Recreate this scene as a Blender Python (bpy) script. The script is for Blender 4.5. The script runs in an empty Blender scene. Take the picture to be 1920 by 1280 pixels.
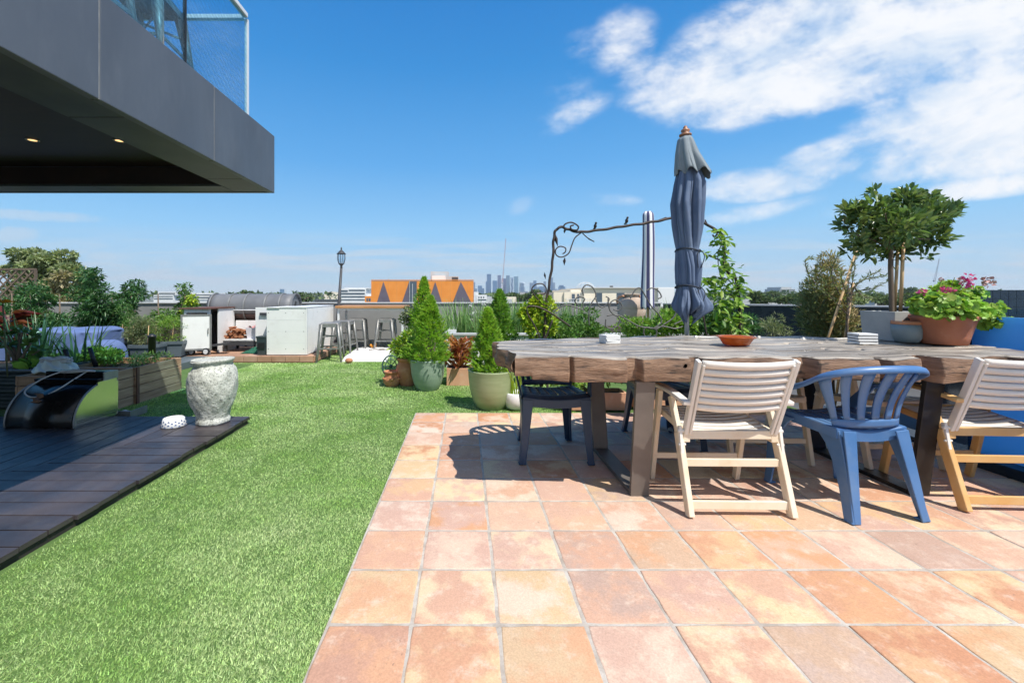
import bpy, math, random
import numpy as np
from mathutils import Vector, Matrix
R = math.radians
PI = math.pi
rnd = random.Random(11)
rng = np.random.default_rng(11)
scene = bpy.context.scene
COL = scene.collection

# ------------------------------------------------------------------ camera
F = 820.0            # focal length in pixels of a 1920 px wide picture
VX, VY = 872.0, 553.0
CH = 1.15            # eye height
cam_d = bpy.data.cameras.new('camera')
cam = bpy.data.objects.new('camera', cam_d)
COL.objects.link(cam)
cam.location = (0, 0, CH)
cam.rotation_euler = (R(90), 0, 0)
cam_d.sensor_width = 36
cam_d.lens = F / 1920 * 36
cam_d.shift_x = (960 - VX) / 1920
cam_d.shift_y = -(640 - VY) / 1920
cam_d.clip_start = 0.05
cam_d.clip_end = 30000
scene.camera = cam

# ------------------------------------------------------------------ light
SUN = Vector((0.42, -0.45, 1.0)).normalized()      # towards the sun
sd = bpy.data.lights.new('sun', 'SUN')
sd.energy = 3.8
sd.angle = R(0.53)
sd.color = (1.0, 0.95, 0.87)
sun = bpy.data.objects.new('sun', sd)
COL.objects.link(sun)
sun.location = (4, -4, 10)
sun.rotation_euler = (-SUN).to_track_quat('-Z', 'Y').to_euler()

world = bpy.data.worlds.new('World')
scene.world = world
world.use_nodes = True
wt = world.node_tree
wt.nodes.clear()
wn, wl = wt.nodes, wt.links


def wmath(op, a, b=None, c=None, clamp=False):
    n = wn.new('ShaderNodeMath')
    n.operation = op
    n.use_clamp = clamp
    for i, x in enumerate((a, b, c)):
        if x is None:
            continue
        if isinstance(x, (int, float)):
            n.inputs[i].default_value = x
        else:
            wl.new(x, n.inputs[i])
    return n.outputs[0]


def wsmooth(x, lo, hi):
    n = wn.new('ShaderNodeMapRange')
    n.interpolation_type = 'SMOOTHSTEP'
    wl.new(x, n.inputs[0])
    n.inputs[1].default_value = lo
    n.inputs[2].default_value = hi
    return n.outputs[0]


def wnoise(vec, scale, detail=6, rough=0.55, dist=0.0):
    n = wn.new('ShaderNodeTexNoise')
    wl.new(vec, n.inputs['Vector'])
    n.inputs['Scale'].default_value = scale
    n.inputs['Detail'].default_value = detail
    n.inputs['Roughness'].default_value = rough
    n.inputs['Distortion'].default_value = dist
    return n.outputs[0]


def wcomb(x, y, z=0.0):
    n = wn.new('ShaderNodeCombineXYZ')
    for i, q in enumerate((x, y, z)):
        if isinstance(q, (int, float)):
            n.inputs[i].default_value = q
        else:
            wl.new(q, n.inputs[i])
    return n.outputs[0]


sky = wn.new('ShaderNodeTexSky')
sky.sky_type = 'NISHITA'
sky.sun_disc = False
sky.sun_elevation = math.asin(SUN.z)
sky.sun_rotation = math.atan2(SUN.x, SUN.y)
sky.altitude = 50
sky.air_density = 1.0
sky.dust_density = 0.0
sky.ozone_density = 3.0
hsv = wn.new('ShaderNodeHueSaturation')
hsv.inputs['Saturation'].default_value = 1.22
hsv.inputs['Value'].default_value = 1.1
wl.new(sky.outputs[0], hsv.inputs['Color'])

tc = wn.new('ShaderNodeTexCoord')
sep = wn.new('ShaderNodeSeparateXYZ')
wl.new(tc.outputs['Generated'], sep.inputs[0])
dx, dy, dz = sep.outputs
yy = wmath('MAXIMUM', dy, 0.05)
zz = wmath('MAXIMUM', dz, 0.012)
U = wmath('DIVIDE', dx, yy)              # tangent of the bearing
V = wmath('DIVIDE', dz, yy)              # tangent of the height
PX = wmath('DIVIDE', dx, zz)             # flat cloud layer
PY = wmath('DIVIDE', dy, zz)
# cloud texture on the sky's tangent coordinates, drawn out along the cloud streets
ca, sa = math.cos(R(14)), math.sin(R(14))
LX = wmath('ADD', wmath('MULTIPLY', U, ca), wmath('MULTIPLY', V, sa))
LY = wmath('SUBTRACT', wmath('MULTIPLY', V, ca), wmath('MULTIPLY', U, sa))
uv = wcomb(wmath('MULTIPLY', LX, 0.8), wmath('MULTIPLY', LY, 2.0))
n_big = wnoise(uv, 3.2, 12, 0.58, 0.35)
n_fine = wnoise(uv, 9.0, 10, 0.62, 0.25)
n_puff = wnoise(wcomb(U, wmath('MULTIPLY', V, 1.4)), 12.0, 10, 0.62, 0.2)


def blob(px, py, rx, ry, rot, w):
    u0, v0 = (px - VX) / F, (VY - py) / F
    c, s = math.cos(R(rot)), math.sin(R(rot))
    du, dv = wmath('SUBTRACT', U, u0), wmath('SUBTRACT', V, v0)
    a = wmath('DIVIDE', wmath('ADD', wmath('MULTIPLY', du, c), wmath('MULTIPLY', dv, s)), rx / F)
    b = wmath('DIVIDE', wmath('SUBTRACT', wmath('MULTIPLY', dv, c), wmath('MULTIPLY', du, s)), ry / F)
    r = wmath('ADD', wmath('MULTIPLY', a, a), wmath('MULTIPLY', b, b))
    return wmath('MULTIPLY', wmath('SUBTRACT', 1.0, r, clamp=True), w)


blobs = [
    (1410, 150, 270, 105, 8, 0.85), (1560, 70, 380, 150, 14, 0.80), (1780, 60, 360, 130, 14, 0.95),
    (1290, 190, 150, 50, 4, 0.62), (1480, 165, 260, 70, 12, 0.8), (1830, 190, 280, 85, 14, 1.0), (1880, 245, 320, 105, 8, 1.05),
    (1770, 292, 200, 50, 12, 0.58), (1165, 80, 95, 75, 40, 0.40), (1195, 135, 70, 55, 20, 0.30), (1110, 85, 80, 55, 30, .24),
    (1075, 213, 100, 36, 25, 0.36), (1070, 165, 70, 48, 30, .22), (1425, 345, 160, 40, 5, 0.75), (1550, 300, 150, 48, 18, 0.66),
    (1860, 348, 220, 30, 7, 0.60), (1640, 388, 150, 22, 8, 0.36), (1400, 402, 120, 24, 10, 0.32), (1470, 385, 110, 20, 12, .30),
    (975, 385, 42, 22, 20, 0.20), (1150, 374, 75, 17, -4, 0.24),
]
mask = None
for b in blobs:
    m_ = blob(*b)
    mask = m_ if mask is None else wmath('MAXIMUM', mask, m_)
nn = wmath('ADD', wmath('MULTIPLY', n_big, 0.45), wmath('ADD', wmath('MULTIPLY', n_fine, 0.35), wmath('MULTIPLY', n_puff, 0.35)))
dens = wmath('ADD', wmath('MULTIPLY', wmath('SUBTRACT', nn, 0.575), 3.4), wmath('MULTIPLY', wmath('POWER', mask, 0.8), 1.20))
dens = wsmooth(dens, 0.05, 1.20)
dens = wmath('MULTIPLY', dens, wsmooth(mask, 0.0, 0.35))
# bright cloud added out of view behind the viewer, as fill light for the shadows
n_fill = wnoise(tc.outputs['Generated'], 2.6, 8, 0.55, 0.3)
back = wmath('MULTIPLY', wsmooth(wmath('MULTIPLY', dy, -1.0), 0.0, 0.35), wsmooth(n_fill, 0.40, 0.60))
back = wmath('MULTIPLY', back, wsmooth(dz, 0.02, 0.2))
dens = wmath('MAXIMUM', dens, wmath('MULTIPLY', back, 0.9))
# thin streaky stratus low over the horizon
strat = wnoise(wcomb(wmath('MULTIPLY', U, 2.2), wmath('MULTIPLY', V, 26.0)), 1.6, 6, 0.55, 0.4)
band = wmath('MULTIPLY', wsmooth(V, -0.01, 0.015), wsmooth(wmath('SUBTRACT', 0.17, V), 0.0, 0.12))
strat = wmath('MULTIPLY', wsmooth(strat, 0.40, 0.64), wmath('MULTIPLY', band, 0.95))
# grey cloudlets low on the left
gl = wmath('MAXIMUM', wmath('MAXIMUM', blob(70, 405, 150, 14, -3, 0.9), blob(30, 440, 60, 18, 0, 0.9)),
           wmath('MAXIMUM', blob(210, 482, 70, 12, 0, 0.8), blob(310, 494, 40, 9, 0, 0.7)))
gl = wmath('MULTIPLY', wsmooth(wmath('ADD', n_puff, wmath('MULTIPLY', gl, 0.5)), 0.55, 0.95), wsmooth(gl, 0.0, 0.2))
strat = wmath('MAXIMUM', strat, wmath('MULTIPLY', gl, 0.5))

SKYK = 0.125         # background strength
# clear-sky colour by height above the horizon, blended with the physical sky
ramp = wn.new('ShaderNodeValToRGB')
el = ramp.color_ramp.elements
stops = [(0.0, (.47, .63, .77)), (.05, (.40, .60, .80)), (.14, (.27, .56, .87)), (.28, (.115, .395, .80)), (.46, (.040, .270, .67)), (.64, (.015, .185, .57)), (1.0, (.015, .10, .36))]
while len(el) < len(stops):
    el.new(.5)
SKYK_ = 0.125 * 1.366
for e_, (p_, c_) in zip(el, stops):
    e_.position = p_
    e_.color = (c_[0], c_[1], c_[2], 1)
wl.new(wmath('MAXIMUM', dz, 0.0), ramp.inputs[0])
gain = wn.new('ShaderNodeMixRGB')
gain.blend_type = 'MULTIPLY'
gain.inputs[0].default_value = 1
wl.new(ramp.outputs[0], gain.inputs[1])
gain.inputs[2].default_value = (1 / SKYK_, 1 / SKYK_, 1 / SKYK_, 1)
blend = wn.new('ShaderNodeMixRGB')
blend.inputs[0].default_value = .93
wl.new(hsv.outputs[0], blend.inputs[1])
wl.new(gain.outputs[0], blend.inputs[2])
cmix = wn.new('ShaderNodeMixRGB')
wl.new(wmath('MULTIPLY', strat, 1.0, clamp=True), cmix.inputs[0])
wl.new(blend.outputs[0], cmix.inputs[1])
cmix.inputs[2].default_value = (0.43 / SKYK, 0.50 / SKYK, 0.575 / SKYK, 1)
shade = wn.new('ShaderNodeMixRGB')
wl.new(wsmooth(n_big, 0.38, 0.60), shade.inputs[0])
shade.inputs[1].default_value = (0.50 / SKYK, 0.57 / SKYK, 0.66 / SKYK, 1)
shade.inputs[2].default_value = (0.67 / SKYK, 0.68 / SKYK, 0.70 / SKYK, 1)
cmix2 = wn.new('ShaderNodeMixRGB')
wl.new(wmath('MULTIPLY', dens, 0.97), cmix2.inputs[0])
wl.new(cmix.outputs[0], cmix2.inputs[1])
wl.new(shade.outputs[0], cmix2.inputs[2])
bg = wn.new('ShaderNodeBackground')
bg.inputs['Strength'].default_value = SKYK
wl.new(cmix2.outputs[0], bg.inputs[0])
wo = wn.new('ShaderNodeOutputWorld')
wl.new(bg.outputs[0], wo.inputs[0])

scene.view_settings.view_transform = 'Standard'
scene.view_settings.look = 'None'
scene.view_settings.exposure = 0.55
scene.view_settings.gamma = 1.0
scene.render.engine = 'CYCLES'
scene.cycles.max_bounces = 7
scene.cycles.transparent_max_bounces = 12
scene.cycles.caustics_reflective = False
scene.cycles.caustics_refractive = False


# ------------------------------------------------------------------ helpers
def W(px, py, Z):
    """world point seen at a picture position at distance Z"""
    return Vector(((px - VX) * Z / F, Z, CH - (py - VY) * Z / F))


def G(px, py, z=0.0):
    """world point at height z seen at a picture position"""
    return W(px, py, F * (CH - z) / (py - VY))


def rand_unit(n):
    v = rng.normal(size=(n, 3))
    return v / np.linalg.norm(v, axis=1, keepdims=True)


def norm(a):
    return a / np.maximum(np.linalg.norm(a, axis=1, keepdims=True), 1e-9)


# ---- materials
def srgb(r, g, b):
    f = lambda c: (c / 255 / 12.92) if c / 255 <= 0.04045 else ((c / 255 + 0.055) / 1.055) ** 2.4
    return (f(r), f(g), f(b))


def mat(name, c1, c2=None, scale=6.0, lo=0.35, hi=0.65, stretch=(1, 1, 1), detail=7, rough=0.6, rough2=None,
        metal=0.0, bump=0.0, bscale=60.0, island=0.0, hue=0.0, trans=0.0, spec=0.5, c3=None, scale3=25.0, amt3=0.5,
        lo3=0.5, hi3=0.62, coat=0.0, emit=None, tint=(1.25, 1.3, 0.7), alpha=None, perobj=False, bstretch=None):
    m = bpy.data.materials.new(name)
    m.use_nodes = True
    nt = m.node_tree
    N, L = nt.nodes, nt.links
    bs = N['Principled BSDF']
    out = N['Material Output']
    tcn = N.new('ShaderNodeTexCoord')
    mp = N.new('ShaderNodeMapping')
    mp.inputs['Scale'].default_value = stretch
    L.new(tcn.outputs['Object'], mp.inputs[0])

    def noise(sc, det=detail, vec=mp.outputs[0], rg=0.6):
        n = N.new('ShaderNodeTexNoise')
        L.new(vec, n.inputs['Vector'])
        n.inputs['Scale'].default_value = sc
        n.inputs['Detail'].default_value = det
        n.inputs['Roughness'].default_value = rg
        return n.outputs[0]

    def remap(x, a, b):
        n = N.new('ShaderNodeMapRange')
        L.new(x, n.inputs[0])
        n.inputs[1].default_value = a
        n.inputs[2].default_value = b
        return n.outputs[0]

    def mix(fac, a, b, mode='MIX'):
        n = N.new('ShaderNodeMixRGB')
        n.blend_type = mode
        for i, x in enumerate((fac, a, b)):
            if isinstance(x, (int, float)):
                n.inputs[i].default_value = x
            elif isinstance(x, tuple):
                n.inputs[i].default_value = (*x[:3], 1)
            else:
                L.new(x, n.inputs[i])
        return n.outputs[0]

    col = c1
    base = None
    if c2 is not None:
        base = noise(scale)
        col = mix(remap(base, lo, hi), c1, c2)
    if c3 is not None:
        f3 = remap(noise(scale3, 5), lo3, hi3)
        mm = N.new('ShaderNodeMath')
        mm.operation = 'MULTIPLY'
        L.new(f3, mm.inputs[0])
        mm.inputs[1].default_value = amt3
        col = mix(mm.outputs[0], col, c3)
    if island > 0 or hue > 0:
        g = N.new('ShaderNodeNewGeometry')
        h = N.new('ShaderNodeHueSaturation')
        if isinstance(col, tuple):
            h.inputs['Color'].default_value = (*col[:3], 1)
        else:
            L.new(col, h.inputs['Color'])
        r1 = N.new('ShaderNodeMapRange')
        L.new(g.outputs['Random Per Island'], r1.inputs[0])
        r1.inputs[3].default_value = 1 - island
        r1.inputs[4].default_value = 1 + island
        L.new(r1.outputs[0], h.inputs['Value'])
        if hue > 0:
            wn_ = N.new('ShaderNodeTexWhiteNoise')
            wn_.noise_dimensions = '1D'
            L.new(g.outputs['Random Per Island'], wn_.inputs['W'])
            r2 = N.new('ShaderNodeMapRange')
            L.new(wn_.outputs[0], r2.inputs[0])
            r2.inputs[3].default_value = 0.5 - hue
            r2.inputs[4].default_value = 0.5 + hue
            L.new(r2.outputs[0], h.inputs['Hue'])
        col = h.outputs[0]
    if isinstance(col, tuple):
        bs.inputs['Base Color'].default_value = (*col[:3], 1)
    else:
        L.new(col, bs.inputs['Base Color'])
    bs.inputs['Roughness'].default_value = rough
    if rough2 is not None:
        rr = N.new('ShaderNodeMapRange')
        L.new(noise(scale * 1.7 + 1), rr.inputs[0])
        rr.inputs[1].default_value = 0.35
        rr.inputs[2].default_value = 0.65
        rr.inputs[3].default_value = rough
        rr.inputs[4].default_value = rough2
        L.new(rr.outputs[0], bs.inputs['Roughness'])
    bs.inputs['Metallic'].default_value = metal
    bs.inputs['Specular IOR Level'].default_value = spec
    bs.inputs['Coat Weight'].default_value = coat
    if emit:
        bs.inputs['Emission Color'].default_value = (*emit[:3], 1)
        bs.inputs['Emission Strength'].default_value = emit[3]
    if bump > 0:
        b = N.new('ShaderNodeBump')
        b.inputs['Strength'].default_value = bump
        b.inputs['Distance'].default_value = 0.01
        vec = mp.outputs[0]
        if bstretch:
            mp2 = N.new('ShaderNodeMapping')
            mp2.inputs['Scale'].default_value = bstretch
            L.new(tcn.outputs['Object'], mp2.inputs[0])
            vec = mp2.outputs[0]
        L.new(noise(bscale, 6, vec), b.inputs['Height'])
        L.new(b.outputs[0], bs.inputs['Normal'])
    if trans > 0:
        t = N.new('ShaderNodeBsdfTranslucent')
        if isinstance(col, tuple):
            t.inputs[0].default_value = (*col[:3], 1)
        else:
            bright = mix(1.0, col, tint, 'MULTIPLY')
            L.new(bright, t.inputs[0])
        ms = N.new('ShaderNodeMixShader')
        ms.inputs[0].default_value = trans
        L.new(bs.outputs[0], ms.inputs[1])
        L.new(t.outputs[0], ms.inputs[2])
        L.new(ms.outputs[0], out.inputs[0])
    if alpha is not None:
        bs.inputs['Alpha'].default_value = alpha
    return m


# ---- mesh builder
class MB:
    def __init__(s):
        s.v, s.f, s.sm = [], [], []

    def add(s, vs, fs, smooth=False):
        o = len(s.v)
        s.v += [tuple(p) for p in vs]
        s.f += [tuple(i + o for i in f) for f in fs]
        s.sm += [smooth] * len(fs)
        return s

    def box(s, c, d, rot=None):
        c = Vector(c)
        vs = []
        for z in (-1, 1):
            for y in (-1, 1):
                for x in (-1, 1):
                    p = Vector((x * d[0] / 2, y * d[1] / 2, z * d[2] / 2))
                    if rot is not None:
                        p = rot @ p
                    vs.append(c + p)
        return s.add(vs, [(0, 2, 3, 1), (4, 5, 7, 6), (0, 1, 5, 4), (2, 6, 7, 3), (0, 4, 6, 2), (1, 3, 7, 5)])

    def span(s, a, b):
        return s.box([(a[i] + b[i]) / 2 for i in range(3)], [abs(b[i] - a[i]) for i in range(3)])

    def bar(s, p0, p1, w, h, w1=None, h1=None, up=(0, 0, 1)):
        """beam from p0 to p1; w across, h along up"""
        p0, p1 = Vector(p0), Vector(p1)
        d = (p1 - p0).normalized()
        u = Vector(up)
        side = d.cross(u)
        if side.length < 1e-4:
            side = d.cross(Vector((0, 1, 0)))
        side.normalize()
        u = side.cross(d).normalized()
        w1 = w if w1 is None else w1
        h1 = h if h1 is None else h1
        vs = []
        for p, a, b in ((p0, w, h), (p1, w1, h1)):
            for i, j in ((-1, -1), (1, -1), (1, 1), (-1, 1)):
                vs.append(p + side * (a / 2 * i) + u * (b / 2 * j))
        return s.add(vs, [(3, 2, 1, 0), (4, 5, 6, 7), (0, 1, 5, 4), (1, 2, 6, 5), (2, 3, 7, 6), (3, 0, 4, 7)])

    def tube(s, pts, r, n=8, cap=True, flat=1.0):
        pts = [Vector(p) for p in pts]
        k = len(pts)
        rr = [r] * k if isinstance(r, (int, float)) else list(r)
        vs = []
        prev = None
        for i, p in enumerate(pts):
            t = (pts[min(i + 1, k - 1)] - pts[max(i - 1, 0)]).normalized()
            if prev is None:
                a = t.cross(Vector((0, 0, 1)))
                if a.length < 0.05:
                    a = t.cross(Vector((0, 1, 0)))
                a.normalize()
            else:
                a = prev - t * prev.dot(t)
                if a.length < 1e-5:
                    a = t.cross(Vector((0, 1, 0)))
                a.normalize()
            prev = a
            b = t.cross(a)
            for j in range(n):
                q = 2 * PI * j / n
                vs.append(p + a * (math.cos(q) * rr[i]) + b * (math.sin(q) * rr[i] * flat))
        fs = []
        for i in range(k - 1):
            for j in range(n):
                j2 = (j + 1) % n
                fs.append((i * n + j, i * n + j2, (i + 1) * n + j2, (i + 1) * n + j))
        o = len(s.v)
        s.add(vs, fs, True)
        if cap:
            s.f += [tuple(o + j for j in reversed(range(n))), tuple(o + (k - 1) * n + j for j in range(n))]
            s.sm += [False, False]
        return s

    def lathe(s, prof, c=(0, 0, 0), n=36, smooth=True, wob=None, caps=True):
        """prof: list of (r, z)"""
        vs = []
        for i, (r, z) in enumerate(prof):
            for j in range(n):
                q = 2 * PI * j / n
                k = 1.0 if wob is None else wob(q, z)
                vs.append((c[0] + r * k * math.cos(q), c[1] + r * k * math.sin(q), c[2] + z))
        fs = []
        for i in range(len(prof) - 1):
            for j in range(n):
                j2 = (j + 1) % n
                fs.append((i * n + j, i * n + j2, (i + 1) * n + j2, (i + 1) * n + j))
        o = len(s.v)
        s.add(vs, fs, smooth)
        if caps and prof[0][0] > 1e-4:
            s.f.append(tuple(o + j for j in reversed(range(n))))
            s.sm.append(False)
        if caps and prof[-1][0] > 1e-4:
            s.f.append(tuple(o + (len(prof) - 1) * n + j for j in range(n)))
            s.sm.append(False)
        return s

    def prism(s, poly, a, b, axis=2, smooth=False):
        """poly in the two other axes (in order), extruded along axis from a to b"""
        def mk(p, h):
            q = [0, 0, 0]
            o = [i for i in range(3) if i != axis]
            q[o[0]], q[o[1]], q[axis] = p[0], p[1], h
            return q
        n = len(poly)
        vs = [mk(p, a) for p in poly] + [mk(p, b) for p in poly]
        fs = [tuple(reversed(range(n))), tuple(range(n, 2 * n))]
        s.add(vs, fs, False)
        o = len(s.v) - 2 * n
        for i in range(n):
            j = (i + 1) % n
            s.f.append((o + i, o + j, o + n + j, o + n + i))
            s.sm.append(smooth)
        return s

    def grid(s, fn, nu, nv, closed=False, smooth=True):
        vs = [fn(i / nu, j / nv) for j in range(nv + 1) for i in range(nu + (0 if closed else 1))]
        k = nu if closed else nu + 1
        fs = []
        for j in range(nv):
            for i in range(nu):
                i2 = (i + 1) % k
                fs.append((j * k + i, j * k + i2, (j + 1) * k + i2, (j + 1) * k + i))
        return s.add(vs, fs, smooth)

    def ball(s, c, r, nu=16, nv=10, sq=(1, 1, 1)):
        return s.grid(lambda u, v: (c[0] + r * sq[0] * math.sin(PI * v) * math.cos(2 * PI * u),
                                    c[1] + r * sq[1] * math.sin(PI * v) * math.sin(2 * PI * u),
                                    c[2] - r * sq[2] * math.cos(PI * v)), nu, nv, True)

    def move(s, M):
        s.v = [tuple(M @ Vector(p)) for p in s.v]
        return s

    def build(s, name, m, parent=None, bevel=0.0, solid=0.0, sub=0, fix=True, seg=2):
        me = bpy.data.meshes.new(name)
        me.from_pydata(s.v, [], s.f)
        me.polygons.foreach_set('use_smooth', s.sm)
        me.update()
        o = bpy.data.objects.new(name, me)
        COL.objects.link(o)
        if fix:
            import bmesh
            bm = bmesh.new()
            bm.from_mesh(me)
            bmesh.ops.recalc_face_normals(bm, faces=bm.faces)
            bm.to_mesh(me)
            bm.free()
        me.materials.append(m)
        if parent is not None:
            o.parent = parent
        if solid:
            md = o.modifiers.new('solid', 'SOLIDIFY')
            md.thickness = solid
            md.offset = 0
        if bevel:
            md = o.modifiers.new('bevel', 'BEVEL')
            md.width = bevel
            md.segments = seg
            md.limit_method = 'ANGLE'
            md.angle_limit = R(35)
        if sub:
            md = o.modifiers.new('sub', 'SUBSURF')
            md.levels = md.render_levels = sub
        return o


def npmesh(name, v, f, m, parent=None, smooth=False):
    v = np.asarray(v, dtype=np.float32).reshape(-1, 3)
    f = np.asarray(f, dtype=np.int32)
    me = bpy.data.meshes.new(name)
    k = f.shape[1]
    me.vertices.add(len(v))
    me.vertices.foreach_set('co', v.ravel())
    me.loops.add(f.size)
    me.loops.foreach_set('vertex_index', f.ravel())
    me.polygons.add(len(f))
    me.polygons.foreach_set('loop_start', np.arange(0, f.size, k, dtype=np.int32))
    me.polygons.foreach_set('loop_total', np.full(len(f), k, dtype=np.int32))
    if smooth:
        me.polygons.foreach_set('use_smooth', np.ones(len(f), dtype=bool))
    me.update(calc_edges=True)
    me.materials.append(m)
    o = bpy.data.objects.new(name, me)
    COL.objects.link(o)
    if parent is not None:
        o.parent = parent
    return o


def leaf_arrays(c, d, L, Wd, fold=0.22, droop=0.0, oval=False):
    c = np.asarray(c, float)
    n = len(c)
    d = norm(np.asarray(d, float))
    L = np.broadcast_to(np.asarray(L, float), (n,))[:, None]
    Wd = np.broadcast_to(np.asarray(Wd, float), (n,))[:, None]
    up = rand_unit(n) * 0.7 + np.array([0, 0, 0.9])
    side = norm(np.cross(d, up))
    nr = np.cross(side, d)
    i6 = oval
    if not i6:
        mid = c + d * L * 0.42
        v1 = mid + side * Wd / 2 + nr * fold * Wd
        v2 = c + d * L + np.array([0, 0, -1.0]) * L * droop
        v3 = mid - side * Wd / 2 + nr * fold * Wd
        V_ = np.stack([c, v1, v2, v3], 1).reshape(-1, 3)
        i = np.arange(n)[:, None] * 4
        Fc = np.concatenate([i + np.array([[0, 1, 2]]), i + np.array([[0, 2, 3]])], 0)
        return V_, Fc
    dz_ = np.array([0, 0, -1.0]) * L * droop
    tip = c + d * L + dz_
    row = []
    for sg in (1, -1):
        for t, w in ((.30, .44), (.68, .46)):
            row.append(c + d * L * t + dz_ * t * t + side * Wd * w * sg + nr * fold * Wd)
    V_ = np.stack([c, row[0], row[1], tip, row[3], row[2]], 1).reshape(-1, 3)
    i = np.arange(n)[:, None] * 6
    Fc = np.concatenate([i + np.array([[0, k, k + 1]]) for k in (1, 2, 3, 4)], 0)
    return V_, Fc


def leaves(name, m, parent, c, d, L, Wd, fold=0.22, droop=0.0, oval=False):
    v, f = leaf_arrays(c, d, L, Wd, fold, droop, oval)
    return npmesh(name, v, f, m, parent)


def blade_arrays(p, d, L, Wd, bend, seg=5):
    """strap leaves: base p, horizontal lean direction d, length, width, bend"""
    n = len(p)
    p = np.asarray(p, float)
    d = np.asarray(d, float)
    L = np.broadcast_to(np.asarray(L, float), (n,))
    Wd = np.broadcast_to(np.asarray(Wd, float), (n,))
    bend = np.broadcast_to(np.asarray(bend, float), (n,))
    side = np.stack([-d[:, 1], d[:, 0], np.zeros(n)], 1)
    tw = rng.uniform(-0.6, 0.6, n)[:, None]
    side = norm(side + d * tw)
    rows = []
    for k in range(seg + 1):
        t = k / seg
        ang = bend * (0.25 + t * 0.9)
        hor = L * t * np.sin(ang) * 0.9
        ver = L * t * np.cos(ang * 0.85)
        c = p + d * hor[:, None] + np.array([0, 0, 1.0]) * ver[:, None]
        w = (Wd * (1 - t ** 2.2) * 0.5 + 0.0008)[:, None]
        rows.append(c - side * w)
        rows.append(c + side * w)
    V_ = np.stack(rows, 1).reshape(-1, 3)
    K = 2 * (seg + 1)
    i = np.arange(n)[:, None] * K
    Fc = np.concatenate([i + np.array([[2 * k, 2 * k + 1, 2 * k + 3, 2 * k + 2]]) for k in range(seg)], 0)
    return V_, Fc


def blades(name, m, parent, p, d, L, Wd, bend, seg=5):
    v, f = blade_arrays(p, d, L, Wd, bend, seg)
    return npmesh(name, v, f, m, parent, True)


def clump_leaves(n, clumps, jitter=0.25, outward=1.0, up=0.35):
    """clumps: list of (centre, radius(x,y,z)); returns leaf bases and directions near each clump's skin"""
    w = np.array([np.prod(np.array(r)) ** (2 / 3) for _, r in clumps])
    idx = rng.choice(len(clumps), n, p=w / w.sum())
    C = np.array([c for c, _ in clumps])[idx]
    Rr = np.array([r for _, r in clumps])[idx]
    u = rand_unit(n)
    rad = rng.uniform(0.35, 1.0, n)[:, None] ** 0.6
    pos = C + u * Rr * rad
    d = norm(u * outward + rand_unit(n) * 0.8 + np.array([0, 0, up]))
    pos = pos + rng.normal(size=(n, 3)) * Rr * jitter * 0.3
    return pos, d


# ---- things
def tag(o, label=None, cat=None, group=None, kind=None):
    if label:
        o['label'] = label
    if cat:
        o['category'] = cat
    if group:
        o['group'] = group
    if kind:
        o['kind'] = kind
    return o


def thing(name, label, cat, loc=(0, 0, 0), rz=0.0, group=None):
    o = bpy.data.objects.new(name, None)
    COL.objects.link(o)
    o.empty_display_size = 0.1
    o.location = loc
    o.rotation_euler = (0, 0, rz)
    return tag(o, label, cat, group)


def kids(o):
    return [c for c in bpy.data.objects if c.parent == o]


def copy_tree(o, parent=None):
    c = o.copy()
    COL.objects.link(c)
    c.parent = parent
    for ch in kids(o):
        copy_tree(ch, c)
    return c


def dup(o, label, loc, rz=0.0):
    c = copy_tree(o)
    c.location = loc
    c.rotation_euler = (0, 0, rz)
    c['label'] = label
    return c


def spline(pts, n=8):
    """Catmull-Rom through points"""
    pts = [Vector(p) for p in pts]
    out = []
    for i in range(len(pts) - 1):
        p0, p1, p2, p3 = pts[max(i - 1, 0)], pts[i], pts[i + 1], pts[min(i + 2, len(pts) - 1)]
        for k in range(n):
            t = k / n
            out.append(0.5 * ((2 * p1) + (p2 - p0) * t + (2 * p0 - 5 * p1 + 4 * p2 - p3) * t * t + (3 * p1 - p0 - 3 * p2 + p3) * t ** 3))
    out.append(pts[-1])
    return out


def structure(mb, name, m, **kw):
    return tag(mb.build(name, m, **kw), kind='structure')
# ------------------------------------------------------------------ materials
M = {}
M['grout'] = mat('grout', (.38, .33, .28), (.58, .54, .48), 7, rough=.95, bump=.3, bscale=200, c3=(.30, .22, .16), scale3=30, amt3=.5, lo3=.5, hi3=.7)
M['turf_base'] = mat('turf_base', (.07, .14, .03), (.10, .18, .045), 5, rough=.95, bump=.4, bscale=250)
M['blade'] = mat('turf_blade', (.35, .56, .150), (.64, .76, .40), 1.7, lo=.36, hi=.64, rough=.5, island=.55, hue=.02, trans=.30, spec=.35)
M['deck'] = mat('deck_timber', (.034, .029, .033), (.072, .060, .064), 3, stretch=(1, 1, 1), rough=.32, rough2=.5, island=.22, bump=.12, bscale=160,
                c3=(.13, .11, .10), scale3=9, amt3=.35, lo3=.56, hi3=.75)
M['deck_edge'] = mat('deck_edge', (.020, .018, .017), (.045, .04, .036), 8, rough=.7)
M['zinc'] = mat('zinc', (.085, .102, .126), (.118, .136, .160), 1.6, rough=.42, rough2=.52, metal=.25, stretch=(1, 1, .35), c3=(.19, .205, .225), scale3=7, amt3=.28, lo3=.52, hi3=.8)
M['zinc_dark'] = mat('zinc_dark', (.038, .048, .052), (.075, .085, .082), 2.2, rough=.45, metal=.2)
M['seam'] = mat('seam', (.36, .37, .37), (.2, .21, .22), 12, rough=.6)
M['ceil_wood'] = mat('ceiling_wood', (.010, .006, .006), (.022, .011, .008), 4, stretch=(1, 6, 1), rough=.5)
M['lamp_on'] = mat('lamp_on', (.9, .8, .6), emit=(1, .60, .26, 1.1))
M['wall_paint'] = mat('dark_render', (.09, .095, .1), (.11, .115, .12), 3, rough=.8)
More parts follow.
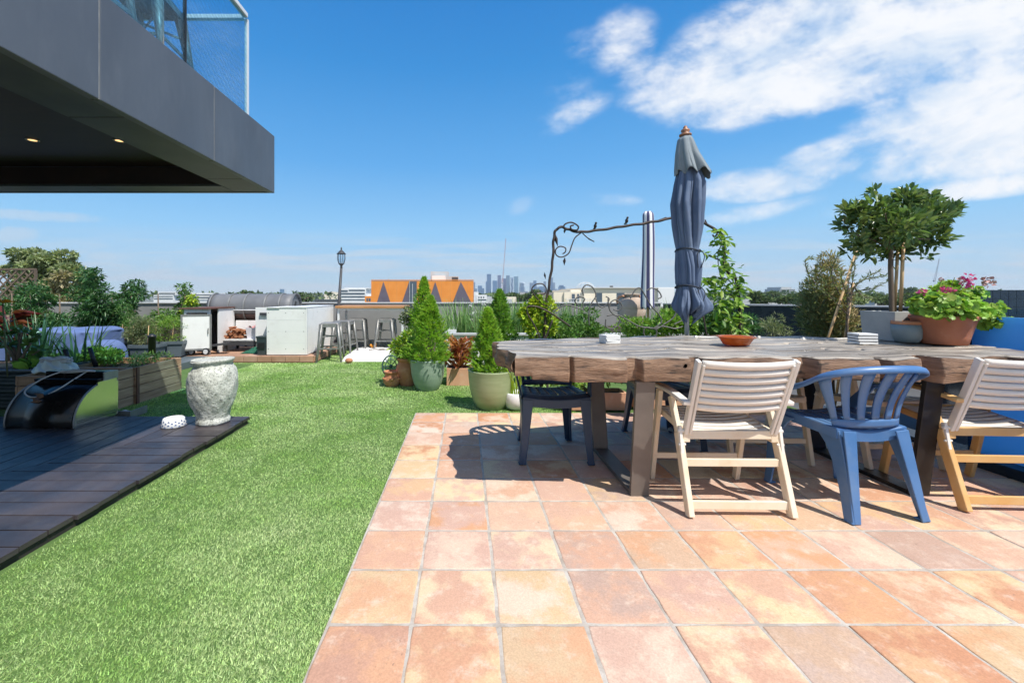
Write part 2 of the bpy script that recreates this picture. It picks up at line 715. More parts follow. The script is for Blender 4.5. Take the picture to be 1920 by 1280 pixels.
M['grey_wall'] = mat('grey_wall', (.250, .250, .248), (.290, .290, .286), 1.3, rough=.85, bump=.08, bscale=120, c3=(.20, .20, .2), scale3=3.2, amt3=.4, lo3=.52, hi3=.75)
M['cap'] = mat('wall_cap', (.42, .43, .43), (.52, .53, .53), 2, rough=.6)
M['navy_wall'] = mat('navy_wall', (.012, .022, .032), (.02, .034, .046), 2, rough=.22, rough2=.34)
M['white'] = mat('white_board', (.80, .80, .79), (.86, .86, .85), 2.2, rough=.55, c3=(.55, .52, .47), scale3=6, amt3=.35, lo3=.55, hi3=.8)
M['white_steel'] = mat('white_steel', (.66, .68, .70), (.75, .76, .77), 6, rough=.4)
M['steel'] = mat('galvanised_steel', (.24, .24, .235), (.34, .34, .33), 9, rough=.42, rough2=.55, metal=.5)
M['chrome'] = mat('polished_steel', (.70, .72, .69), rough=.20, metal=1.0)
M['black_gloss'] = mat('black_enamel', (.006, .006, .007), (.012, .011, .010), 5, rough=.13, rough2=.24, spec=.32, c3=(.10, .05, .03), scale3=9, amt3=.3, lo3=.6, hi3=.8)
M['black'] = mat('black_plastic', (.012, .013, .015), (.02, .021, .023), 8, rough=.45)
M['char'] = mat('dark_sheet', (.04, .042, .048), (.062, .064, .07), 2.5, rough=.5, rough2=.62)
M['smoker'] = mat('smoker_iron', (.15, .155, .165), (.20, .205, .215), 3, rough=.5, rough2=.65, metal=.2, bump=.06, bscale=60)
M['smoker_rust'] = mat('smoker_rust', (.17, .085, .065), (.13, .10, .095), 5, rough=.7, bump=.1, bscale=60)
M['terra'] = mat('terracotta', (.46, .19, .095), (.56, .26, .145), 5, rough=.8, bump=.12, bscale=110, c3=(.62, .42, .30), scale3=9, amt3=.45, lo3=.54, hi3=.76)
M['terra_light'] = mat('terracotta_pale', (.56, .29, .17), (.64, .37, .24), 4, rough=.82, bump=.1, bscale=110, c3=(.68, .52, .4), scale3=11, amt3=.4, lo3=.54, hi3=.74)
M['terra_red'] = mat('terracotta_red', (.36, .125, .065), (.44, .17, .095), 5, rough=.78, bump=.1, bscale=90, c3=(.5, .3, .22), scale3=10, amt3=.35, lo3=.55, hi3=.78)
M['soil'] = mat('soil', (.030, .020, .014), (.06, .042, .03), 40, rough=.95, bump=.6, bscale=80)
M['celadon'] = mat('celadon_glaze', (.24, .33, .255), (.31, .40, .315), 3, stretch=(1, 1, 7), rough=.38, rough2=.5, bump=.12, bscale=12, bstretch=(1, 1, 9))
M['olive_glaze'] = mat('olive_glaze', (.27, .33, .165), (.34, .40, .22), 3, stretch=(1, 1, 7), rough=.4, rough2=.52, bump=.12, bscale=12, bstretch=(1, 1, 9))
M['stone'] = mat('urn_stone', (.44, .45, .40), (.70, .71, .655), 14, rough=.92, bump=1.0, bscale=55, c3=(.17, .175, .15), scale3=60, amt3=.7, lo3=.52, hi3=.62)
M['concrete'] = mat('concrete', (.36, .37, .37), (.46, .47, .46), 5, rough=.8, c3=(.66, .67, .66), scale3=4, amt3=.7, lo3=.55, hi3=.7)
M['grey_glaze'] = mat('blue_grey_glaze', (.17, .215, .23), (.25, .29, .295), 6, rough=.4, c3=(.42, .5, .51), scale3=7, amt3=.7, lo3=.58, hi3=.66)
M['amber'] = mat('amber_glass', (.62, .17, .02), (.45, .10, .01), 12, rough=.10, spec=.6, coat=.4, trans=.3)
M['coaster'] = mat('white_coaster', (.74, .74, .72), (.8, .8, .78), 8, rough=.5, island=.06)
M['coaster_dark'] = mat('dark_coaster', (.03, .03, .035), (.05, .05, .05), 8, rough=.6)
M['table_top'] = mat('weathered_timber', (.185, .155, .125), (.50, .44, .365), 3.2, stretch=(.55, 7, 3), lo=.40, hi=.62, rough=.22, rough2=.5, bump=.5, bscale=26, bstretch=(.5, 9, 6),
                     c3=(.06, .048, .04), scale3=5.0, amt3=.85, lo3=.57, hi3=.66)
M['table_side'] = mat('sawn_timber', (.165, .095, .058), (.38, .235, .15), 3.5, stretch=(1.6, 1.6, 9), rough=.6, rough2=.75, bump=.9, bscale=22, bstretch=(1.2, 1.2, 10),
                      c3=(.04, .03, .025), scale3=4.5, amt3=.85, lo3=.57, hi3=.66)
M['table_leg'] = mat('table_leg_metal', (.15, .132, .118), (.19, .167, .15), 5, rough=.45, metal=.25)
M['table_leg_shaded'] = mat('table_leg_metal_shaded', (.018, .017, .017), (.032, .028, .026), 5, rough=.38, metal=.2)  # same leg metal, darkened: shade on the right frame put into its colour
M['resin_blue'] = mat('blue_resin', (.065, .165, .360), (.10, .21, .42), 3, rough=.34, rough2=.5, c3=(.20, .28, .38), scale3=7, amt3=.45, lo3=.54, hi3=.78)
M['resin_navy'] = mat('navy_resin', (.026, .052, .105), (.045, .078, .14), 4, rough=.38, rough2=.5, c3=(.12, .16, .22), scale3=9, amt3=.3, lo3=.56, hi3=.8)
M['resin_white'] = mat('white_resin', (.76, .72, .65), (.82, .79, .73), 4, rough=.45, rough2=.58, c3=(.50, .43, .33), scale3=9, amt3=.3, lo3=.55, hi3=.8)
M['resin_cream'] = mat('cream_resin', (.80, .67, .49), (.83, .74, .59), 5, rough=.45, rough2=.6, c3=(.60, .40, .2), scale3=8, amt3=.4, lo3=.54, hi3=.78)
M['resin_amber'] = mat('yellowed_resin', (.70, .40, .14), (.72, .48, .22), 5, rough=.4, rough2=.55)
M['umb'] = mat('faded_navy_cloth', (.085, .128, .225), (.140, .190, .285), 2.2, rough=.85, bump=.25, bscale=260, c3=(.17, .2, .25), scale3=3, amt3=.5, lo3=.5, hi3=.75)
M['umb_cap'] = mat('sunbleached_cloth', (.20, .24, .265), (.28, .32, .34), 3, rough=.88, bump=.2, bscale=260)
M['cord'] = mat('dark_cord', (.03, .04, .06), rough=.8)
M['pole_grey'] = mat('pole_grey', (.42, .43, .42), (.5, .5, .5), 8, rough=.45, metal=.3)
M['finial'] = mat('turned_wood', (.28, .12, .06), (.36, .17, .09), 8, rough=.4, stretch=(1, 1, 4))
M['bamboo'] = mat('bamboo', (.50, .32, .15), (.60, .42, .23), 7, stretch=(1, 1, .5), rough=.55)
M['iron'] = mat('wrought_iron', (.040, .034, .032), (.09, .062, .05), 14, rough=.6, metal=.35, bump=.3, bscale=60)
M['iron_grey'] = mat('weathered_iron', (.12, .115, .11), (.19, .18, .17), 14, rough=.6, metal=.3)
M['timber_box'] = mat('garden_box_timber', (.34, .20, .115), (.52, .345, .22), 3, stretch=(2, 1, 9), rough=.75, island=.16, bump=.2, bscale=30, bstretch=(2, 2, 14))
M['blue_cover'] = mat('blue_cover_cloth', (.10, .155, .34), (.14, .20, .39), 3, rough=.75, bump=.3, bscale=14)
M['planter_grey'] = mat('slate_plastic', (.085, .11, .13), (.115, .145, .165), 4, rough=.5)
M['corrugated'] = mat('corrugated_steel', (.05, .075, .085), (.075, .105, .115), 4, rough=.4, metal=.25)
M['red_timber'] = mat('red_slat_timber', (.10, .045, .032), (.16, .075, .052), 4, rough=.65, island=.2)
M['dark_timber'] = mat('dark_slat_timber', (.05, .038, .03), (.085, .066, .052), 5, rough=.7, island=.2)
M['lattice'] = mat('lattice_timber', (.12, .085, .06), (.18, .13, .095), 6, rough=.75)
M['bag'] = mat('clear_plastic_bag', (.85, .87, .90), (.75, .78, .82), 12, rough=.25, trans=.4)
M['rope'] = mat('pale_hose', (.58, .56, .52), (.48, .47, .44), 30, rough=.6)
M['bowl_white'] = mat('bowl_white', (.80, .81, .82), rough=.35)
M['bowl_blue'] = mat('bowl_blue', (.06, .10, .24), rough=.4)
M['bar_wood'] = mat('bar_top_wood', (.46, .22, .085), (.55, .29, .13), 3, stretch=(1, 8, 1), rough=.45)
M['brickish'] = mat('platform_paver', (.36, .20, .125), (.48, .295, .205), 3.5, rough=.8, island=.12, c3=(.60, .46, .36), scale3=4, amt3=.4, lo3=.52, hi3=.75)
M['log'] = mat('split_log', (.28, .10, .045), (.38, .17, .085), 12, rough=.85, island=.25)
M['tub'] = mat('clear_tub', (.72, .70, .74), (.66, .64, .69), 5, rough=.3)
M['pink'] = mat('pink_cloth', (.70, .30, .30), (.74, .46, .42), 14, rough=.9)
M['green_mesh'] = mat('green_mesh', (.012, .09, .055), (.02, .13, .075), 22, rough=.9)
M['bin'] = mat('dark_bin', (.035, .05, .058), (.05, .066, .074), 5, rough=.45)
M['cloth_white'] = mat('white_mat_cloth', (.74, .74, .74), (.80, .80, .80), 6, rough=.9, bump=.3, bscale=20)
M['orange'] = mat('orange_paint', (.76, .26, .040), (.82, .30, .055), 1, rough=.7)
M['mauve'] = mat('mauve_paint', (.115, .10, .135), (.14, .125, .16), 1, rough=.7)
M['facade_grey'] = mat('facade_grey', (.42, .44, .45), (.50, .52, .53), .4, rough=.8)
M['facade_white'] = mat('facade_white', (.70, .71, .71), (.76, .77, .77), .3, rough=.8)
M['facade_cream'] = mat('facade_cream', (.80, .71, .55), (.85, .77, .62), .35, rough=.85)
M['facade_dark'] = mat('facade_dark', (.05, .055, .06), (.08, .085, .09), .3, rough=.4)
M['win'] = mat('window_glass', (.05, .075, .10), (.10, .13, .16), .3, rough=.12)
M['crane_red'] = mat('crane_red', (.42, .10, .09), (.46, .15, .13), 1, rough=.6)
M['crane_grey'] = mat('crane_grey', (.33, .35, .40), rough=.6)
M['bark'] = mat('bark', (.12, .09, .065), (.20, .155, .115), 12, stretch=(1, 1, .3), rough=.9, bump=.4, bscale=40)
M['stem'] = mat('green_stem', (.10, .12, .045), (.15, .16, .07), 14, rough=.8)


def leafmat(name, c1, c2, scale=5, island=.35, hue=.025, trans=.32, rough=.42, spec=.4):
    return mat(name, c1, c2, scale, lo=.38, hi=.62, rough=rough, island=island, hue=hue, trans=trans, spec=spec)


M['l_thuja'] = leafmat('thuja_leaf', (0.216, 0.421, 0.049), (0.421, 0.615, 0.091), 7, rough=.6)
M['l_thuja_dark'] = leafmat('thuja_leaf_deep', (0.145, 0.320, 0.054), (0.289, 0.485, 0.092), 7, rough=.6)
M['l_dark'] = leafmat('dark_leaf', (0.041, 0.112, 0.041), (0.085, 0.198, 0.064), 3, rough=.35)
M['l_mid'] = leafmat('mid_leaf', (0.083, 0.180, 0.039), (0.150, 0.285, 0.068), 5)
M['l_lime'] = leafmat('lime_leaf', (0.284, 0.405, 0.030), (0.432, 0.540, 0.061), 6)
M['l_bright'] = leafmat('bright_leaf', (0.160, 0.304, 0.043), (0.275, 0.435, 0.080), 6)
M['l_bay'] = leafmat('bay_leaf', (.110, .175, .052), (.190, .270, .098), 6, rough=.30) if 1 else leafmat('bay_leaf', (0.094, 0.187, 0.046), (0.177, 0.312, 0.083), 6, rough=.32)
M['l_olive'] = leafmat('olive_leaf', (0.161, 0.203, 0.098), (0.252, 0.287, 0.154), 6)
M['l_dry'] = leafmat('dry_foliage', (.27, .235, .095), (.46, .36, .20), 6, rough=.7) if 1 else leafmat('dry_foliage', (0.217, 0.210, 0.077), (0.420, 0.329, 0.168), 6, rough=.7)
M['l_gum'] = leafmat('gum_leaf', (0.200, 0.262, 0.126), (0.326, 0.378, 0.200), 1.2, rough=.6)
M['l_gum_dry'] = leafmat('gum_leaf_yellow', (0.280, 0.266, 0.140), (0.378, 0.336, 0.196), 1.2, rough=.7)
M['l_strap'] = leafmat('strap_leaf', (0.154, 0.296, 0.090), (0.270, 0.432, 0.154), 4)
M['l_onion'] = leafmat('onion_leaf', (0.084, 0.189, 0.091), (0.147, 0.273, 0.140), 4)
M['l_jade'] = leafmat('jade_leaf', (0.077, 0.161, 0.039), (0.140, 0.238, 0.063), 6, rough=.28, trans=.12)
M['l_red'] = leafmat('red_leaf', (.09, .022, .02), (.17, .05, .03)) if 1 else leafmat('red_leaf', (0.260, 0.072, 0.046), (0.468, 0.176, 0.078), 5, hue=.03)
M['l_croton'] = leafmat('croton_leaf', (0.390, 0.124, 0.058), (0.546, 0.267, 0.111), 6, hue=.03)
M['l_far'] = leafmat('far_leaf', (0.075, 0.128, 0.045), (0.143, 0.195, 0.075), .6, rough=.8, trans=.2)
M['l_geranium'] = leafmat('geranium_leaf', (0.201, 0.362, 0.048), (0.338, 0.515, 0.089), 8)
M['f_pink'] = mat('magenta_petal', (.62, .05, .30), (.70, .12, .42), 20, rough=.6, trans=.3, island=.2)
M['f_faded'] = mat('faded_petal', (.45, .25, .24), (.55, .36, .33), 20, rough=.8, island=.2)
M['f_white'] = mat('white_petal', (.78, .78, .76), rough=.7, trans=.3)
M['f_orange'] = mat('orange_petal', (.75, .28, .02), (.80, .40, .05), 10, rough=.6, trans=.2)

# tiles: fired clay with its own tone on every tile
def tile_material():
    m = bpy.data.materials.new('clay_tile')
    m.use_nodes = True
    nt = m.node_tree
    N, L = nt.nodes, nt.links
    bs = N['Principled BSDF']
    g = N.new('ShaderNodeNewGeometry')
    tcn = N.new('ShaderNodeTexCoord')
    rnd_ = g.outputs['Random Per Island']

    def wnv(seed):
        a = N.new('ShaderNodeMath')
        a.operation = 'ADD'
        L.new(rnd_, a.inputs[0])
        a.inputs[1].default_value = seed
        n = N.new('ShaderNodeTexWhiteNoise')
        n.noise_dimensions = '1D'
        L.new(a.outputs[0], n.inputs['W'])
        return n.outputs['Value']

    def ramp(x, stops):
        r = N.new('ShaderNodeValToRGB')
        L.new(x, r.inputs[0])
        e = r.color_ramp.elements
        while len(e) < len(stops):
            e.new(0.5)
        for q, (p, c) in zip(e, stops):
            q.position = p
            q.color = (*c, 1)
        return r.outputs[0]

    def noise4(scale, seed, detail=5, rg=.55):
        n = N.new('ShaderNodeTexNoise')
        n.noise_dimensions = '4D'
        L.new(tcn.outputs['Object'], n.inputs['Vector'])
        mu = N.new('ShaderNodeMath')
        mu.operation = 'MULTIPLY'
        L.new(wnv(seed), mu.inputs[0])
        mu.inputs[1].default_value = 60
        L.new(mu.outputs[0], n.inputs['W'])
        n.inputs['Scale'].default_value = scale
        n.inputs['Detail'].default_value = detail
        n.inputs['Roughness'].default_value = rg
        return n.outputs[0]

    def rng_(x, a, b, c=0.0, d=1.0):
        n = N.new('ShaderNodeMapRange')
        n.interpolation_type = 'SMOOTHSTEP'
        L.new(x, n.inputs[0])
        for i, q in enumerate((a, b, c, d)):
            n.inputs[i + 1].default_value = q
        return n.outputs[0]

    def mul(a, b):
        n = N.new('ShaderNodeMath')
        n.operation = 'MULTIPLY'
        L.new(a, n.inputs[0])
        if isinstance(b, float):
            n.inputs[1].default_value = b
        else:
            L.new(b, n.inputs[1])
        return n.outputs[0]

    def mix(f, a, b, mode='MIX'):
        n = N.new('ShaderNodeMixRGB')
        n.blend_type = mode
        for i, q in enumerate((f, a, b)):
            if isinstance(q, float):
                n.inputs[i].default_value = q
            elif isinstance(q, tuple):
                n.inputs[i].default_value = (*q, 1)
            else:
                L.new(q, n.inputs[i])
        return n.outputs[0]

    tone = ramp(wnv(1.3), [(0, (.57, .365, .285)), (.20, (.62, .415, .315)), (.40, (.60, .355, .245)), (.58, (.64, .435, .32)),
                           (.74, (.57, .275, .145)), (.86, (.49, .325, .265)), (1, (.67, .48, .27))])
    patch = ramp(wnv(5.7), [(0, (.72, .54, .42)), (.3, (.75, .60, .36)), (.55, (.62, .32, .17)), (.8, (.76, .62, .50)), (1, (.46, .32, .26))])
    f1 = mul(rng_(noise4(4.6, 2.1, 8, .64), .44, .58), .88)
    c = mix(f1, tone, patch)
    pale = mul(rng_(noise4(13, 8.4, 9, .72), .50, .70), .60)
    c = mix(pale, c, (.76, .62, .49))
    # scattered scuffs and lichen pits with a shape of their own
    pick = rng_(wnv(9.9), .55, .70, .18, 1.0)
    spots = mul(mul(rng_(noise4(60, 3.3, 4, .7), .60, .68), rng_(noise4(6, 6.1), .50, .64)), pick)
    c = mix(mul(spots, .7), c, (.16, .12, .10))
    dirt = mul(rng_(noise4(22, 5.5, 8, .75), .56, .72), .42)
    c = mix(dirt, c, (.40, .24, .17))
    fine = rng_(noise4(150, 4.4, 4, .7), .3, .7, .86, 1.10)
    c = mix(1.0, c, fine, 'MULTIPLY')
    L.new(c, bs.inputs['Base Color'])
    L.new(rng_(noise4(8, 7.7), .3, .7, .52, .74), bs.inputs['Roughness'])
    bs.inputs['Specular IOR Level'].default_value = .35
    b = N.new('ShaderNodeBump')
    b.inputs['Strength'].default_value = .28
    b.inputs['Distance'].default_value = .006
    L.new(noise4(45, 2.9, 6, .65), b.inputs['Height'])
    L.new(b.outputs[0], bs.inputs['Normal'])
    return m


M['tile'] = tile_material()

# glass for the balustrade
def glass_mat(name, tint, reflect_rough=.02):
    m = bpy.data.materials.new(name)
    m.use_nodes = True
    nt = m.node_tree
    N, L = nt.nodes, nt.links
    N.remove(N['Principled BSDF'])
    t = N.new('ShaderNodeBsdfTransparent')
    t.inputs[0].default_value = (*tint, 1)
    g = N.new('ShaderNodeBsdfGlossy')
    g.inputs['Roughness'].default_value = reflect_rough
    g.inputs['Color'].default_value = (.9, .95, 1, 1)
    lw = N.new('ShaderNodeLayerWeight')
    lw.inputs['Blend'].default_value = .5
    pw_ = N.new('ShaderNodeMath')
    pw_.operation = 'POWER'
    L.new(lw.outputs['Facing'], pw_.inputs[0])
    pw_.inputs[1].default_value = 4.0
    fr = N.new('ShaderNodeMath')
    fr.operation = 'MULTIPLY_ADD'
    L.new(pw_.outputs[0], fr.inputs[0])
    fr.inputs[1].default_value = .35
    fr.inputs[2].default_value = .03
    mx = N.new('ShaderNodeMixShader')
    L.new(fr.outputs[0], mx.inputs[0])
    L.new(t.outputs[0], mx.inputs[1])
    L.new(g.outputs[0], mx.inputs[2])
    L.new(mx.outputs[0], N['Material Output'].inputs[0])
    return m


M['glass'] = glass_mat('balustrade_glass', (.70, .90, .97))


def ripple_glass(m):
    # reeded pattern moulded into the glass scatters a little sky light
    nt = m.node_tree
    N, L = nt.nodes, nt.links
    out = N['Material Output']
    src = out.inputs[0].links[0].from_socket
    tcn = N.new('ShaderNodeTexCoord')
    mp = N.new('ShaderNodeMapping')
    mp.inputs['Rotation'].default_value = (R(35), R(-35), 0)
    L.new(tcn.outputs['Object'], mp.inputs[0])
    wv = N.new('ShaderNodeTexWave')
    wv.bands_direction = 'Z'
    wv.inputs['Scale'].default_value = 9
    wv.inputs['Distortion'].default_value = 3.5
    wv.inputs['Detail'].default_value = 3
    wv.inputs['Detail Scale'].default_value = 2.5
    L.new(mp.outputs[0], wv.inputs[0])
    mr = N.new('ShaderNodeMapRange')
    L.new(wv.outputs['Fac'], mr.inputs[0])
    mr.inputs[3].default_value = .02
    mr.inputs[4].default_value = .19
    tl = N.new('ShaderNodeBsdfTranslucent')
    tl.inputs[0].default_value = (.60, .86, .98, 1)
    mx = N.new('ShaderNodeMixShader')
    L.new(mr.outputs[0], mx.inputs[0])
    L.new(src, mx.inputs[1])
    L.new(tl.outputs[0], mx.inputs[2])
    L.new(mx.outputs[0], out.inputs[0])


ripple_glass(M['glass'])
M['lamp_glass'] = glass_mat('lantern_glass', (.85, .92, .97))
# pool wall: rippled blue water behind a clear side
M['pool_blue'] = mat('blue_pool_wall', (.19, .50, .80), (.21, .52, .83), 1.5, rough=.18, spec=.3, trans=.6, tint=(1, 1, 1))
M['pool_tile'] = mat('dark_mosaic', (.006, .014, .028), (.014, .026, .042), 16, stretch=(1, 1, 1), rough=.25, island=0, bump=.1, bscale=50)
M['water'] = glass_mat('pool_water', (.55, .80, .92), .03)

# ------------------------------------------------------------------ ground far below, terrace, lawn
mb = MB()
mb.grid(lambda u, v: ((u - .5) * 6400, -150 + v * 3000, -15), 8, 8, smooth=False)
structure(mb, 'city_ground', mat('city_ground', (.10, .12, .07), (.2, .2, .19), .02, rough=.95))
mb = MB()
mb.span((-9.6, -4, -15), (12, 10.0, -.30))
structure(mb, 'terrace_slab', M['wall_paint'])
mb = MB()
mb.span((-9.5, -3.5, -.29), (3.4, 9.8, -.014))
structure(mb, 'lawn', M['turf_base'])


def lawn_blades():
    N_ = 1700000
    # density falls with the distance from the seat of the view
    z = np.exp(rng.uniform(np.log(1.05), np.log(9.4), N_))
    u = rng.uniform(0, 1, N_)
    x = -6.5 + u * 7.6
    keep = rng.uniform(0, 1, N_) < np.where(z < 2.0, .95, .95)
    keep &= ~((x > -.475) & (z < 4.262))
    keep &= ~((x < -1.93) & (z < 3.985))
    keep &= ~((x > -4.95) & (x < -2.57) & (z > 7.48))
    keep &= ~((x < -3.55) & (z > 4.1) & (z < 7.4))
    keep &= ~((x < -4.9) & (z > 7.4))
    # only what the open ground shows: skip far outside the sides
    keep &= (x > -1.25 * z - .4)
    x, z = x[keep], z[keep]
    n = len(x)
    Lh = rng.uniform(.009, .018, n)
    wd = .0029 * np.maximum(1.0, z / 2.2) * rng.uniform(.7, 1.3, n)
    # the nap leans in broad swirls
    ang = 1.6 * np.sin(x * .9 + .8 * np.sin(z * .7)) + 1.0 * np.sin(z * 1.1 + x * .5) + rng.normal(0, 1.5, n)
    lean = rng.uniform(.2, 1.15, n)
    d = np.stack([np.cos(ang) * np.sin(lean), np.sin(ang) * np.sin(lean), np.cos(lean)], 1)
    sa_ = rng.uniform(0, 2 * PI, n)
    side = np.stack([np.cos(sa_), np.sin(sa_), np.zeros(n)], 1)
    b = np.stack([x, z, np.full(n, -.016)], 1)
    mid = b + d * (Lh * .6)[:, None]
    tip = b + d * Lh[:, None] + np.stack([np.cos(ang), np.sin(ang), -np.ones(n) * .2], 1) * (Lh * .22)[:, None]
    v = np.stack([b - side * wd[:, None] / 2, b + side * wd[:, None] / 2, tip], 1).reshape(-1, 3)
    f = np.arange(n * 3).reshape(-1, 3)
    o = npmesh('turf_grass', v, f, M['blade'])
    tag(o, 'short green artificial grass covering the terrace lawn', 'grass', kind='stuff')


lawn_blades()

# terracotta paving
mb = MB()
mb.span((-.484, -1.6, -.29), (3.62, 4.279, -.0022))
structure(mb, 'paving_bed', M['grout'])
mb = MB()
xe = [-.482, -.187] + [-.187 + .3035 * k for k in range(1, 13)]
ze = [4.279 - .3055 * k for k in range(0, 19)]
for i in range(len(xe) - 1):
    for j in range(len(ze) - 1):
        g_ = .0056
        x0, x1 = xe[i] + g_, min(xe[i + 1], 3.6) - g_
        y1, y0 = ze[j] - g_, ze[j + 1] + g_
        if x1 - x0 < .02:
            continue
        h = rnd.uniform(-.0012, .0012)
        tx, ty = rnd.uniform(-.003, .003), rnd.uniform(-.003, .003)
        jit = lambda: rnd.uniform(-.0034, .0034)
        # outline with slightly wavy hand-made edges
        pts = []
        n_ = 5
        for a, b in (((x0, y0), (x1, y0)), ((x1, y0), (x1, y1)), ((x1, y1), (x0, y1)), ((x0, y1), (x0, y0))):
            for k in range(n_):
                t = k / n_
                px_, py_ = a[0] + (b[0] - a[0]) * t, a[1] + (b[1] - a[1]) * t
                if k == 0:
                    cx, cy = (x0 + x1) / 2, (y0 + y1) / 2
                    px_ += (cx - px_) * .014
                    py_ += (cy - py_) * .014
                pts.append((px_ + jit() * .7, py_ + jit() * .7))
        cx, cy = (x0 + x1) / 2, (y0 + y1) / 2
        vs = []
        for (k, z_) in ((1.0, -.010), (1.0, -.0030), (.988, -.0006), (.955, .0)):
            for p in pts:
                qx, qy = cx + (p[0] - cx) * k, cy + (p[1] - cy) * k
                vs.append((qx, qy, h + z_ + tx * (qx - cx) + ty * (qy - cy)))
        vs.append((cx, cy, h + .0003))
        m_ = len(pts)
        fs = []
        for r_ in range(3):
            for k in range(m_):
                k2 = (k + 1) % m_
                fs.append((r_ * m_ + k, r_ * m_ + k2, (r_ + 1) * m_ + k2, (r_ + 1) * m_ + k))
        for k in range(m_):
            fs.append((3 * m_ + k, 3 * m_ + (k + 1) % m_, 4 * m_))
        mb.add(vs, fs, True)
structure(mb, 'terracotta_paving', M['tile'], fix=False)

# timber deck with a mitred corner
DZ = .05
mb = MB()
ex, ey, sl = -1.945, 3.97, .72
bw, gp = .137, .008
y = ey
while y > -1.4:
    a, b = y - bw, y - gp
    xa, xb = ex - sl * (ey - a), ex - sl * (ey - b)
    q = rnd.uniform(-.008, .008)
    if xa < ex - .05:
        mb.prism([(max(xa, -7), a), (ex + q, a), (ex + q, b), (min(xb, ex + q - .002), b)], DZ - .024, DZ + rnd.uniform(-.001, .001))
    y -= bw
x = ex
while x > -7:
    a, b = x - bw, x - gp
    ya, yb = ey - (ex - a) / sl, ey - (ex - b) / sl
    mb.prism([(a, ya + .006), (b, yb + .006), (b, ey), (a, ey)], DZ - .024, DZ + rnd.uniform(-.001, .001))
    x -= bw
structure(mb, 'timber_deck', M['deck'], bevel=.0025)
mb = MB()
mb.span((-7, -1.4, -.28), (ex - .018, ey - .02, DZ - .026))
structure(mb, 'deck_base', M['deck_edge'])

# ------------------------------------------------------------------ the house with its upper terrace
SX, SY, SZ, ST = -1.742, 4.0, 2.08, 2.60
house = thing('house', 'dark grey metal clad upper storey of a house overhanging the deck', 'house', (-2.0, 3.9, 0))
HO = Vector((-2.0, 3.9, 0))


def hpart(mb, name, m, **kw):
    mb.move(Matrix.Translation(-HO))
    return mb.build(name, m, house, **kw)


js = [SY, 3.04, 2.085, .9, -.4, -2.5]
for k in range(5):
    mb = MB().span((SX - .045, js[k + 1] + .004, SZ), (SX, js[k] - (.0 if k == 0 else .004), ST))
    hpart(mb, 'fascia_panel', M['zinc'], bevel=.004)
for k in (1, 2):
    mb = MB().span((SX - .03, js[k] - .004, SZ + .003), (SX - .0045, js[k] + .004, ST - .002))
    hpart(mb, 'joint', M['seam'])
mb = MB().span((-6.6, SY - .045, SZ), (SX - .047, SY, ST))
hpart(mb, 'end_fascia', M['zinc'])
mb = MB().span((-6.6, -2.5, ST - .04), (SX - .046, SY - .046, ST + .008))
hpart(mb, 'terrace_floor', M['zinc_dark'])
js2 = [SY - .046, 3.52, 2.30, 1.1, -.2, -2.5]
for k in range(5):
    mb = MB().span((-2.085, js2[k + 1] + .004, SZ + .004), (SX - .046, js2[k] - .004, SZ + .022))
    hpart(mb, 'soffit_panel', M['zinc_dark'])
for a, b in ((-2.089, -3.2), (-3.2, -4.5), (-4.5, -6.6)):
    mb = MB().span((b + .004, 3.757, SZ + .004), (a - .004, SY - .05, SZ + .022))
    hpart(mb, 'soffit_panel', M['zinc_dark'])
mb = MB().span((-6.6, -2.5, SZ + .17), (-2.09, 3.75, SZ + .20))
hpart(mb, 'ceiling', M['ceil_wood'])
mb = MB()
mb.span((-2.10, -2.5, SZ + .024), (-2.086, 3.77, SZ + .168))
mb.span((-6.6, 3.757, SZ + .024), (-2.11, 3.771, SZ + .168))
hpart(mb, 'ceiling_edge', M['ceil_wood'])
for px_, py_ in ((61, 263), (224, 264)):
    p = G(px_, py_, SZ + .166)
    mb = MB().lathe([(.040, .004), (.040, 0), (.027, 0), (.027, .004)], (p.x, p.y, SZ + .164), 20, caps=False)
    dl = hpart(mb, 'downlight', M['steel'])
    mb = MB().lathe([(.0001, 0), (.026, 0), (.026, .003), (.0001, .003)], (p.x, p.y, SZ + .1655), 20)
    mb.move(Matrix.Translation(-HO))
    mb.build('lens', M['lamp_on'], dl)
mb = MB().span((-6.5, -2.5, DZ + .002), (-5.3, 2.6, SZ + .168))
hpart(mb, 'wall', M['wall_paint'])
# balustrade: glass, base channel, posts and rails
GX, GY, GT = -1.915, 3.84, 3.585
for a, b in ((GY - .008, 2.995), (2.98, 1.8), (1.785, .4)):
    hpart(MB().span((GX - .006, b, ST + .01), (GX + .006, a, GT - .02)), 'glass_panel', M['glass'])
for a, b in ((GX - .02, -3.1), (-3.115, -4.3), (-4.315, -5.6)):
    hpart(MB().span((b, GY - .006, ST + .01), (a, GY + .006, GT - .02)), 'glass_panel', M['glass'])
hpart(MB().span((GX - .022, GY - .022, GT - .02), (-5.6, GY + .022, GT + .018)), 'handrail', M['white_steel'], bevel=.004)
hpart(MB().span((GX - .022, .4, GT - .02), (GX + .022, GY - .023, GT + .018)), 'handrail', M['white_steel'], bevel=.004)
hpart(MB().span((GX - .014, GY - .014, ST + .01), (GX + .012, GY + .012, GT - .021)), 'corner_post', M['white_steel'])
hpart(MB().span((GX - .010, 2.981, ST + .01), (GX + .010, 2.994, GT - .021)), 'glass_joint', M['black'])

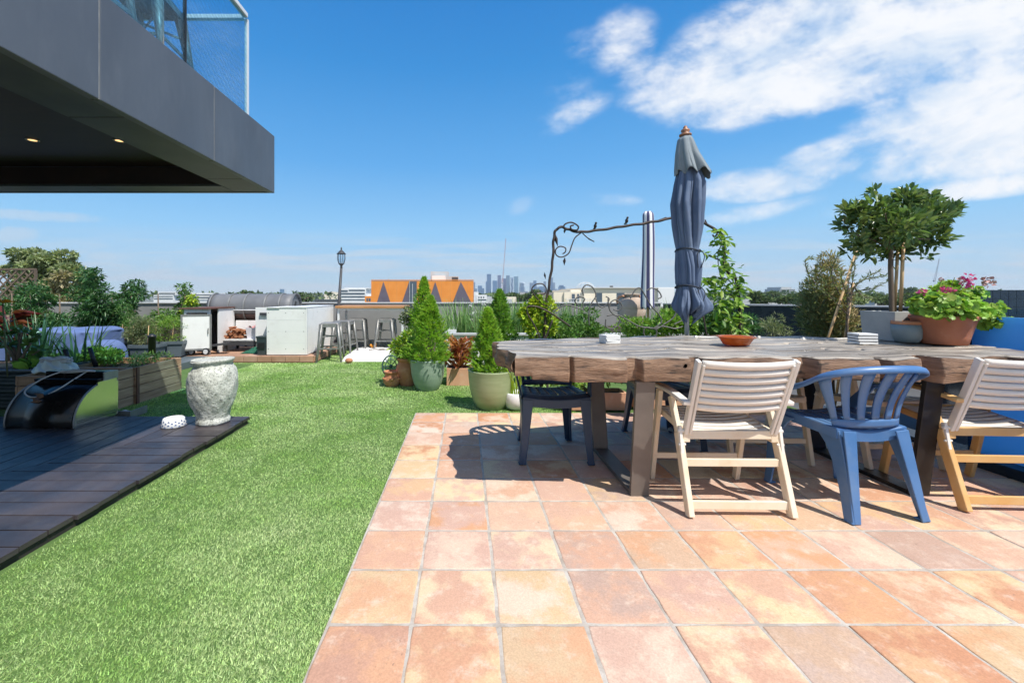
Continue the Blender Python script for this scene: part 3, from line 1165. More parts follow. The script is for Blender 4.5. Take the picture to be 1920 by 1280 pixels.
# ------------------------------------------------------------------ parapets and the raised pool
pw = thing('parapet_wall', 'long mid grey rendered parapet closing the far side of the terrace', 'wall', (-2, 9.9, 0))
MB().span((-7.6, -.1, -.28), (6.38, .12, .955)).build('wall', M['grey_wall'], pw)
MB().span((-7.6, -.13, .957), (6.4, .15, .985)).build('coping', M['cap'], pw, bevel=.004)
nw = thing('parapet_wall', 'glossy dark navy parapet running behind the plants on the right', 'wall', (4.4, 9.6, 0))
A, B = Vector((0.02, .1, 0)), Vector((3.7, -3.3, 0))
MB().bar(A + Vector((0, 0, .33)), B + Vector((0, 0, .33)), .16, 1.22).build('wall', M['navy_wall'], nw)
MB().bar(A + Vector((0, 0, .957)), B + Vector((0, 0, .957)), .22, .03).build('coping', M['cap'], nw, bevel=.004)

pool = thing('pool', 'raised pool with a clear blue side and a dark mosaic end wall', 'swimming pool', (3.5, 2.2, 0))
PO = Vector((3.5, 2.2, 0))


def ppart(mb, name, m, **kw):
    mb.move(Matrix.Translation(-PO))
    return mb.build(name, m, pool, **kw)


PT = 1.005
ppart(MB().span((3.52, -1.6, .07), (3.56, 3.04, PT)), 'clear_side', M['pool_blue'], bevel=.003)
ppart(MB().span((3.42, -1.6, -.27), (3.62, 4.30, .068)), 'base_kerb', M['pool_tile'], bevel=.006)
rows_ = [(-1.6, 3.561), (3.04, 3.561), (3.4, 3.94), (4.0, 4.57), (4.80, 5.42)]
mb = MB()
for i in range(4):
    (ya, xa), (yb, xb) = rows_[i], rows_[i + 1]
    mb.grid(lambda u, v: ((xa + (xb - xa) * v) * (1 - u) + 10 * u, ya + (yb - ya) * v, PT - .012), 10, 6)
ppart(mb, 'water', M['water'])
ppart(MB().prism([(3.561, -1.6), (10, -1.6), (10, 4.81), (5.42, 4.81), (3.561, 3.04)], -.26, -.2, axis=2), 'floor', M['pool_blue'])
mb = MB().span((5.36, 4.82, -.27), (10, 5.0, 1.205))
for i in range(52):
    for j in range(3):
        mb.span((5.37 + .088 * i, 4.814, 1.11 - .088 * j), (5.37 + .088 * i + .084, 4.821, 1.11 - .088 * j + .084))
ppart(mb, 'end_wall', M['pool_tile'])
mb = MB().prism([(3.50, 3.045), (3.56, 3.045), (5.42, 4.815), (5.34, 4.86)], -.27, PT - .004, axis=2)
ppart(mb, 'corner_wall', M['pool_tile'])
# ------------------------------------------------------------------ the long table
TX, TY, TT = 1.8, 2.95, .81
table = thing('dining_table', 'massive rustic timber slab table on flat metal frame legs', 'table', (TX, TY, 0))


def table_slab():
    front = [(.27, 2.42), (.5, 2.415), (.575, 2.412), (.585, 2.455), (.60, 2.412), (.80, 2.405), (.89, 2.40), (.905, 2.45), (.955, 2.45), (.975, 2.395),
             (1.15, 2.392), (1.235, 2.392), (1.25, 2.455), (1.29, 2.46), (1.31, 2.40), (1.55, 2.385), (1.80, 2.38), (1.825, 2.46), (1.90, 2.465), (1.925, 2.375),
             (2.16, 2.37), (2.24, 2.365), (2.26, 2.45), (2.30, 2.455), (2.32, 2.365), (2.47, 2.37), (2.50, 2.47), (2.55, 2.475), (2.575, 2.36), (2.78, 2.365), (2.80, 2.44), (3.03, 2.45), (3.06, 2.38), (3.41, 2.40)]
    back = [(.205, 3.20), (.6, 3.30), (1.0, 3.45), (1.6, 3.59), (2.2, 3.66), (2.8, 3.63), (3.15, 3.46), (3.43, 3.16)]
    fx, fy = zip(*front)
    bx, by = zip(*back)
    from mathutils import noise as mnoise
    NU, NV = 260, 34
    X0, X1 = .27, 3.42

    def xl(u, v):
        xl_ = .275 - .07 * v ** .8 + .02 * math.sin(v * 9) + .012 * math.sin(v * 23)
        return xl_ + (X1 - xl_) * u

    crng = np.random.default_rng(5)
    cracks = []
    for _ in range(46):
        cracks.append((crng.uniform(0, 1), crng.uniform(.04, .98), crng.uniform(.03, .16), crng.uniform(.002, .006)))
    joints = [.27, .52, .77]

    def pt(u, v, top):
        x = xl(u, v)
        f_ = np.interp(x, fx, fy)
        b_ = np.interp(x, bx, by)
        y = f_ + (b_ - f_) * v
        if top:
            z = TT + .004 * math.sin(x * 5 + v * 4) + .003 * math.sin(x * 13 - v * 9) + .0007 * math.sin(v * 61 + math.sin(x * 3) * 2) + .003 * mnoise.noise(Vector((x * 2.2, v * 14, 1)))
            for j in joints:
                dv = abs(v - j - .004 * math.sin(x * 4 + j * 9))
                if dv < .016:
                    z -= .016
            if v < .02:
                z -= .006 + .006 * abs(math.sin(x * 17) * math.sin(x * 5))
        else:
            z = .682 + .006 * math.sin(x * 7 + v * 3) + .004 * math.sin(x * 19) - .012 * math.exp(-((x - .95) / .35) ** 2)
            if u < .03:
                z += .02
        return (x - TX, y - TY, z)

    top = MB().grid(lambda u, v: pt(u, v, True), NU, 120)
    top.build('tabletop', M['table_top'], table, fix=True)
    sd_ = MB()

    def side(u, t, v=0.0):
        a, b = Vector(pt(u, v, True)), Vector(pt(u, v, False))
        p = a.lerp(b, t)
        bul = math.sin(PI * min(max(t, 0), 1))
        out = -1 if v < .5 else 1
        x = p.x + TX
        p.y += out * (.010 * bul + bul * .010 * (mnoise.noise(Vector((x * 3.1, t * 2.6, v * 5))) + .6 * mnoise.noise(Vector((x * 9, t * 5.5, 3 + v)))))
        p.z += .008 * mnoise.noise(Vector((x * 4, 7, t)))
        return tuple(p)
    sd_.grid(lambda u, t: side(u, t, 0.0), NU * 2, 8)
    sd_.grid(lambda u, t: side(u, t, 1.0), 90, 6)

    def endp(v, t, u):
        a, b = Vector(pt(u, v, True)), Vector(pt(u, v, False))
        p = a.lerp(b, t)
        p.x += (-1 if u < .5 else 1) * (.012 * math.sin(PI * t) + .010 * math.sin(v * 21 + t * 4) * math.sin(PI * t))
        return tuple(p)
    sd_.grid(lambda v, t: endp(v, t, 0.0), 50, 8)
    sd_.grid(lambda v, t: endp(v, t, 1.0), 30, 6)
    sd_.grid(lambda u, v: pt(u, v, False), 80, 12)
    sd_.build('slab_edge', M['table_side'], table)


table_slab()
# bolt hole and knot set in the front beam
MB().lathe([(.0001, 0), (.010, 0)], (0, 0, 0), 14).move(Matrix.Translation((1.20 - TX, 2.379 - TY, .765)) @ Matrix.Rotation(R(90), 4, 'X')).build('bolt_hole', M['black'], table)
for X_, mm in ((1.0, M['table_leg']), (2.605, M['table_leg_shaded'])):
    mb = MB()
    wv, th = .105, .026
    # a trapezoid frame, wider at the top: two posts, foot bar and head bar
    mb.bar((X_ - TX, 2.515 - TY, .0), (X_ - TX, 2.43 - TY, .672), wv, th, up=(0, 1, 0))
    mb.bar((X_ - TX, 3.225 - TY, .0), (X_ - TX, 3.36 - TY, .672), wv, th, up=(0, 1, 0))
    mb.bar((X_ - TX, 2.531 - TY, .0135), (X_ - TX, 3.209 - TY, .0135), wv - .002, th)
    mb.bar((X_ - TX, 2.46 - TY, .66), (X_ - TX, 3.33 - TY, .66), wv - .002, .02)
    mb.build('leg', mm, table, bevel=.002)


# ------------------------------------------------------------------ chairs
def folding_chair(label, loc, rz, legmat, backmat, seatmat=None):
    t = thing('folding_chair', label, 'chair', loc, rz, 'white folding garden chairs round the timber table')
    hw = .262
    for s in (-1, 1):
        mb = MB()
        mb.bar((s * hw, -.245, .0), (s * hw, -.115, .40), .030, .052, up=(0, 1, 0))
        mb.bar((s * hw, -.115, .40), (s * (hw + .003), -.035, .578), .026, .044, up=(0, 1, 0))
        mb.build('rear_leg', legmat, t, bevel=.005)
        mb = MB().bar((s * hw, .245, .0), (s * hw, .125, .580), .028, .042, up=(0, 1, 0))
        mb.build('front_leg', legmat, t, bevel=.005)
        # arm rest
        mb = MB()
        mb.grid(lambda u, v: (s * (hw + .004) + (v - .5) * (.040 + .016 * u), -.225 + .41 * u, .581 + .022 * u + .014 * math.sin(PI * u)), 12, 1)
        mb.build('armrest', backmat if legmat is not M['resin_amber'] else legmat, t, solid=.022, bevel=.004)
        # hinge
        h = MB()
        h.box((s * (hw - .028), -.128, .385), (.036, .05, .06))
        h.build('hinge_block', legmat, t, bevel=.004)
        h = MB()
        h.bar((s * (hw + .004), -.138, .44), (s * (hw + .004), -.165, .29), .016, .022, up=(0, 1, 0))
        h.tube([(s * (hw - .02), -.145, .415), (s * (hw + .018), -.145, .415)], .010, 10)
        h.tube([(s * (hw - .02), -.155, .345), (s * (hw + .018), -.155, .345)], .007, 10)
        h.build('hinge_strut', backmat, t, bevel=.002)
        # back stile: flat board with a rib
        a, b = Vector((s * .238, -.140, .402)), Vector((s * .246, -.298, .818))
        m2 = MB().bar(a, b, .020, .036, up=(0, 1, 0))
        m2.bar(a + Vector((-s * .022, -.006, 0)), b + Vector((-s * .022, -.006, -.02)), .014, .022, up=(0, 1, 0))
        m2.build('back_stile', backmat, t, bevel=.004)
    a, b = Vector((0, -.140, .402)), Vector((0, -.298, .818))
    for k in range(7):
        t0 = .345 + k * .0935
        t1 = t0 + .078
        if k == 6:
            t1 = 1.0
        wdt = .222 + .008 * t0

        def fn(u, v, t0=t0, t1=t1, wdt=wdt):
            x = (u * 2 - 1) * wdt
            tt = t0 + (t1 - t0) * v
            p = a.lerp(b, tt)
            p.x = x
            p.y += -.004 - .028 * (1 - (x / wdt) ** 2) * (.8) + .012 * math.cos(PI * (v - .5) * 1.1) * -1
            p.z += -.010 * (1 - (x / wdt) ** 2)
            return tuple(p)
        MB().grid(fn, 16, 4).build('back_slat', backmat, t, solid=.007)
    for k in range(8):
        y0 = -.13 + k * .046

        def fs(u, v, y0=y0):
            x = (u * 2 - 1) * .222
            y = y0 + v * .036
            q = (y + .13) / .37
            return (x, y, .418 + .040 * q - .018 * (1 - (x / .222) ** 2))
        MB().grid(fs, 12, 2).build('seat_slat', seatmat or backmat, t, solid=.007)
    mb = MB()
    for s in (-1, 1):
        mb.bar((s * .228, -.14, .40), (s * .228, .235, .445), .018, .036)
    mb.bar((-.222, -.142, .395), (.222, -.142, .395), .018, .046)
    mb.bar((-.222, .232, .438), (.222, .232, .438), .022, .034)
    mb.build('seat_frame', legmat, t, bevel=.003)
    MB().bar((-.247, -.226, .055), (.247, -.226, .055), .018, .044).build('rail', legmat, t, bevel=.003)
    MB().bar((-.247, -.162, .252), (.247, -.162, .252), .018, .040).build('rail', legmat, t, bevel=.003)
    MB().bar((-.247, .210, .155), (.247, .210, .155), .018, .034).build('rail', legmat, t, bevel=.003)
    return t


folding_chair('white folding chair with a slatted back, nearest to the grass side of the table front', (1.432, 2.505, .002), R(-1), M['resin_cream'], M['resin_white'])
folding_chair('white folding chair with yellowed amber legs, at the right edge by the pool', (2.935, 2.555, .002), R(-3), M['resin_amber'], M['resin_white'])
folding_chair('white folding chair across the table, behind the front blue chair', (2.08, 3.20, .002), R(178), M['resin_cream'], M['resin_white'])
folding_chair('white folding chair across the table, nearest to the pool', (2.87, 3.10, .002), R(184), M['resin_cream'], M['resin_white'])


def resin_chair(label, loc, rz, m, arms=True):
    t = thing('resin_chair', label, 'chair', loc, rz, 'blue plastic stacking chairs round the timber table')
    # seat: strips with slots between
    SWf, SWr = .225, .195

    def seat_pt(x, q):        # q 0 rear .. 1 front
        w = SWr + (SWf - SWr) * q
        y = -.185 + .42 * q
        z = .430 + .022 * q + .020 * (x ** 2) - (.02 * max(q - .86, 0) / .14)
        return (x * w, y, z)
    mb = MB()
    mb.grid(lambda u, v: seat_pt(u * 2 - 1, v * .10), 16, 2)
    mb.grid(lambda u, v: seat_pt(u * 2 - 1, .78 + v * .22), 16, 5)
    ns = 7
    for k in range(ns):
        c0 = -1 + 2 * k / ns + (.035 if k else 0)
        c1 = -1 + 2 * (k + 1) / ns - (.035 if k < ns - 1 else 0)
        mb.grid(lambda u, v, c0=c0, c1=c1: seat_pt(c0 + (c1 - c0) * u, .10 + v * .68), 2, 8)
    mb.build('seat', m, t, solid=.008)
    mb = MB()
    # apron all round
    ring = []
    for k in range(41):
        a = k / 40
        if a < .25:
            q = a / .25
            ring.append(seat_pt(-1, q))
        elif a < .5:
            ring.append(seat_pt(-1 + 2 * (a - .25) / .25, 1))
        elif a < .75:
            ring.append(seat_pt(1, 1 - (a - .5) / .25))
        else:
            ring.append(seat_pt(1 - 2 * (a - .75) / .25, 0))
    mb.grid(lambda u, v: tuple(Vector(ring[int(round(u * 40))]) + Vector((0, 0, -.052 * v))), 40, 1, smooth=False)
    mb.build('apron', m, t, solid=.007)

    # rim: from one arm tip round the back to the other
    def rim(s):               # s -1..1
        a = abs(s)
        if a > .58:           # arm
            q = min((a - .58) / .42, 1.0)
            x = .268 + .016 * math.sin(PI * q * .8)
            y = -.165 + .25 * q
            z = .722 - .100 * (1 - (1 - q) ** 1.7) - .004 * q
        else:
            ph = a / .58 * R(82)
            x = .268 * math.sin(ph) / math.sin(R(82))
            y = -.165 - .145 * (math.cos(ph) - math.cos(R(82))) / (1 - math.cos(R(82)))
            z = .788 - .066 * (a / .58) ** 2.2
        return Vector((math.copysign(x, s), y, z))

    def bot(s):               # bottom of the back shell
        ph = s * R(80)
        return Vector((.186 * math.sin(ph) / math.sin(R(80)), -.150 - .050 * (math.cos(ph) - .17) / .83, .455))

    def shell(s, t_):
        top, b = rim(s * .60), bot(s)
        p = b.lerp(top, t_)
        p.y += .030 * math.sin(PI * t_) * (1 - .6 * abs(s))
        p.x *= 1 - .10 * math.sin(PI * t_) * (1 - t_)
        return tuple(p)
    mb = MB()
    mb.grid(lambda u, v: shell(u * 2 - 1, v * .13), 30, 3)
    mb.grid(lambda u, v: shell(u * 2 - 1, .92 + v * .08), 30, 2)
    nsl = 7
    e0 = [-1 + 2 * k / nsl for k in range(nsl + 1)]
    for k in range(nsl):
        c0 = e0[k] + (.072 if k else 0)
        c1 = e0[k + 1] - (.072 if k < nsl - 1 else 0)
        mb.grid(lambda u, v, c0=c0, c1=c1: shell(c0 + (c1 - c0) * u, .13 + v * .79), 3, 10)
    mb.build('backrest', m, t, solid=.009)
    mb = MB()
    pts = [rim(-1 + 2 * k / 60) for k in range(61)]
    # rolled edge: flat band turned outwards and down

    def band(u, v):
        i = min(int(round(u * 60)), 60)
        p = pts[i]
        s = -1 + 2 * u
        tdir = (pts[min(i + 1, 60)] - pts[max(i - 1, 0)]).normalized()
        outw = tdir.cross(Vector((0, 0, 1))).normalized()
        if outw.dot(Vector((p.x, p.y + .02, 0))) < 0:
            outw = -outw
        wv = (-.010, .003, .016, .023, .025)[int(round(v * 4))]
        zv = (.003, .006, .002, -.009, -.025)[int(round(v * 4))]
        return tuple(p + outw * wv + Vector((0, 0, zv)))
    mb.grid(band, 60, 4)
    mb.build('armrest', m, t, solid=.008)
    # legs: angled channels, splayed and tapered
    for s in (-1, 1):
        for fr in (0, 1):
            if fr:
                p0, p1 = Vector((s * .248, .225, 0)), Vector((s * .232, .195, .44))
                p2 = Vector((s * .268, .060, .625))
            else:
                p0, p1 = Vector((s * .205, -.265, 0)), Vector((s * .186, -.165, .44))
                p2 = None
            mb = MB()
            fsg = -1 if fr else 1
            vs, fs = [], []
            sec = [(0, .052), (.35, .062), (.62, .078), (.80, .100), (.92, .135), (1.0, .178)]
            for t_, w_ in sec:
                c_ = p0.lerp(p1, t_)
                ya_, yb_ = -fsg * .026, -fsg * .026 + fsg * w_
                for yy_ in (ya_, yb_):
                    for xx_ in (-.006, .006):
                        vs.append((c_.x + xx_ - s * .010 * math.sin(PI * t_), c_.y + yy_, c_.z))
            for k_ in range(len(sec) - 1):
                o_ = 4 * k_
                for q0, q1 in ((0, 1), (1, 3), (3, 2), (2, 0)):
                    fs.append((o_ + q0, o_ + q1, o_ + 4 + q1, o_ + 4 + q0))
            fs += [(0, 2, 3, 1), tuple(4 * (len(sec) - 1) + q for q in (0, 1, 3, 2))]
            mb.add(vs, fs)
            d_ = Vector((-s * .021, (.022 if fr else -.022), 0))
            mb.bar(p0 + d_, p1 + d_ * 1.9, .036, .010, .072, .010, up=(0, 1, 0))
            mb.box(p0 + Vector((-s * .014, 0, .005)), (.046, .046, .010))
            if p2 is not None:
                mb.bar(p1, p2, .012, .075, .012, .05, up=(0, 1, 0))
            mb.build('leg', m, t, bevel=.004)
    return t


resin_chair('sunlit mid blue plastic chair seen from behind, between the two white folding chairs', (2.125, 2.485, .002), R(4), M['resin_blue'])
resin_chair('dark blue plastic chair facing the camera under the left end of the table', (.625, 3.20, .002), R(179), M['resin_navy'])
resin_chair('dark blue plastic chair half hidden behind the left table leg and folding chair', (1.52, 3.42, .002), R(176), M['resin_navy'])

# ------------------------------------------------------------------ things on the table
def coasters(label, px, py, Z, n, w, rz, dark):
    p = W(px, py, Z)
    t = thing('coaster_stack', label, 'coasters', (p.x, p.y, TT + .006), rz, 'stacks of square coasters on the table')
    z = 0
    for k in range(n):
        q = Matrix.Rotation(R(rnd.uniform(-5, 5)), 4, 'Z')
        MB().box((0, 0, z + .007), (w, w, .0135)).move(q).build('coaster', M['coaster'], t, bevel=.0015)
        z += .0145
        if dark and k < n - 1:
            MB().box((0, 0, z + .0012), (w * .97, w * .97, .0034)).move(q).build('backing', M['coaster_dark'], t)
            z += .0045
    return t


coasters('small stack of white coasters near the left end of the table', 1143, 644, 3.05, 4, .105, R(12), False)
coasters('stack of black edged white coasters beside the grey square planter', 1617, 641, 3.02, 4, .115, R(-9), True)

p = W(1380, 645, 2.95)
t = thing('glass_dish', 'amber glass dish with a scalloped rim on the timber table', 'dish', (p.x, p.y, TT + .005))
wob = lambda q, z: 1 + (.035 * math.cos(10 * q) + .02 * math.cos(5 * q + 1)) * max(0, (z - .03) / .04)
MB().lathe([(.066, 0), (.078, .004), (.088, .022), (.104, .046), (.118, .054), (.113, .058), (.098, .05), (.08, .024), (.066, .010), (.0001, .009)], n=60, wob=wob).build('dish', M['amber'], t)

# grey square planter with the standard bay tree
p = W(1670, 637, 3.30)
bx_, by_ = p.x, p.y
t = thing('square_planter', 'pale grey concrete square planter at the back of the table', 'planter', (bx_, by_, TT + .004), R(8))
mb = MB()
a_, b_ = .112, .124
vs = [(-a_, -a_, 0), (a_, -a_, 0), (a_, a_, 0), (-a_, a_, 0), (-b_, -b_, .215), (b_, -b_, .215), (b_, b_, .215), (-b_, b_, .215)]
w_ = .016
vs += [(-b_ + w_, -b_ + w_, .215), (b_ - w_, -b_ + w_, .215), (b_ - w_, b_ - w_, .215), (-b_ + w_, b_ - w_, .215),
       (-a_ + w_, -a_ + w_, .16), (a_ - w_, -a_ + w_, .16), (a_ - w_, a_ - w_, .16), (-a_ + w_, a_ - w_, .16)]
fs = [(3, 2, 1, 0)]
for k in range(4):
    j = (k + 1) % 4
    fs += [(k, j, 4 + j, 4 + k), (4 + k, 4 + j, 8 + j, 8 + k), (8 + k, 8 + j, 12 + j, 12 + k)]
mb.add(vs, fs)
mb.build('pot', M['concrete'], t, bevel=.004)
MB().box((0, 0, .18), (.19, .19, .02)).build('soil', M['soil'], t)

bay = thing('bay_tree', 'standard bay tree with a wide leafy crown and bare staked stem', 'tree', (bx_, by_, TT + .19))
O = Vector((bx_, by_, TT + .19))


def bay_tree():
    B = lambda px, py, dz=0.0: W(px, py, 3.30 + dz) - O
    mb = MB()
    mb.tube(spline([B(1672, 592), B(1671, 540), B(1670, 500), B(1672, 465), B(1680, 430)]), [.016] * 20 + [.013] * 13, 10)
    br = []
    tips = [(1605, 408, .05), (1630, 385, -.1), (1700, 375, .1), (1740, 385, -.05), (1770, 405, 0), (1640, 450, .12), (1745, 448, -.1), (1690, 400, .2), (1660, 400, -.25),
            (1720, 420, .25), (1605, 440, -.1), (1680, 420, -.3)]
    for (x, y, dz_) in tips:
        s_ = B(1671, 480 - rnd.uniform(0, 40))
        e_ = B(x, y, dz_)
        mid_ = s_.lerp(e_, .55) + Vector((0, 0, .02))
        mb.tube(spline([s_, mid_, e_], 6), [.007] * 6 + [.0045] * 6 + [.003], 6)
    mb.build('trunk', M['bark'], bay)
    for (x0, x1, dz_) in ((1679, 1684, .05), (1690, 1694, -.03)):
        MB().tube([B(x0 - 8 + 6, 592, dz_ * .5), B(x1, 452, dz_)], .011, 8).build('stake', M['bamboo'], bay)
    cl = []
    for (x, y, rx, ry, dz_) in ((1612, 420, 34, 36, .05), (1640, 395, 34, 28, -.12), (1660, 440, 42, 34, .0), (1690, 385, 30, 26, .1), (1690, 425, 42, 36, -.2), (1720, 395, 40, 34, .15),
                               (1700, 440, 36, 26, .22), (1745, 410, 36, 26, -.05), (1772, 398, 24, 17, .05), (1752, 445, 26, 15, -.05), (1640, 460, 36, 20, .05), (1612, 455, 20, 16, -.1),
                               (1700, 375, 22, 16, 0), (1600, 395, 20, 16, .0), (1745, 380, 12, 12, .0), (1680, 475, 26, 12, .1), (1728, 462, 18, 10, .0),
                               (1786, 391, 11, 8, .0), (1780, 408, 11, 7, .05), (1764, 432, 12, 8, -.05), (1754, 458, 12, 7, .0), (1734, 480, 12, 7, .05), (1582, 424, 10, 9, .05), (1588, 392, 10, 9, -.05),
                               (1640, 362, 12, 9, .0), (1702, 360, 11, 10, .05), (1742, 366, 9, 10, -.05), (1592, 470, 11, 9, .05), (1632, 478, 14, 8, -.05), (1660, 488, 12, 7, .08)):
        c = B(x, y, dz_)
        k = 3.3 / F
        cl.append((tuple(c), (rx * k * .80, (rx + ry) / 2 * k * .9, ry * k * .74)))
    pos, d = clump_leaves(2900, cl, outward=1.1, up=.75)
    leaves('crown', M['l_bay'], bay, pos, d, rng.uniform(.045, .085, len(pos)), rng.uniform(.020, .033, len(pos)), .15, .10, True)


bay_tree()

p = W(1701, 641, 3.10)
t = thing('ceramic_bowl', 'blue grey glazed bowl pot with a bare clay rim, beside the square planter', 'pot', (p.x, p.y, TT + .005))
MB().lathe([(.060, 0), (.082, .006), (.102, .035), (.112, .08), (.112, .128)], n=40, wob=lambda q, z: .76).build('bowl', M['grey_glaze'], t)
MB().lathe([(.1125, .1285), (.114, .150), (.108, .152), (.104, .135), (.10, .09), (.0001, .085)], n=40, wob=lambda q, z: .76).build('rim', M['terra'], t)

p = W(1768, 645, 3.02)
t = thing('terracotta_bowl', 'wide red terracotta bowl planter at the right end of the table', 'planter', (p.x, p.y, TT + .005))
MB().lathe([(.150, 0), (.158, .004), (.172, .05), (.173, .054), (.188, .10), (.19, .104), (.212, .165), (.222, .172), (.226, .192), (.218, .196), (.205, .18), (.18, .13), (.0001, .13)], n=56, wob=lambda q, z: .76).build('bowl', M['terra_red'], t)
gp = thing('geranium', 'bright green geranium with magenta flowers in the terracotta bowl', 'plant', (p.x, p.y, TT + .16))


def geranium():
    O_ = Vector((p.x, p.y, TT + .16))
    Bq = lambda px, py, dz=0.0: tuple(W(px, py, 3.02 + dz) - O_)
    k = 3.02 / F
    cl = []
    for (x, y, rx, ry, dz_) in ((1722, 575, 22, 16, 0), (1745, 565, 30, 22, -.08), (1770, 572, 34, 20, -.14), (1765, 548, 28, 18, .1), (1800, 570, 34, 24, -.1), (1815, 550, 32, 14, .0),
                               (1830, 585, 26, 16, -.1), (1860, 577, 24, 10, 0), (1848, 595, 22, 14, -.1), (1875, 600, 14, 6, -.05), (1855, 606, 12, 9, -.1), (1780, 535, 18, 10, .1), (1790, 590, 40, 10, -.16)):
        cl.append((Bq(x, y, dz_), (rx * k, .07, ry * k)))
    n_ = 620
    pos, d = clump_leaves(n_, cl, outward=.6, up=.2)
    # round lobed leaves: a fan of wedges
    V_, F_ = [], []
    nb = 9
    for i in range(n_):
        nrm = Vector(d[i]) + Vector((0, -.35, .55))
        nrm.normalize()
        a = nrm.orthogonal().normalized()
        b = nrm.cross(a)
        r_ = rnd.uniform(.018, .036)
        o_ = len(V_)
        c_ = Vector(pos[i])
        V_.append(tuple(c_ - nrm * r_ * .25))
        for j in range(nb * 2):
            q = 2 * PI * j / (nb * 2)
            rr = r_ * (1.0 if j % 2 else .86)
            V_.append(tuple(c_ + a * (rr * math.cos(q)) + b * (rr * math.sin(q)) + nrm * rnd.uniform(-.003, .003)))
        for j in range(nb * 2 - 1):
            F_.append((o_, o_ + 1 + j, o_ + 2 + j))
    npmesh('foliage', V_, F_, M['l_geranium'], gp)
    st = MB()
    for (x, y) in ((1760, 548), (1790, 520), (1815, 520), (1850, 590), (1730, 555), (1850, 530), (1808, 530), (1890, 605), (1782, 545), (1735, 548)):
        st.tube(spline([(rnd.uniform(-.08, .08), rnd.uniform(-.05, .05), 0), Vector(Bq(x, y)) * .6 + Vector((0, 0, .02)), Bq(x, y)], 5), .0022, 5)
    for sp in ([(1830, 598), (1890, 602), (1905, 603)], [(1840, 590), (1900, 596), (1918, 612)]):
        st.tube(spline([Bq(x, y, -.1) for x, y in sp], 5), .002, 5)
    st.build('stems', M['stem'], gp)
    for (x, y, r_, mm) in ((1815, 522, 8, 'f_pink'), (1815, 532, 8, 'f_pink'), (1768, 544, 7, 'f_pink'), (1782, 547, 7, 'f_pink'), (1729, 548, 6, 'f_pink'), (1851, 530, 9, 'f_faded'), (1800, 526, 5, 'f_faded'),
                           (1764, 524, 4, 'f_faded'), (1871, 624, 6, 'f_faded'), (1916, 611, 6, 'f_faded'), (1803, 560, 5, 'f_faded')):
        pos2 = np.array(Bq(x, y, -.08)) + rand_unit(26) * r_ * k * .8
        leaves('flower', M[mm], gp, pos2, rand_unit(26) + np.array([0, -.4, .3]), r_ * k * .8, r_ * k * .75, .2)


geranium()

# ------------------------------------------------------------------ umbrellas
def closed_canopy(rows, ax, nf, amp, seed, npts=96):
    """rows: (z, centre shift x, radius, fold strength); ax axis; returns grid fn on rows"""
    zs = np.array([r[0] for r in rows])
    o = np.argsort(zs)
    zs = zs[o]
    cx = np.array([rows[i][1] for i in o])
    rr = np.array([rows[i][2] for i in o])
    fa = np.array([rows[i][3] for i in o])
    ph = [random.Random(seed + k).uniform(0, 6.28) for k in range(6)]

    def fn(u, v):
        z = zs[-1] + (zs[0] - zs[-1]) * v
        r = np.interp(z, zs, rr)
        f = np.interp(z, zs, fa)
        q = 2 * PI * u
        w = q + .16 * math.sin(z * 3.1 + ph[0]) + .10 * math.sin(2 * q + ph[1])
        fold = abs(math.sin(nf / 2 * w + ph[2])) ** .7 - .6 + .35 * math.sin((nf + 3) * w * .5 + ph[3] + z * 2.0)
        crease = 1 - abs(math.sin(8.5 * w + ph[4] + .8 * math.sin(z * 4)))
        k = 1.02 + amp * f * (min(fold, .38) - .42 - .30 * crease ** 3) + .010 * math.sin(z * 23 + 5 * q)
        return (ax[0] + np.interp(z, zs, cx) + r * k * math.cos(q), ax[1] + r * k * math.sin(q), z)
    return fn


UZ = 3.80
uo = W(1288, 640, UZ)
umb = thing('patio_umbrella', 'tall closed navy blue umbrella with a sunbleached cap behind the table', 'umbrella', (uo.x, uo.y, 0))
kk = UZ / F
zq = lambda py: CH - (py - VY) * kk
cxq = lambda a, b: ((a + b) / 2 - VX) * kk - uo.x
rq = lambda a, b: (b - a) / 2 * kk
rows = [(zq(266), cxq(1276, 1298), rq(1280, 1292), .2), (zq(300), cxq(1270, 1306), rq(1276, 1300), .4), (zq(322), cxq(1267, 1316), rq(1272, 1312), .6), (zq(345), cxq(1264, 1322), rq(1266, 1320), 1.0), (zq(382), cxq(1258, 1322), rq(1260, 1320), 1.2),
        (zq(420), cxq(1261, 1318), rq(1263, 1318), 1.0), (zq(455), cxq(1267, 1312), rq(1268, 1312), .6), (zq(466), cxq(1269, 1309), rq(1270, 1309), .35), (zq(472), cxq(1268, 1310), rq(1269, 1310), .35), (zq(500), cxq(1267, 1316), rq(1268, 1316), .7),
        (zq(530), cxq(1267, 1314), rq(1268, 1313), .55), (zq(539), cxq(1270, 1312), rq(1271, 1310), .3)]
MB().grid(closed_canopy(rows, (0, 0), 9, .50, 3), 160, 90, True).build('canopy', M['umb'], umb, solid=.004)
rows = [(zq(537), cxq(1270, 1311), rq(1271, 1310), .3), (zq(552), cxq(1266, 1320), rq(1268, 1318), .8), (zq(572), cxq(1260, 1327), rq(1262, 1326), 1.1), (zq(584), cxq(1258, 1328), rq(1262, 1324), 1.2), (zq(596), cxq(1266, 1318), rq(1272, 1312), 1.2)]
fsk = closed_canopy(rows, (0, -.005), 9, .50, 8)


def skirt(u, v):
    x, y, z = fsk(u, min(v, .98))
    q = 2 * PI * u
    e = max(0.0, (v - .25) / .75)
    rip = math.sin(7 * q + 2.0 * math.sin(2 * q)) + .6 * math.sin(12 * q + 1.3)
    k = 1 + e * (.20 * rip - .25 * max(0.0, v - .7) / .3)
    z += e * (.030 * math.sin(3 * q + .6) + .028 * rip)
    return (x * k, y * k, z)


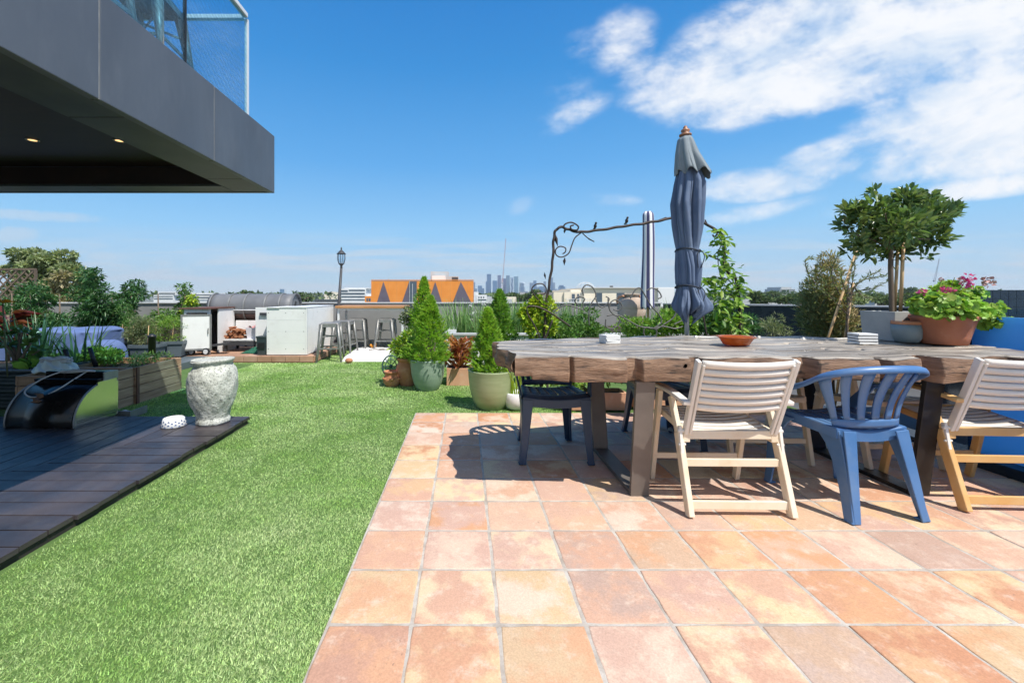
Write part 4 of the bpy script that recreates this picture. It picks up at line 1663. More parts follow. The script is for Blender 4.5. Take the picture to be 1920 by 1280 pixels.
MB().grid(skirt, 200, 30, True).build('skirt', M['umb'], umb, solid=.004)
MB().grid(lambda u, v: tuple(Vector(skirt(u, .55)) * 1.0 + Vector((0, 0, -.02 - .05 * v)) - Vector((skirt(u, .55)[0], skirt(u, .55)[1], 0)) * (.25 + .45 * v)), 120, 5, True).build('inner_fold', M['umb'], umb, solid=.004)
rows = [(zq(256), cxq(1276, 1296), rq(1278, 1294), .2), (zq(262), cxq(1271, 1299), rq(1272, 1298), .3), (zq(290), cxq(1267, 1311), rq(1267, 1309), .6), (zq(316), cxq(1267, 1326), rq(1267, 1326), .9), (zq(326), cxq(1267, 1332), rq(1267, 1331), 1.0)]
fnc = closed_canopy(rows, (0, 0), 8, .28, 21)


def capfn(u, v):
    x, y, z = fnc(u, v)
    q = 2 * PI * u
    return (x, y, z + v * (.022 * math.sin(8 * q) - .035 * max(0, math.cos(q)) ** 2 + .005))


MB().grid(capfn, 120, 24, True).build('cap', M['umb_cap'], umb, solid=.004)
for py_, a_, b_ in ((469, 1269, 1310), (537, 1269, 1311)):
    mb = MB()
    c_ = cxq(a_, b_)
    r_ = rq(a_, b_) * 1.04
    mb.tube([(c_ + r_ * math.cos(2 * PI * k / 28), r_ * math.sin(2 * PI * k / 28), zq(py_) + .012 * math.sin(4 * PI * k / 28)) for k in range(29)], .007, 6)
    for s in (.2, -.4):
        mb.tube(spline([(c_ + r_ * .6, -r_ * .85, zq(py_)), (c_ + r_ * (.7 + s), -r_ * 1.05, zq(py_) - .06), (c_ + r_ * (.5 + s * .4), -r_ * 1.1, zq(py_) - .16)], 5), .004, 5)
    mb.build('tie_cord', M['cord'], umb)
MB().lathe([(.028, 0), (.050, .01), (.050, .022), (.026, .034), (.036, .05), (.034, .062), (.016, .072), (.018, .084), (.008, .096), (.0001, .1)], (cxq(1276, 1294), 0, zq(257)), 24).build('finial', M['finial'], umb)
MB().tube([(0, 0, .05), (0, 0, zq(560)), (cxq(1276, 1294), 0, zq(258))], [.019, .019, .016], 16).build('pole', M['pole_grey'], umb)
MB().lathe([(.25, 0), (.25, .03), (.22, .05), (.04, .06), (.034, .26), (.024, .26)], n=36).build('base', M['concrete'], umb)

# blue and white striped umbrella further back
SZ2 = 6.9
so = W(1215, 640, SZ2)
k2 = SZ2 / F
st_ = thing('striped_umbrella', 'slim closed umbrella with navy and white stripes on a wooden pole', 'umbrella', (so.x, so.y, .52))
zs_ = lambda py: CH - (py - VY) * k2 - .52
nst = 18


def striped(u0, u1):
    def fn(u, v):
        q = 2 * PI * (u0 + (u1 - u0) * u)
        py = 397 + (578 - 397) * v
        r = np.interp(py, [397, 402, 440, 520, 560, 578], [6, 9.2, 10, 10.6, 11.4, 11.6]) * k2
        w = 1 + .07 * abs(math.sin(3 * q + .2 * math.sin(v * 7)))
        wave = .02 * math.sin(9 * q) * v ** 6
        return (r * w * math.cos(q) + .01 * math.sin(v * 5), r * w * math.sin(q), zs_(py) + wave)
    return fn


def striped_material():
    m = mat('striped_cloth', (.62, .63, .66), rough=.85)
    nt = m.node_tree
    tcn = nt.nodes.new('ShaderNodeTexCoord')
    sp = nt.nodes.new('ShaderNodeSeparateXYZ')
    nt.links.new(tcn.outputs['Object'], sp.inputs[0])
    at = nt.nodes.new('ShaderNodeMath')
    at.operation = 'ARCTAN2'
    nt.links.new(sp.outputs[1], at.inputs[0])
    nt.links.new(sp.outputs[0], at.inputs[1])
    mu = nt.nodes.new('ShaderNodeMath')
    mu.operation = 'MULTIPLY_ADD'
    mu.inputs[1].default_value = 6 / (2 * PI)
    mu.inputs[2].default_value = .62
    nt.links.new(at.outputs[0], mu.inputs[0])
    fr = nt.nodes.new('ShaderNodeMath')
    fr.operation = 'FRACT'
    nt.links.new(mu.outputs[0], fr.inputs[0])
    gt = nt.nodes.new('ShaderNodeMath')
    gt.operation = 'GREATER_THAN'
    gt.inputs[1].default_value = .5
    nt.links.new(fr.outputs[0], gt.inputs[0])
    mx = nt.nodes.new('ShaderNodeMixRGB')
    mx.inputs[1].default_value = (.84, .84, .85, 1)
    mx.inputs[2].default_value = (.075, .075, .17, 1)
    nt.links.new(gt.outputs[0], mx.inputs[0])
    nt.links.new(mx.outputs[0], nt.nodes['Principled BSDF'].inputs['Base Color'])
    return m


M['striped'] = striped_material()
MB().grid(striped(0, 1), 108, 40, True).build('canopy', M['striped'], st_, solid=.003)
MB().tube([(0, 0, .0), (0, 0, zs_(398))], .016, 12).build('pole', M['bamboo'], st_)
# ------------------------------------------------------------------ raised planter bed and ironwork behind the table
pb = thing('raised_planter', 'long white rendered raised planter bed in front of the grey parapet', 'planter', (1.6, 7.6, 0))
PBO = Vector((1.6, 7.6, 0))
mb = MB()
mb.span((-.30, 7.0, -.02), (4.4, 7.12, .50))
mb.span((-.30, 7.12, -.02), (-.18, 9.6, .50))
mb.span((4.28, 7.12, -.02), (4.4, 9.3, .50))
mb.move(Matrix.Translation(-PBO)).build('wall', M['white'], pb, bevel=.006)
mb = MB()
mb.span((-.33, 6.97, .502), (4.43, 7.15, .535))
mb.span((-.33, 7.152, .502), (-.15, 9.6, .535))
mb.move(Matrix.Translation(-PBO)).build('capping', M['cap'], pb, bevel=.004)
mb = MB().grid(lambda u, v: (-.18 + 4.46 * u, 7.12 + 2.5 * v, .455 + .02 * math.sin(u * 31) * math.sin(v * 17)), 40, 20)
mb.move(Matrix.Translation(-PBO)).build('soil', M['soil'], pb)


def shrub(name, label, cat, loc, clumps, n, L, Wd, leafm, group=None, stems=6, stemm='stem', up=.35, outward=1.0, droop=.1, fold=.2, stem_r=.006):
    """clumps in local metres: (x, y, z, rx, ry, rz)"""
    t = thing(name, label, cat, loc, 0, group)
    cl = [((c[0], c[1], c[2]), (c[3], c[4], c[5])) for c in clumps]
    pos, d = clump_leaves(n, cl, outward=outward, up=up)
    leaves('foliage', M[leafm], t, pos, d, rng.uniform(L * .65, L * 1.25, n), rng.uniform(Wd * .7, Wd * 1.2, n), fold, droop, L / Wd < 3)
    if stems:
        mb = MB()
        for k in range(stems):
            c = clumps[k % len(clumps)]
            e = Vector((c[0] + rnd.uniform(-.5, .5) * c[3], c[1] + rnd.uniform(-.5, .5) * c[4], c[2] + .5 * c[5]))
            b = Vector((rnd.uniform(-.05, .05), rnd.uniform(-.05, .05), 0))
            mb.tube(spline([b, b.lerp(e, .5) + Vector((0, 0, .06)), e], 5), [stem_r * (1 - .6 * i / 10) for i in range(11)], 6)
        mb.build('stems', M[stemm], t)
    return t


def strap(name, label, loc, n, spread, L, Wd, leafm, group=None, bend=(.1, .9), cat='plant', ry=None):
    t = thing(name, label, cat, loc, 0, group)
    q = rng.uniform(0, 2 * PI, n)
    r = rng.uniform(0, 1, n) ** .5
    p_ = np.stack([np.cos(q) * r * spread, np.sin(q) * r * (ry or spread), np.zeros(n)], 1)
    q2 = q + rng.normal(0, .6, n)
    d = np.stack([np.cos(q2), np.sin(q2), np.zeros(n)], 1)
    blades('leaves', M[leafm], t, p_, d, rng.uniform(L * .6, L * 1.1, n), Wd, rng.uniform(bend[0], bend[1], n))
    return t


# plants with long leaves along the parapet
strap('strap_plant', 'tall green strap leaved plant with white flower spikes between the two leafy cones', (-.02, 8.2, .46), 210, .45, .62, .016, 'l_strap', 'strap leaved plants in the white planter bed', (.05, .7), ry=.5)
strap('strap_plant', 'green strap leaved plant just right of the taller right cone', (1.10, 8.3, .46), 150, .34, .66, .016, 'l_strap', 'strap leaved plants in the white planter bed', (.05, .6))
strap('strap_plant', 'green strap leaved plant under the iron scrolls, left of the clay amphora', (2.02, 7.9, .46), 110, .26, .60, .015, 'l_strap', 'strap leaved plants in the white planter bed', (.05, .6))
strap('strap_plant', 'thin green strap leaved plant in front of the navy parapet, right of the navy umbrella', (3.62, 7.5, .46), 60, .3, .62, .012, 'l_strap', 'strap leaved plants in the white planter bed', (.05, .5))
for lab, x, y, n_, L_ in (('green strap leaved plant clump between the right cone and the lime climber', .66, 7.75, 150, .56), ('green strap leaved plant clump directly behind the lime climber', 1.50, 8.0, 150, .6),
                          ('short strap leaved plant clump right of the clay amphora', 3.15, 7.7, 110, .5), ('strap leaved plant clump at the right end of the white bed', 4.0, 7.5, 90, .55), ('strap leaved plant at the left corner of the white bed, beside the bar', .35, 7.5, 90, .4)):
    strap('strap_plant', lab, (x, y, .46), n_, .36, L_, .015, 'l_strap', 'strap leaved plants in the white planter bed', (.05, .7), ry=.3)
fl = thing('white_iris', 'white iris flowers on thin stalks rising above the strap leaved plant', 'flower', (.2, 8.0, .46))
mb = MB()
heads = []
for (x, y) in ((882, 572), (892, 583), (886, 590), (906, 571), (884, 600)):
    e = W(x, y, 8.0) - Vector((.2, 8.0, .46))
    mb.tube([(e.x * .6, 0, 0), (e.x, 0, e.z)], .004, 5)
    heads.append(e)
mb.build('stalks', M['stem'], fl)
for h in heads:
    leaves('bloom', M['f_white'], fl, np.array(h) + rng.normal(0, .010, (9, 3)), rand_unit(9) + np.array([0, -.3, .3]), .055, .030, .2)

GS = 'leafy shrubs behind the table'
for lab, px, py, Z, hw_, hh, n, lm, L_, Wd_ in (
        ('lime yellow leafed climber on the left foot of the iron arch', 1010, 590, 5.6, .20, .26, 520, 'l_lime', .07, .045),
        ('mid green bushy shrub left of the amphora, low behind the iron scrolls', 1095, 602, 6.4, .36, .20, 1100, 'l_mid', .05, .022),
        ('bright green white-speckled shrub in front of the amphora', 1185, 612, 6.0, .30, .16, 900, 'l_bright', .038, .020),
        ('bright leafy shrub left of the navy umbrella pole', 1255, 600, 5.6, .26, .22, 760, 'l_bright', .055, .032),
        ('mid green shrub just right of the navy umbrella pole', 1325, 602, 5.8, .22, .22, 700, 'l_mid', .05, .024),
        ('dark green low shrub against the navy parapet, right of the vine', 1410, 605, 6.6, .26, .14, 560, 'l_dark', .07, .022),
        ('bright green mounded shrub between the lime climber and the iron scrolls', 1050, 612, 5.9, .28, .18, 800, 'l_mid', .05, .024),
        ('dark green leafy shrub behind the amber dish, under the climbing vine', 1365, 612, 5.9, .26, .16, 700, 'l_mid', .055, .028),
        ('pale silvery sprigged shrub in front of the navy parapet', 1455, 605, 6.2, .22, .17, 420, 'l_olive', .055, .012)):
    p = W(px, py, Z)
    base = .46 if Z > 7 else 0.0
    cl = []
    for k in range(13):
        cl.append((rnd.uniform(-1, 1) * hw_ * .8, rnd.uniform(-.5, .5) * hw_, p.z - base + rnd.uniform(-1.1, .7) * hh * .8, hw_ * .4, hw_ * .4, hh * .4))
    shrub('leafy_shrub', lab, 'shrub', (p.x, p.y, base), cl, int(n * 1.9), L_, Wd_, lm, GS, stems=9, up=.55)

# low terracotta troughs with leafy plants, seen under the table
for lab, x0, x1, y0, h, lm in (
        ('terracotta trough of leafy green plants seen under the table, right of the dark blue chair', .98, 1.62, 4.36, .175, 'l_bright'),
        ('terracotta trough of leafy plants seen under the table, behind the white folding chair', 1.72, 2.36, 4.40, .175, 'l_mid'),
        ('terracotta trough of leafy plants half hidden behind the right table leg', 2.46, 3.1, 4.42, .175, 'l_bright')):
    t = thing('terracotta_trough', lab, 'planter', ((x0 + x1) / 2, y0 + .12, .0), 0, 'terracotta troughs behind the table')
    w_ = (x1 - x0) / 2
    mb = MB()
    mb.span((-w_, -.12, 0), (w_, -.098, h))
    mb.span((-w_, .098, 0), (w_, .12, h))
    mb.span((-w_, -.097, 0), (-w_ + .022, .097, h))
    mb.span((w_ - .022, -.097, 0), (w_, .097, h))
    mb.span((-w_ + .023, -.097, 0), (w_ - .023, .097, .02))
    mb.build('pot', M['terra_light'], t, bevel=.004)
    MB().span((-w_ + .023, -.097, .1), (w_ - .023, .097, h - .03)).build('soil', M['soil'], t)
    cl = [(rnd.uniform(-w_, w_), rnd.uniform(-.1, .1), rnd.uniform(.08, .45), .16, .13, .12) for k in range(11)]
    shrub('trough_plant', lab.replace('terracotta trough of ', '').replace('seen under', 'growing in a trough under').replace('half hidden', 'in a trough half hidden'), 'plant', ((x0 + x1) / 2, y0 + .12, h - .03), cl, 900, .060, .030, lm, 'leafy plants in the terracotta troughs', stems=10, up=.5)

t = thing('white_pot', 'small white pot with a thin tufted plant behind the dark blue chair', 'pot', (.52, 4.46, 0))
MB().lathe([(.085, 0), (.10, .01), (.125, .08), (.125, .15), (.115, .165), (.105, .16), (.1, .12), (.0001, .12)], n=32).build('pot', M['bowl_white'], t)
strap('tuft_plant', 'thin yellow green tufted plant growing in the small white pot', (.52, 4.46, .12), 40, .07, .40, .008, 'l_lime', None, (.05, .5))

# clay amphora
ap = W(1184, 640, 7.35)
t = thing('amphora', 'large weathered pale clay amphora with lug handles behind the iron scrolls', 'urn', (ap.x, ap.y, .46))
MB().lathe([(.11, 0), (.12, .02), (.19, .18), (.245, .34), (.262, .45), (.258, .456), (.262, .462), (.25, .53), (.2, .60), (.14, .645), (.115, .655), (.115, .675), (.15, .69), (.15, .71), (.11, .712), (.10, .66), (.0001, .64)], n=48, wob=lambda q, z: .88).build('body', mat('amphora_clay', (.40, .30, .23), (.52, .42, .34), 4, rough=.85, bump=.15, bscale=60, c3=(.62, .56, .48), scale3=5, amt3=.5, lo3=.5, hi3=.7), t)
for s in (-1, 1):
    MB().tube(spline([(s * .12, -.02, .67), (s * .21, -.02, .66), (s * .25, -.02, .60), (s * .235, -.02, .55)], 6), .02, 8).build('handle', M['terra_light'], t)

# wrought iron arch with scrolls
AZ = 5.5
ao = W(1028, 600, AZ)
arch = thing('iron_arch', 'rusty wrought iron garden arch of twisted vine stems, leaves and scrolls', 'arch', (ao.x, AZ, 0))
AO = Vector((ao.x, AZ, 0))


def A_(px, py, dz=0.0):
    return W(px, py, AZ + dz) - AO


def apath(pts, r, name, m='iron', dz=0.0, wig=0.0, n=8):
    ps = spline([A_(x, y, dz) for x, y in pts], n)
    if wig:
        ps = [p + Vector((math.sin(i * .9) * wig, math.cos(i * 1.1) * wig, math.sin(i * .7 + 1) * wig)) for i, p in enumerate(ps)]
    mb = MB().tube(ps, r, 7)
    return mb.build(name, M[m], arch)


gz = lambda px: (px, VY + CH * F / AZ)         # where this plane meets the ground
apath([gz(1016), (1019, 650), (1022, 600), (1024, 570), (1030, 530), (1036, 490), (1038, 450), (1042, 432), (1053, 426), (1068, 431), (1085, 435), (1110, 433), (1140, 429), (1170, 424), (1200, 420), (1230, 415), (1262, 409), (1300, 408), (1330, 424),
       (1350, 436), (1358, 450), (1358, 475), (1357, 495), (1365, 510), (1380, 525), (1384, 545), (1386, 580), (1388, 640), gz(1390)], .017, 'main_stem', wig=.004)
apath([(1056, 427), (1060, 420), (1072, 417), (1084, 424), (1082, 431), (1072, 430), (1070, 424), (1076, 422)], .010, 'curl', dz=-.02)
apath([(1090, 436), (1078, 446), (1072, 460), (1066, 475), (1053, 482), (1043, 478), (1042, 468), (1050, 462), (1060, 465), (1060, 472), (1055, 476)], .008, 'curl')
apath([(1092, 437), (1102, 446), (1114, 453)], .007, 'tendril')
apath([(1338, 430), (1345, 436), (1340, 444), (1336, 440)], .010, 'curl')
apath([(1330, 480), (1350, 488), (1360, 498)], .009, 'tendril')
apath([(1322, 412), (1326, 420), (1335, 428)], .008, 'tendril')
apath([(1023, 575), (1008, 560), (997, 545), (1003, 534), (1016, 532), (1024, 540), (1022, 550), (1014, 552)], .008, 'curl')
for (x0, y0, x1, y1, w_) in ((1039, 434, 1046, 463, .05), (1059, 482, 1058, 498, .035), (1100, 445, 1115, 454, .03), (1060, 428, 1058, 438, .03), (1021, 510, 1023, 524, .025)):
    a, b = A_(x0, y0), A_(x1, y1)
    mid_ = a.lerp(b, .45)
    MB().add([a, mid_ + Vector((w_ / 2, .01, 0)), b, mid_ + Vector((-w_ / 2, .012, 0)), mid_ + Vector((0, -.012, 0))], [(0, 1, 4), (1, 2, 4), (2, 3, 4), (3, 0, 4)]).build('leaf', M['iron'], arch, solid=.003)
# little iron birds perched on the top stem, a sprig and a knot of wire
for (x, y) in ((1116, 424), (1175, 414)):
    c = A_(x, y)
    mb = MB()
    mb.ball(c, .022, 12, 8, (.8, 1.5, 1.35))
    mb.ball(c + Vector((.004, -.018, .035)), .015, 10, 8)
    mb.bar(c + Vector((0, .02, -.01)), c + Vector((0, .07, -.035)), .016, .006, .024, .004)
    mb.tube([c + Vector((0, 0, -.015)), c + Vector((0, 0, -.06))], .004, 5)
    mb.bar(c + Vector((.004, -.030, .036)), c + Vector((.004, -.046, .032)), .006, .006, .001, .001)
    mb.build('bird', M['iron'], arch)
mb = MB()
for k in range(7):
    c = A_(1234 + k * 2.4, 415 - k * .9)
    mb.ball(c + Vector((0, 0, .012)), .008, 8, 6)
mb.build('seed_sprig', M['iron'], arch)

scr = thing('iron_scroll_bench', 'grey wrought iron garden bench with a back of open scrolls', 'bench', (1.9, 4.95, 0))
SO = Vector((1.9, 4.95, 0))
BZ = 4.95


def spath(pts, r, name, m='iron_grey'):
    ps = spline([W(x, y, BZ) - SO for x, y in pts], 8)
    return MB().tube(ps, r, 7).build(name, M[m], scr)


spath([(988, 578), (992, 574), (1010, 576), (1035, 588), (1055, 602), (1070, 612)], .010, 'arm', 'iron')
spath([(988, 578), (990, 590), (1000, 606), (1012, 636), (1014, 690)], .009, 'arm_support', 'iron')
for pts in ([(1036, 584), (1060, 572), (1080, 576), (1094, 580), (1092, 570), (1096, 560), (1085, 556), (1078, 564), (1084, 572)],
            [(1105, 610), (1104, 590), (1108, 570), (1117, 555), (1112, 540), (1100, 534), (1092, 542), (1094, 553)],
            [(1117, 560), (1122, 572), (1130, 576), (1138, 570), (1142, 560), (1136, 556)],
            [(1140, 560), (1143, 580), (1152, 590), (1162, 592), (1180, 602), (1200, 612), (1225, 616)],
            [(1143, 575), (1146, 566), (1156, 562), (1166, 572), (1160, 582), (1150, 580)],
            [(1136, 598), (1136, 612), (1148, 616), (1160, 608), (1160, 596), (1150, 590), (1138, 592)],
            [(1225, 616), (1210, 614), (1207, 625), (1214, 634), (1228, 632), (1231, 620), (1222, 614)],
            [(1225, 616), (1240, 604), (1236, 590), (1222, 575), (1212, 558), (1200, 540), (1190, 545), (1182, 560)],
            [(1212, 545), (1222, 540), (1234, 545), (1240, 556), (1234, 560)],
            [(1230, 618), (1248, 606), (1262, 596), (1270, 580), (1268, 570), (1258, 574)],
            [(1264, 608), (1280, 600), (1296, 590), (1308, 590), (1318, 578), (1316, 568)],
            [(1225, 616), (1245, 612), (1265, 616), (1280, 612)]):
    spath(pts, .0075, 'scroll')
mb = MB()
s0 = W(1012, 690, BZ) - SO
s1 = W(1330, 690, BZ) - SO
for k in range(6):
    mb.bar(s0 + Vector((0, -.05 - .07 * k, 0)), s1 + Vector((0, -.05 - .07 * k, 0)), .045, .012)
mb.build('seat', M['iron_grey'], scr, bevel=.002)
for x_ in (s0.x + .01, s1.x - .01):
    for y_ in (-.04, -.42):
        MB().tube([(x_, y_, s0.z), (x_ * 1.01, y_ * 1.08, 0)], .012, 8).build('leg', M['iron'], scr)
spath([(1012, 690), (1018, 650), (1036, 600)], .010, 'back_post', 'iron')
spath([(1330, 690), (1328, 650), (1318, 590)], .010, 'back_post', 'iron')
spath([(1018, 640), (1100, 634), (1200, 636), (1326, 640)], .009, 'back_rail', 'iron')

# climbing vine on the arch's right leg
vn = thing('climbing_vine', 'bright green climbing vine wound up the right leg of the iron arch', 'vine', (W(1385, 640, 5.45).x, 5.45, 0))
VO = Vector((W(1385, 640, 5.45).x, 5.45, 0))
Vp = lambda x, y, dz=0: W(x, y, 5.45 + dz) - VO
mb = MB()
for pts in ([(1380, 700), (1372, 640), (1372, 590), (1380, 540), (1362, 510), (1356, 480), (1352, 450), (1340, 434)],
            [(1385, 690), (1392, 620), (1386, 560), (1366, 525), (1340, 520), (1322, 524)],
            [(1382, 640), (1350, 600), (1330, 585)], [(1380, 560), (1350, 540), (1325, 528)], [(1352, 460), (1346, 480), (1352, 520), (1376, 560)]):
    mb.tube(spline([Vp(x, y, rnd.uniform(-.05, .05)) for x, y in pts], 6), .006, 6)
mb.build('stems', M['stem'], vn)
pos, dd = [], []
segs = [(1338, 432, 1358, 432, 12), (1340, 440, 1372, 460, 28), (1345, 465, 1370, 500, 26), (1345, 500, 1388, 530, 34), (1312, 520, 1352, 530, 34), (1345, 535, 1390, 575, 64), (1340, 560, 1395, 600, 60), (1350, 590, 1395, 625, 50),
        (1322, 540, 1342, 580, 20), (1375, 520, 1398, 560, 16), (1315, 470, 1345, 478, 7), (1330, 600, 1360, 620, 16)]
for (x0, y0, x1, y1, n_) in segs:
    for k in range(int(n_ * 1.5)):
        pos.append(Vp(rnd.uniform(x0, x1), rnd.uniform(y0, y1), rnd.uniform(-.14, .14)))
        dd.append(Vector((rnd.uniform(-1, 1), rnd.uniform(-1, .4), rnd.uniform(-.55, .25))))
pos, dd = np.array(pos), np.array(dd)
leaves('foliage', M['l_bright'], vn, pos, dd, rng.uniform(.06, .125, len(pos)), rng.uniform(.032, .055, len(pos)), .12, .2, True)

# olive and drying conifer right of the vine
t = thing('drying_conifer', 'browning bushy conifer behind the right half of the table', 'tree', (W(1560, 640, 4.7).x, 4.7, 0))
k = 4.7 / F
O_ = Vector((W(1560, 640, 4.7).x, 4.7, 0))
cl = []
for (x, y, rx, ry) in ((1552, 490, 14, 16), (1550, 515, 24, 22), (1545, 545, 34, 26), (1540, 575, 40, 28), (1545, 605, 42, 28), (1560, 560, 30, 26), (1570, 600, 34, 30), (1530, 590, 28, 24), (1560, 630, 40, 26), (1550, 665, 40, 30)):
    c = W(x, y, 4.7 + rnd.uniform(-.06, .06)) - O_
    cl.append(((c.x, c.y, c.z), (rx * k, rx * k, ry * k)))
pos, d = clump_leaves(9500, cl, outward=.7, up=.7)
sel = (pos[:, 0] + .35 * (pos[:, 2] - .9) > rng.normal(-.04, .14, len(pos)))
leaves('dry_foliage', M['l_dry'], t, pos[sel], d[sel], rng.uniform(.04, .075, sel.sum()), .013, .2, .1)
leaves('foliage', M['l_olive'], t, pos[~sel], d[~sel], rng.uniform(.045, .08, (~sel).sum()), .014, .2, .05)
MB().tube([(0, 0, 0), (-.02, 0, .7), (-.04, 0, 1.3)], [.03, .022, .006], 8).build('trunk', M['bark'], t)

t = thing('olive_tree', 'young olive tree with sprigs of narrow leaves tied to bamboo stakes', 'tree', (W(1590, 640, 4.3).x, 4.3, 0))
O_ = Vector((W(1590, 640, 4.3).x, 4.3, 0))
Ov = lambda x, y, dz=0: W(x, y, 4.3 + dz) - O_
mb = MB()
spr = [[(1588, 600), (1590, 540), (1598, 500), (1606, 470)], [(1592, 560), (1610, 530), (1640, 520), (1665, 518)], [(1590, 560), (1612, 545), (1640, 540), (1668, 525)], [(1590, 580), (1560, 520), (1570, 480), (1580, 475)],
       [(1588, 570), (1600, 520), (1604, 480)], [(1590, 560), (1580, 530), (1575, 505)], [(1560, 560), (1520, 520), (1510, 490), (1525, 484)], [(1592, 545), (1625, 520), (1650, 508)], [(1590, 590), (1560, 560), (1540, 540)], [(1594, 530), (1618, 555), (1640, 560)]]
pos, dd = [], []
for pts in spr:
    ps = spline([Ov(x, y, rnd.uniform(-.08, .08)) for x, y in pts], 7)
    mb.tube(ps, [.006 * (1 - .7 * i / len(ps)) for i in range(len(ps))], 5)
    for i in range(3, len(ps) - 1):
        tdir = (ps[i + 1] - ps[i]).normalized()
        for s in range(4):
            pos.append(ps[i])
            dd.append(tdir * .7 + Vector((rnd.uniform(-1, 1), rnd.uniform(-1, 1), rnd.uniform(-.5, .8))) * .8)
mb.tube([(0, 0, 0), tuple(Ov(1588, 600)), tuple(Ov(1594, 540))], [.014, .012, .009], 8)
mb.build('trunk', M['bark'], t)
leaves('foliage', M['l_olive'], t, np.array(pos), np.array(dd), rng.uniform(.035, .065, len(pos)), .012, .15, .05)
for pts in (((1568, 634), (1606, 470)), ((1586, 636), (1600, 530))):
    a, b = Ov(*pts[0], .04), Ov(*pts[1], .02)
    a0 = a + (a - b) * 1.6
    MB().tube([(a0.x, a0.y, max(a0.z, 0.0)), b], .012, 8).build('stake', M['bamboo'], t)

# ------------------------------------------------------------------ potted plants on the lawn edge
def glazed_pot(label, px, py, Z, r_top, h, m, group=None, name='glazed_pot', r_bot=.62):
    p = W(px, py, Z)
    t = thing(name, label, 'pot', (p.x, Z, -.015), 0, group)
    prof = [(r_top * r_bot * .96, 0), (r_top * r_bot, .008), (r_top * .80, h * .22), (r_top * .93, h * .5), (r_top * .985, h * .8), (r_top * 1.0, h * .96), (r_top * 1.02, h), (r_top * .96, h * 1.005), (r_top * .92, h * .94), (r_top * .90, h * .84), (.0001, h * .84)]
    MB().lathe(prof[:9], n=52).build('pot', m, t)
    MB().lathe([(r_top * .91, h * .84), (.0001, h * .86)], n=30).build('soil', M['soil'], t)
    return t, Vector((p.x, Z, -.015 + h * .85))


def cone_tree(label, loc, h, r, n, leafm, lean=(0, 0), seed=1, group='clipped conifer cones in pots', base=.02, tip=.10):
    t = thing('conifer_cone', label, 'conifer', loc, 0, group)
    g = np.random.default_rng(seed)
    z = g.uniform(0, 1, n) ** 1.15
    # lumpy cone outline
    q = g.uniform(0, 2 * PI, n)
    prof = np.where(z < .12, .72 + z / .12 * .28, (1 - (z - .12) / .88) ** .8 * (1 - tip) + tip * (1 - z))
    lump = 1 + .20 * np.sin(q * 3 + z * 9 + seed) + .16 * np.sin(q * 5 - z * 17 + seed * 2) + .13 * np.sin(q * 4 + z * 31) + g.normal(0, .05, n)
    rr = r * prof * lump * g.uniform(.50, 1.0, n) ** .5 * np.where(g.uniform(0, 1, n) > .93, 1.16, 1.0)
    gap = np.sin(q * 4 + z * 13 + seed) * np.sin(q * 7 - z * 21 + seed * 1.7) + .5 * np.sin(q * 11 + z * 37)
    rr = np.where(gap > .62, rr * .72, rr)
    pos = np.stack([np.cos(q) * rr + lean[0] * z * h, np.sin(q) * rr + lean[1] * z * h, base + z * h], 1)
    out = np.stack([np.cos(q), np.sin(q), np.full(n, .95)], 1)
    # sprays: little flat fans of scale leaves
    d0 = norm(out + g.normal(0, .38, (n, 3)))
    V_, F_ = [], []
    off = 0
    for sgn in (-1, -.45, .45, 1, 0):
        sd = np.stack([-np.sin(q), np.cos(q), g.uniform(-.4, .4, n)], 1)
        d = norm(d0 + sd * sgn * .55)
        v, f = leaf_arrays(pos + d0 * (.006 * (1 - abs(sgn))), d, g.uniform(.024, .046, n) * (1.2 - .3 * abs(sgn)), .0095, .2)
        V_.append(v)
        F_.append(f + off)
        off += len(v)
    npmesh('foliage', np.concatenate(V_), np.concatenate(F_), M[leafm], t)
    MB().tube([(0, 0, -.02), (lean[0] * h * .5, lean[1] * h * .5, h * .5), (lean[0] * h * .9, lean[1] * h * .9, h * .85)], [.022, .014, .004], 8).build('trunk', M['bark'], t)
    return t


gpg = 'glazed green pots'
_, s1 = glazed_pot('pale celadon green glazed pot standing on the lawn', 802, 726, 5.40, .215, .375, M['celadon'], gpg)
cone_tree('bushy bright green conifer cone in the pale celadon pot', (s1.x + .01, s1.y, s1.z), .80, .265, 3800, 'l_thuja', (.03, 0), 3)
_, s2 = glazed_pot('olive green glazed pot at the corner of the paving', 920, 772, 4.52, .232, .395, M['olive_glaze'], gpg)
cone_tree('conifer cone in the olive green pot beside the table end', (s2.x - .01, s2.y, s2.z), .66, .185, 3000, 'l_thuja', (-.03, 0), 8)
# the taller cones stand behind in tall pots of their own
_, s3 = glazed_pot('tall dark brown pot behind the celadon pot', 792, 700, 6.35, .20, .60, mat('brown_pot', (.12, .085, .06), (.18, .13, .1), 6, rough=.6), None, 'tall_pot', .75)
cone_tree('slim taller conifer cone behind the celadon pot, its top bent to the left', (s3.x, s3.y, s3.z), .88, .21, 3000, 'l_thuja', (.03, 0), 5)
_, s4 = glazed_pot('dark brown pot behind the olive green pot', 935, 720, 5.75, .20, .42, M['bin'], None, 'tall_pot', .75)
cone_tree('tallest dense deep green conifer cone behind the olive pot', (s4.x + .02, s4.y, s4.z), .84, .255, 4400, 'l_thuja_dark', (-.01, 0), 12)
p = W(772, 600, 6.6)
shrub('variegated_bush', 'pale variegated round bush left of the slim taller cone', 'shrub', (p.x - .02, 6.6, .44), [(0, 0, .44, .13, .13, .11), (-.07, 0, .36, .10, .1, .09), (.08, 0, .36, .1, .1, .1), (0, -.04, .30, .12, .1, .08)], 800, .040, .022, 'l_olive', None, 5)
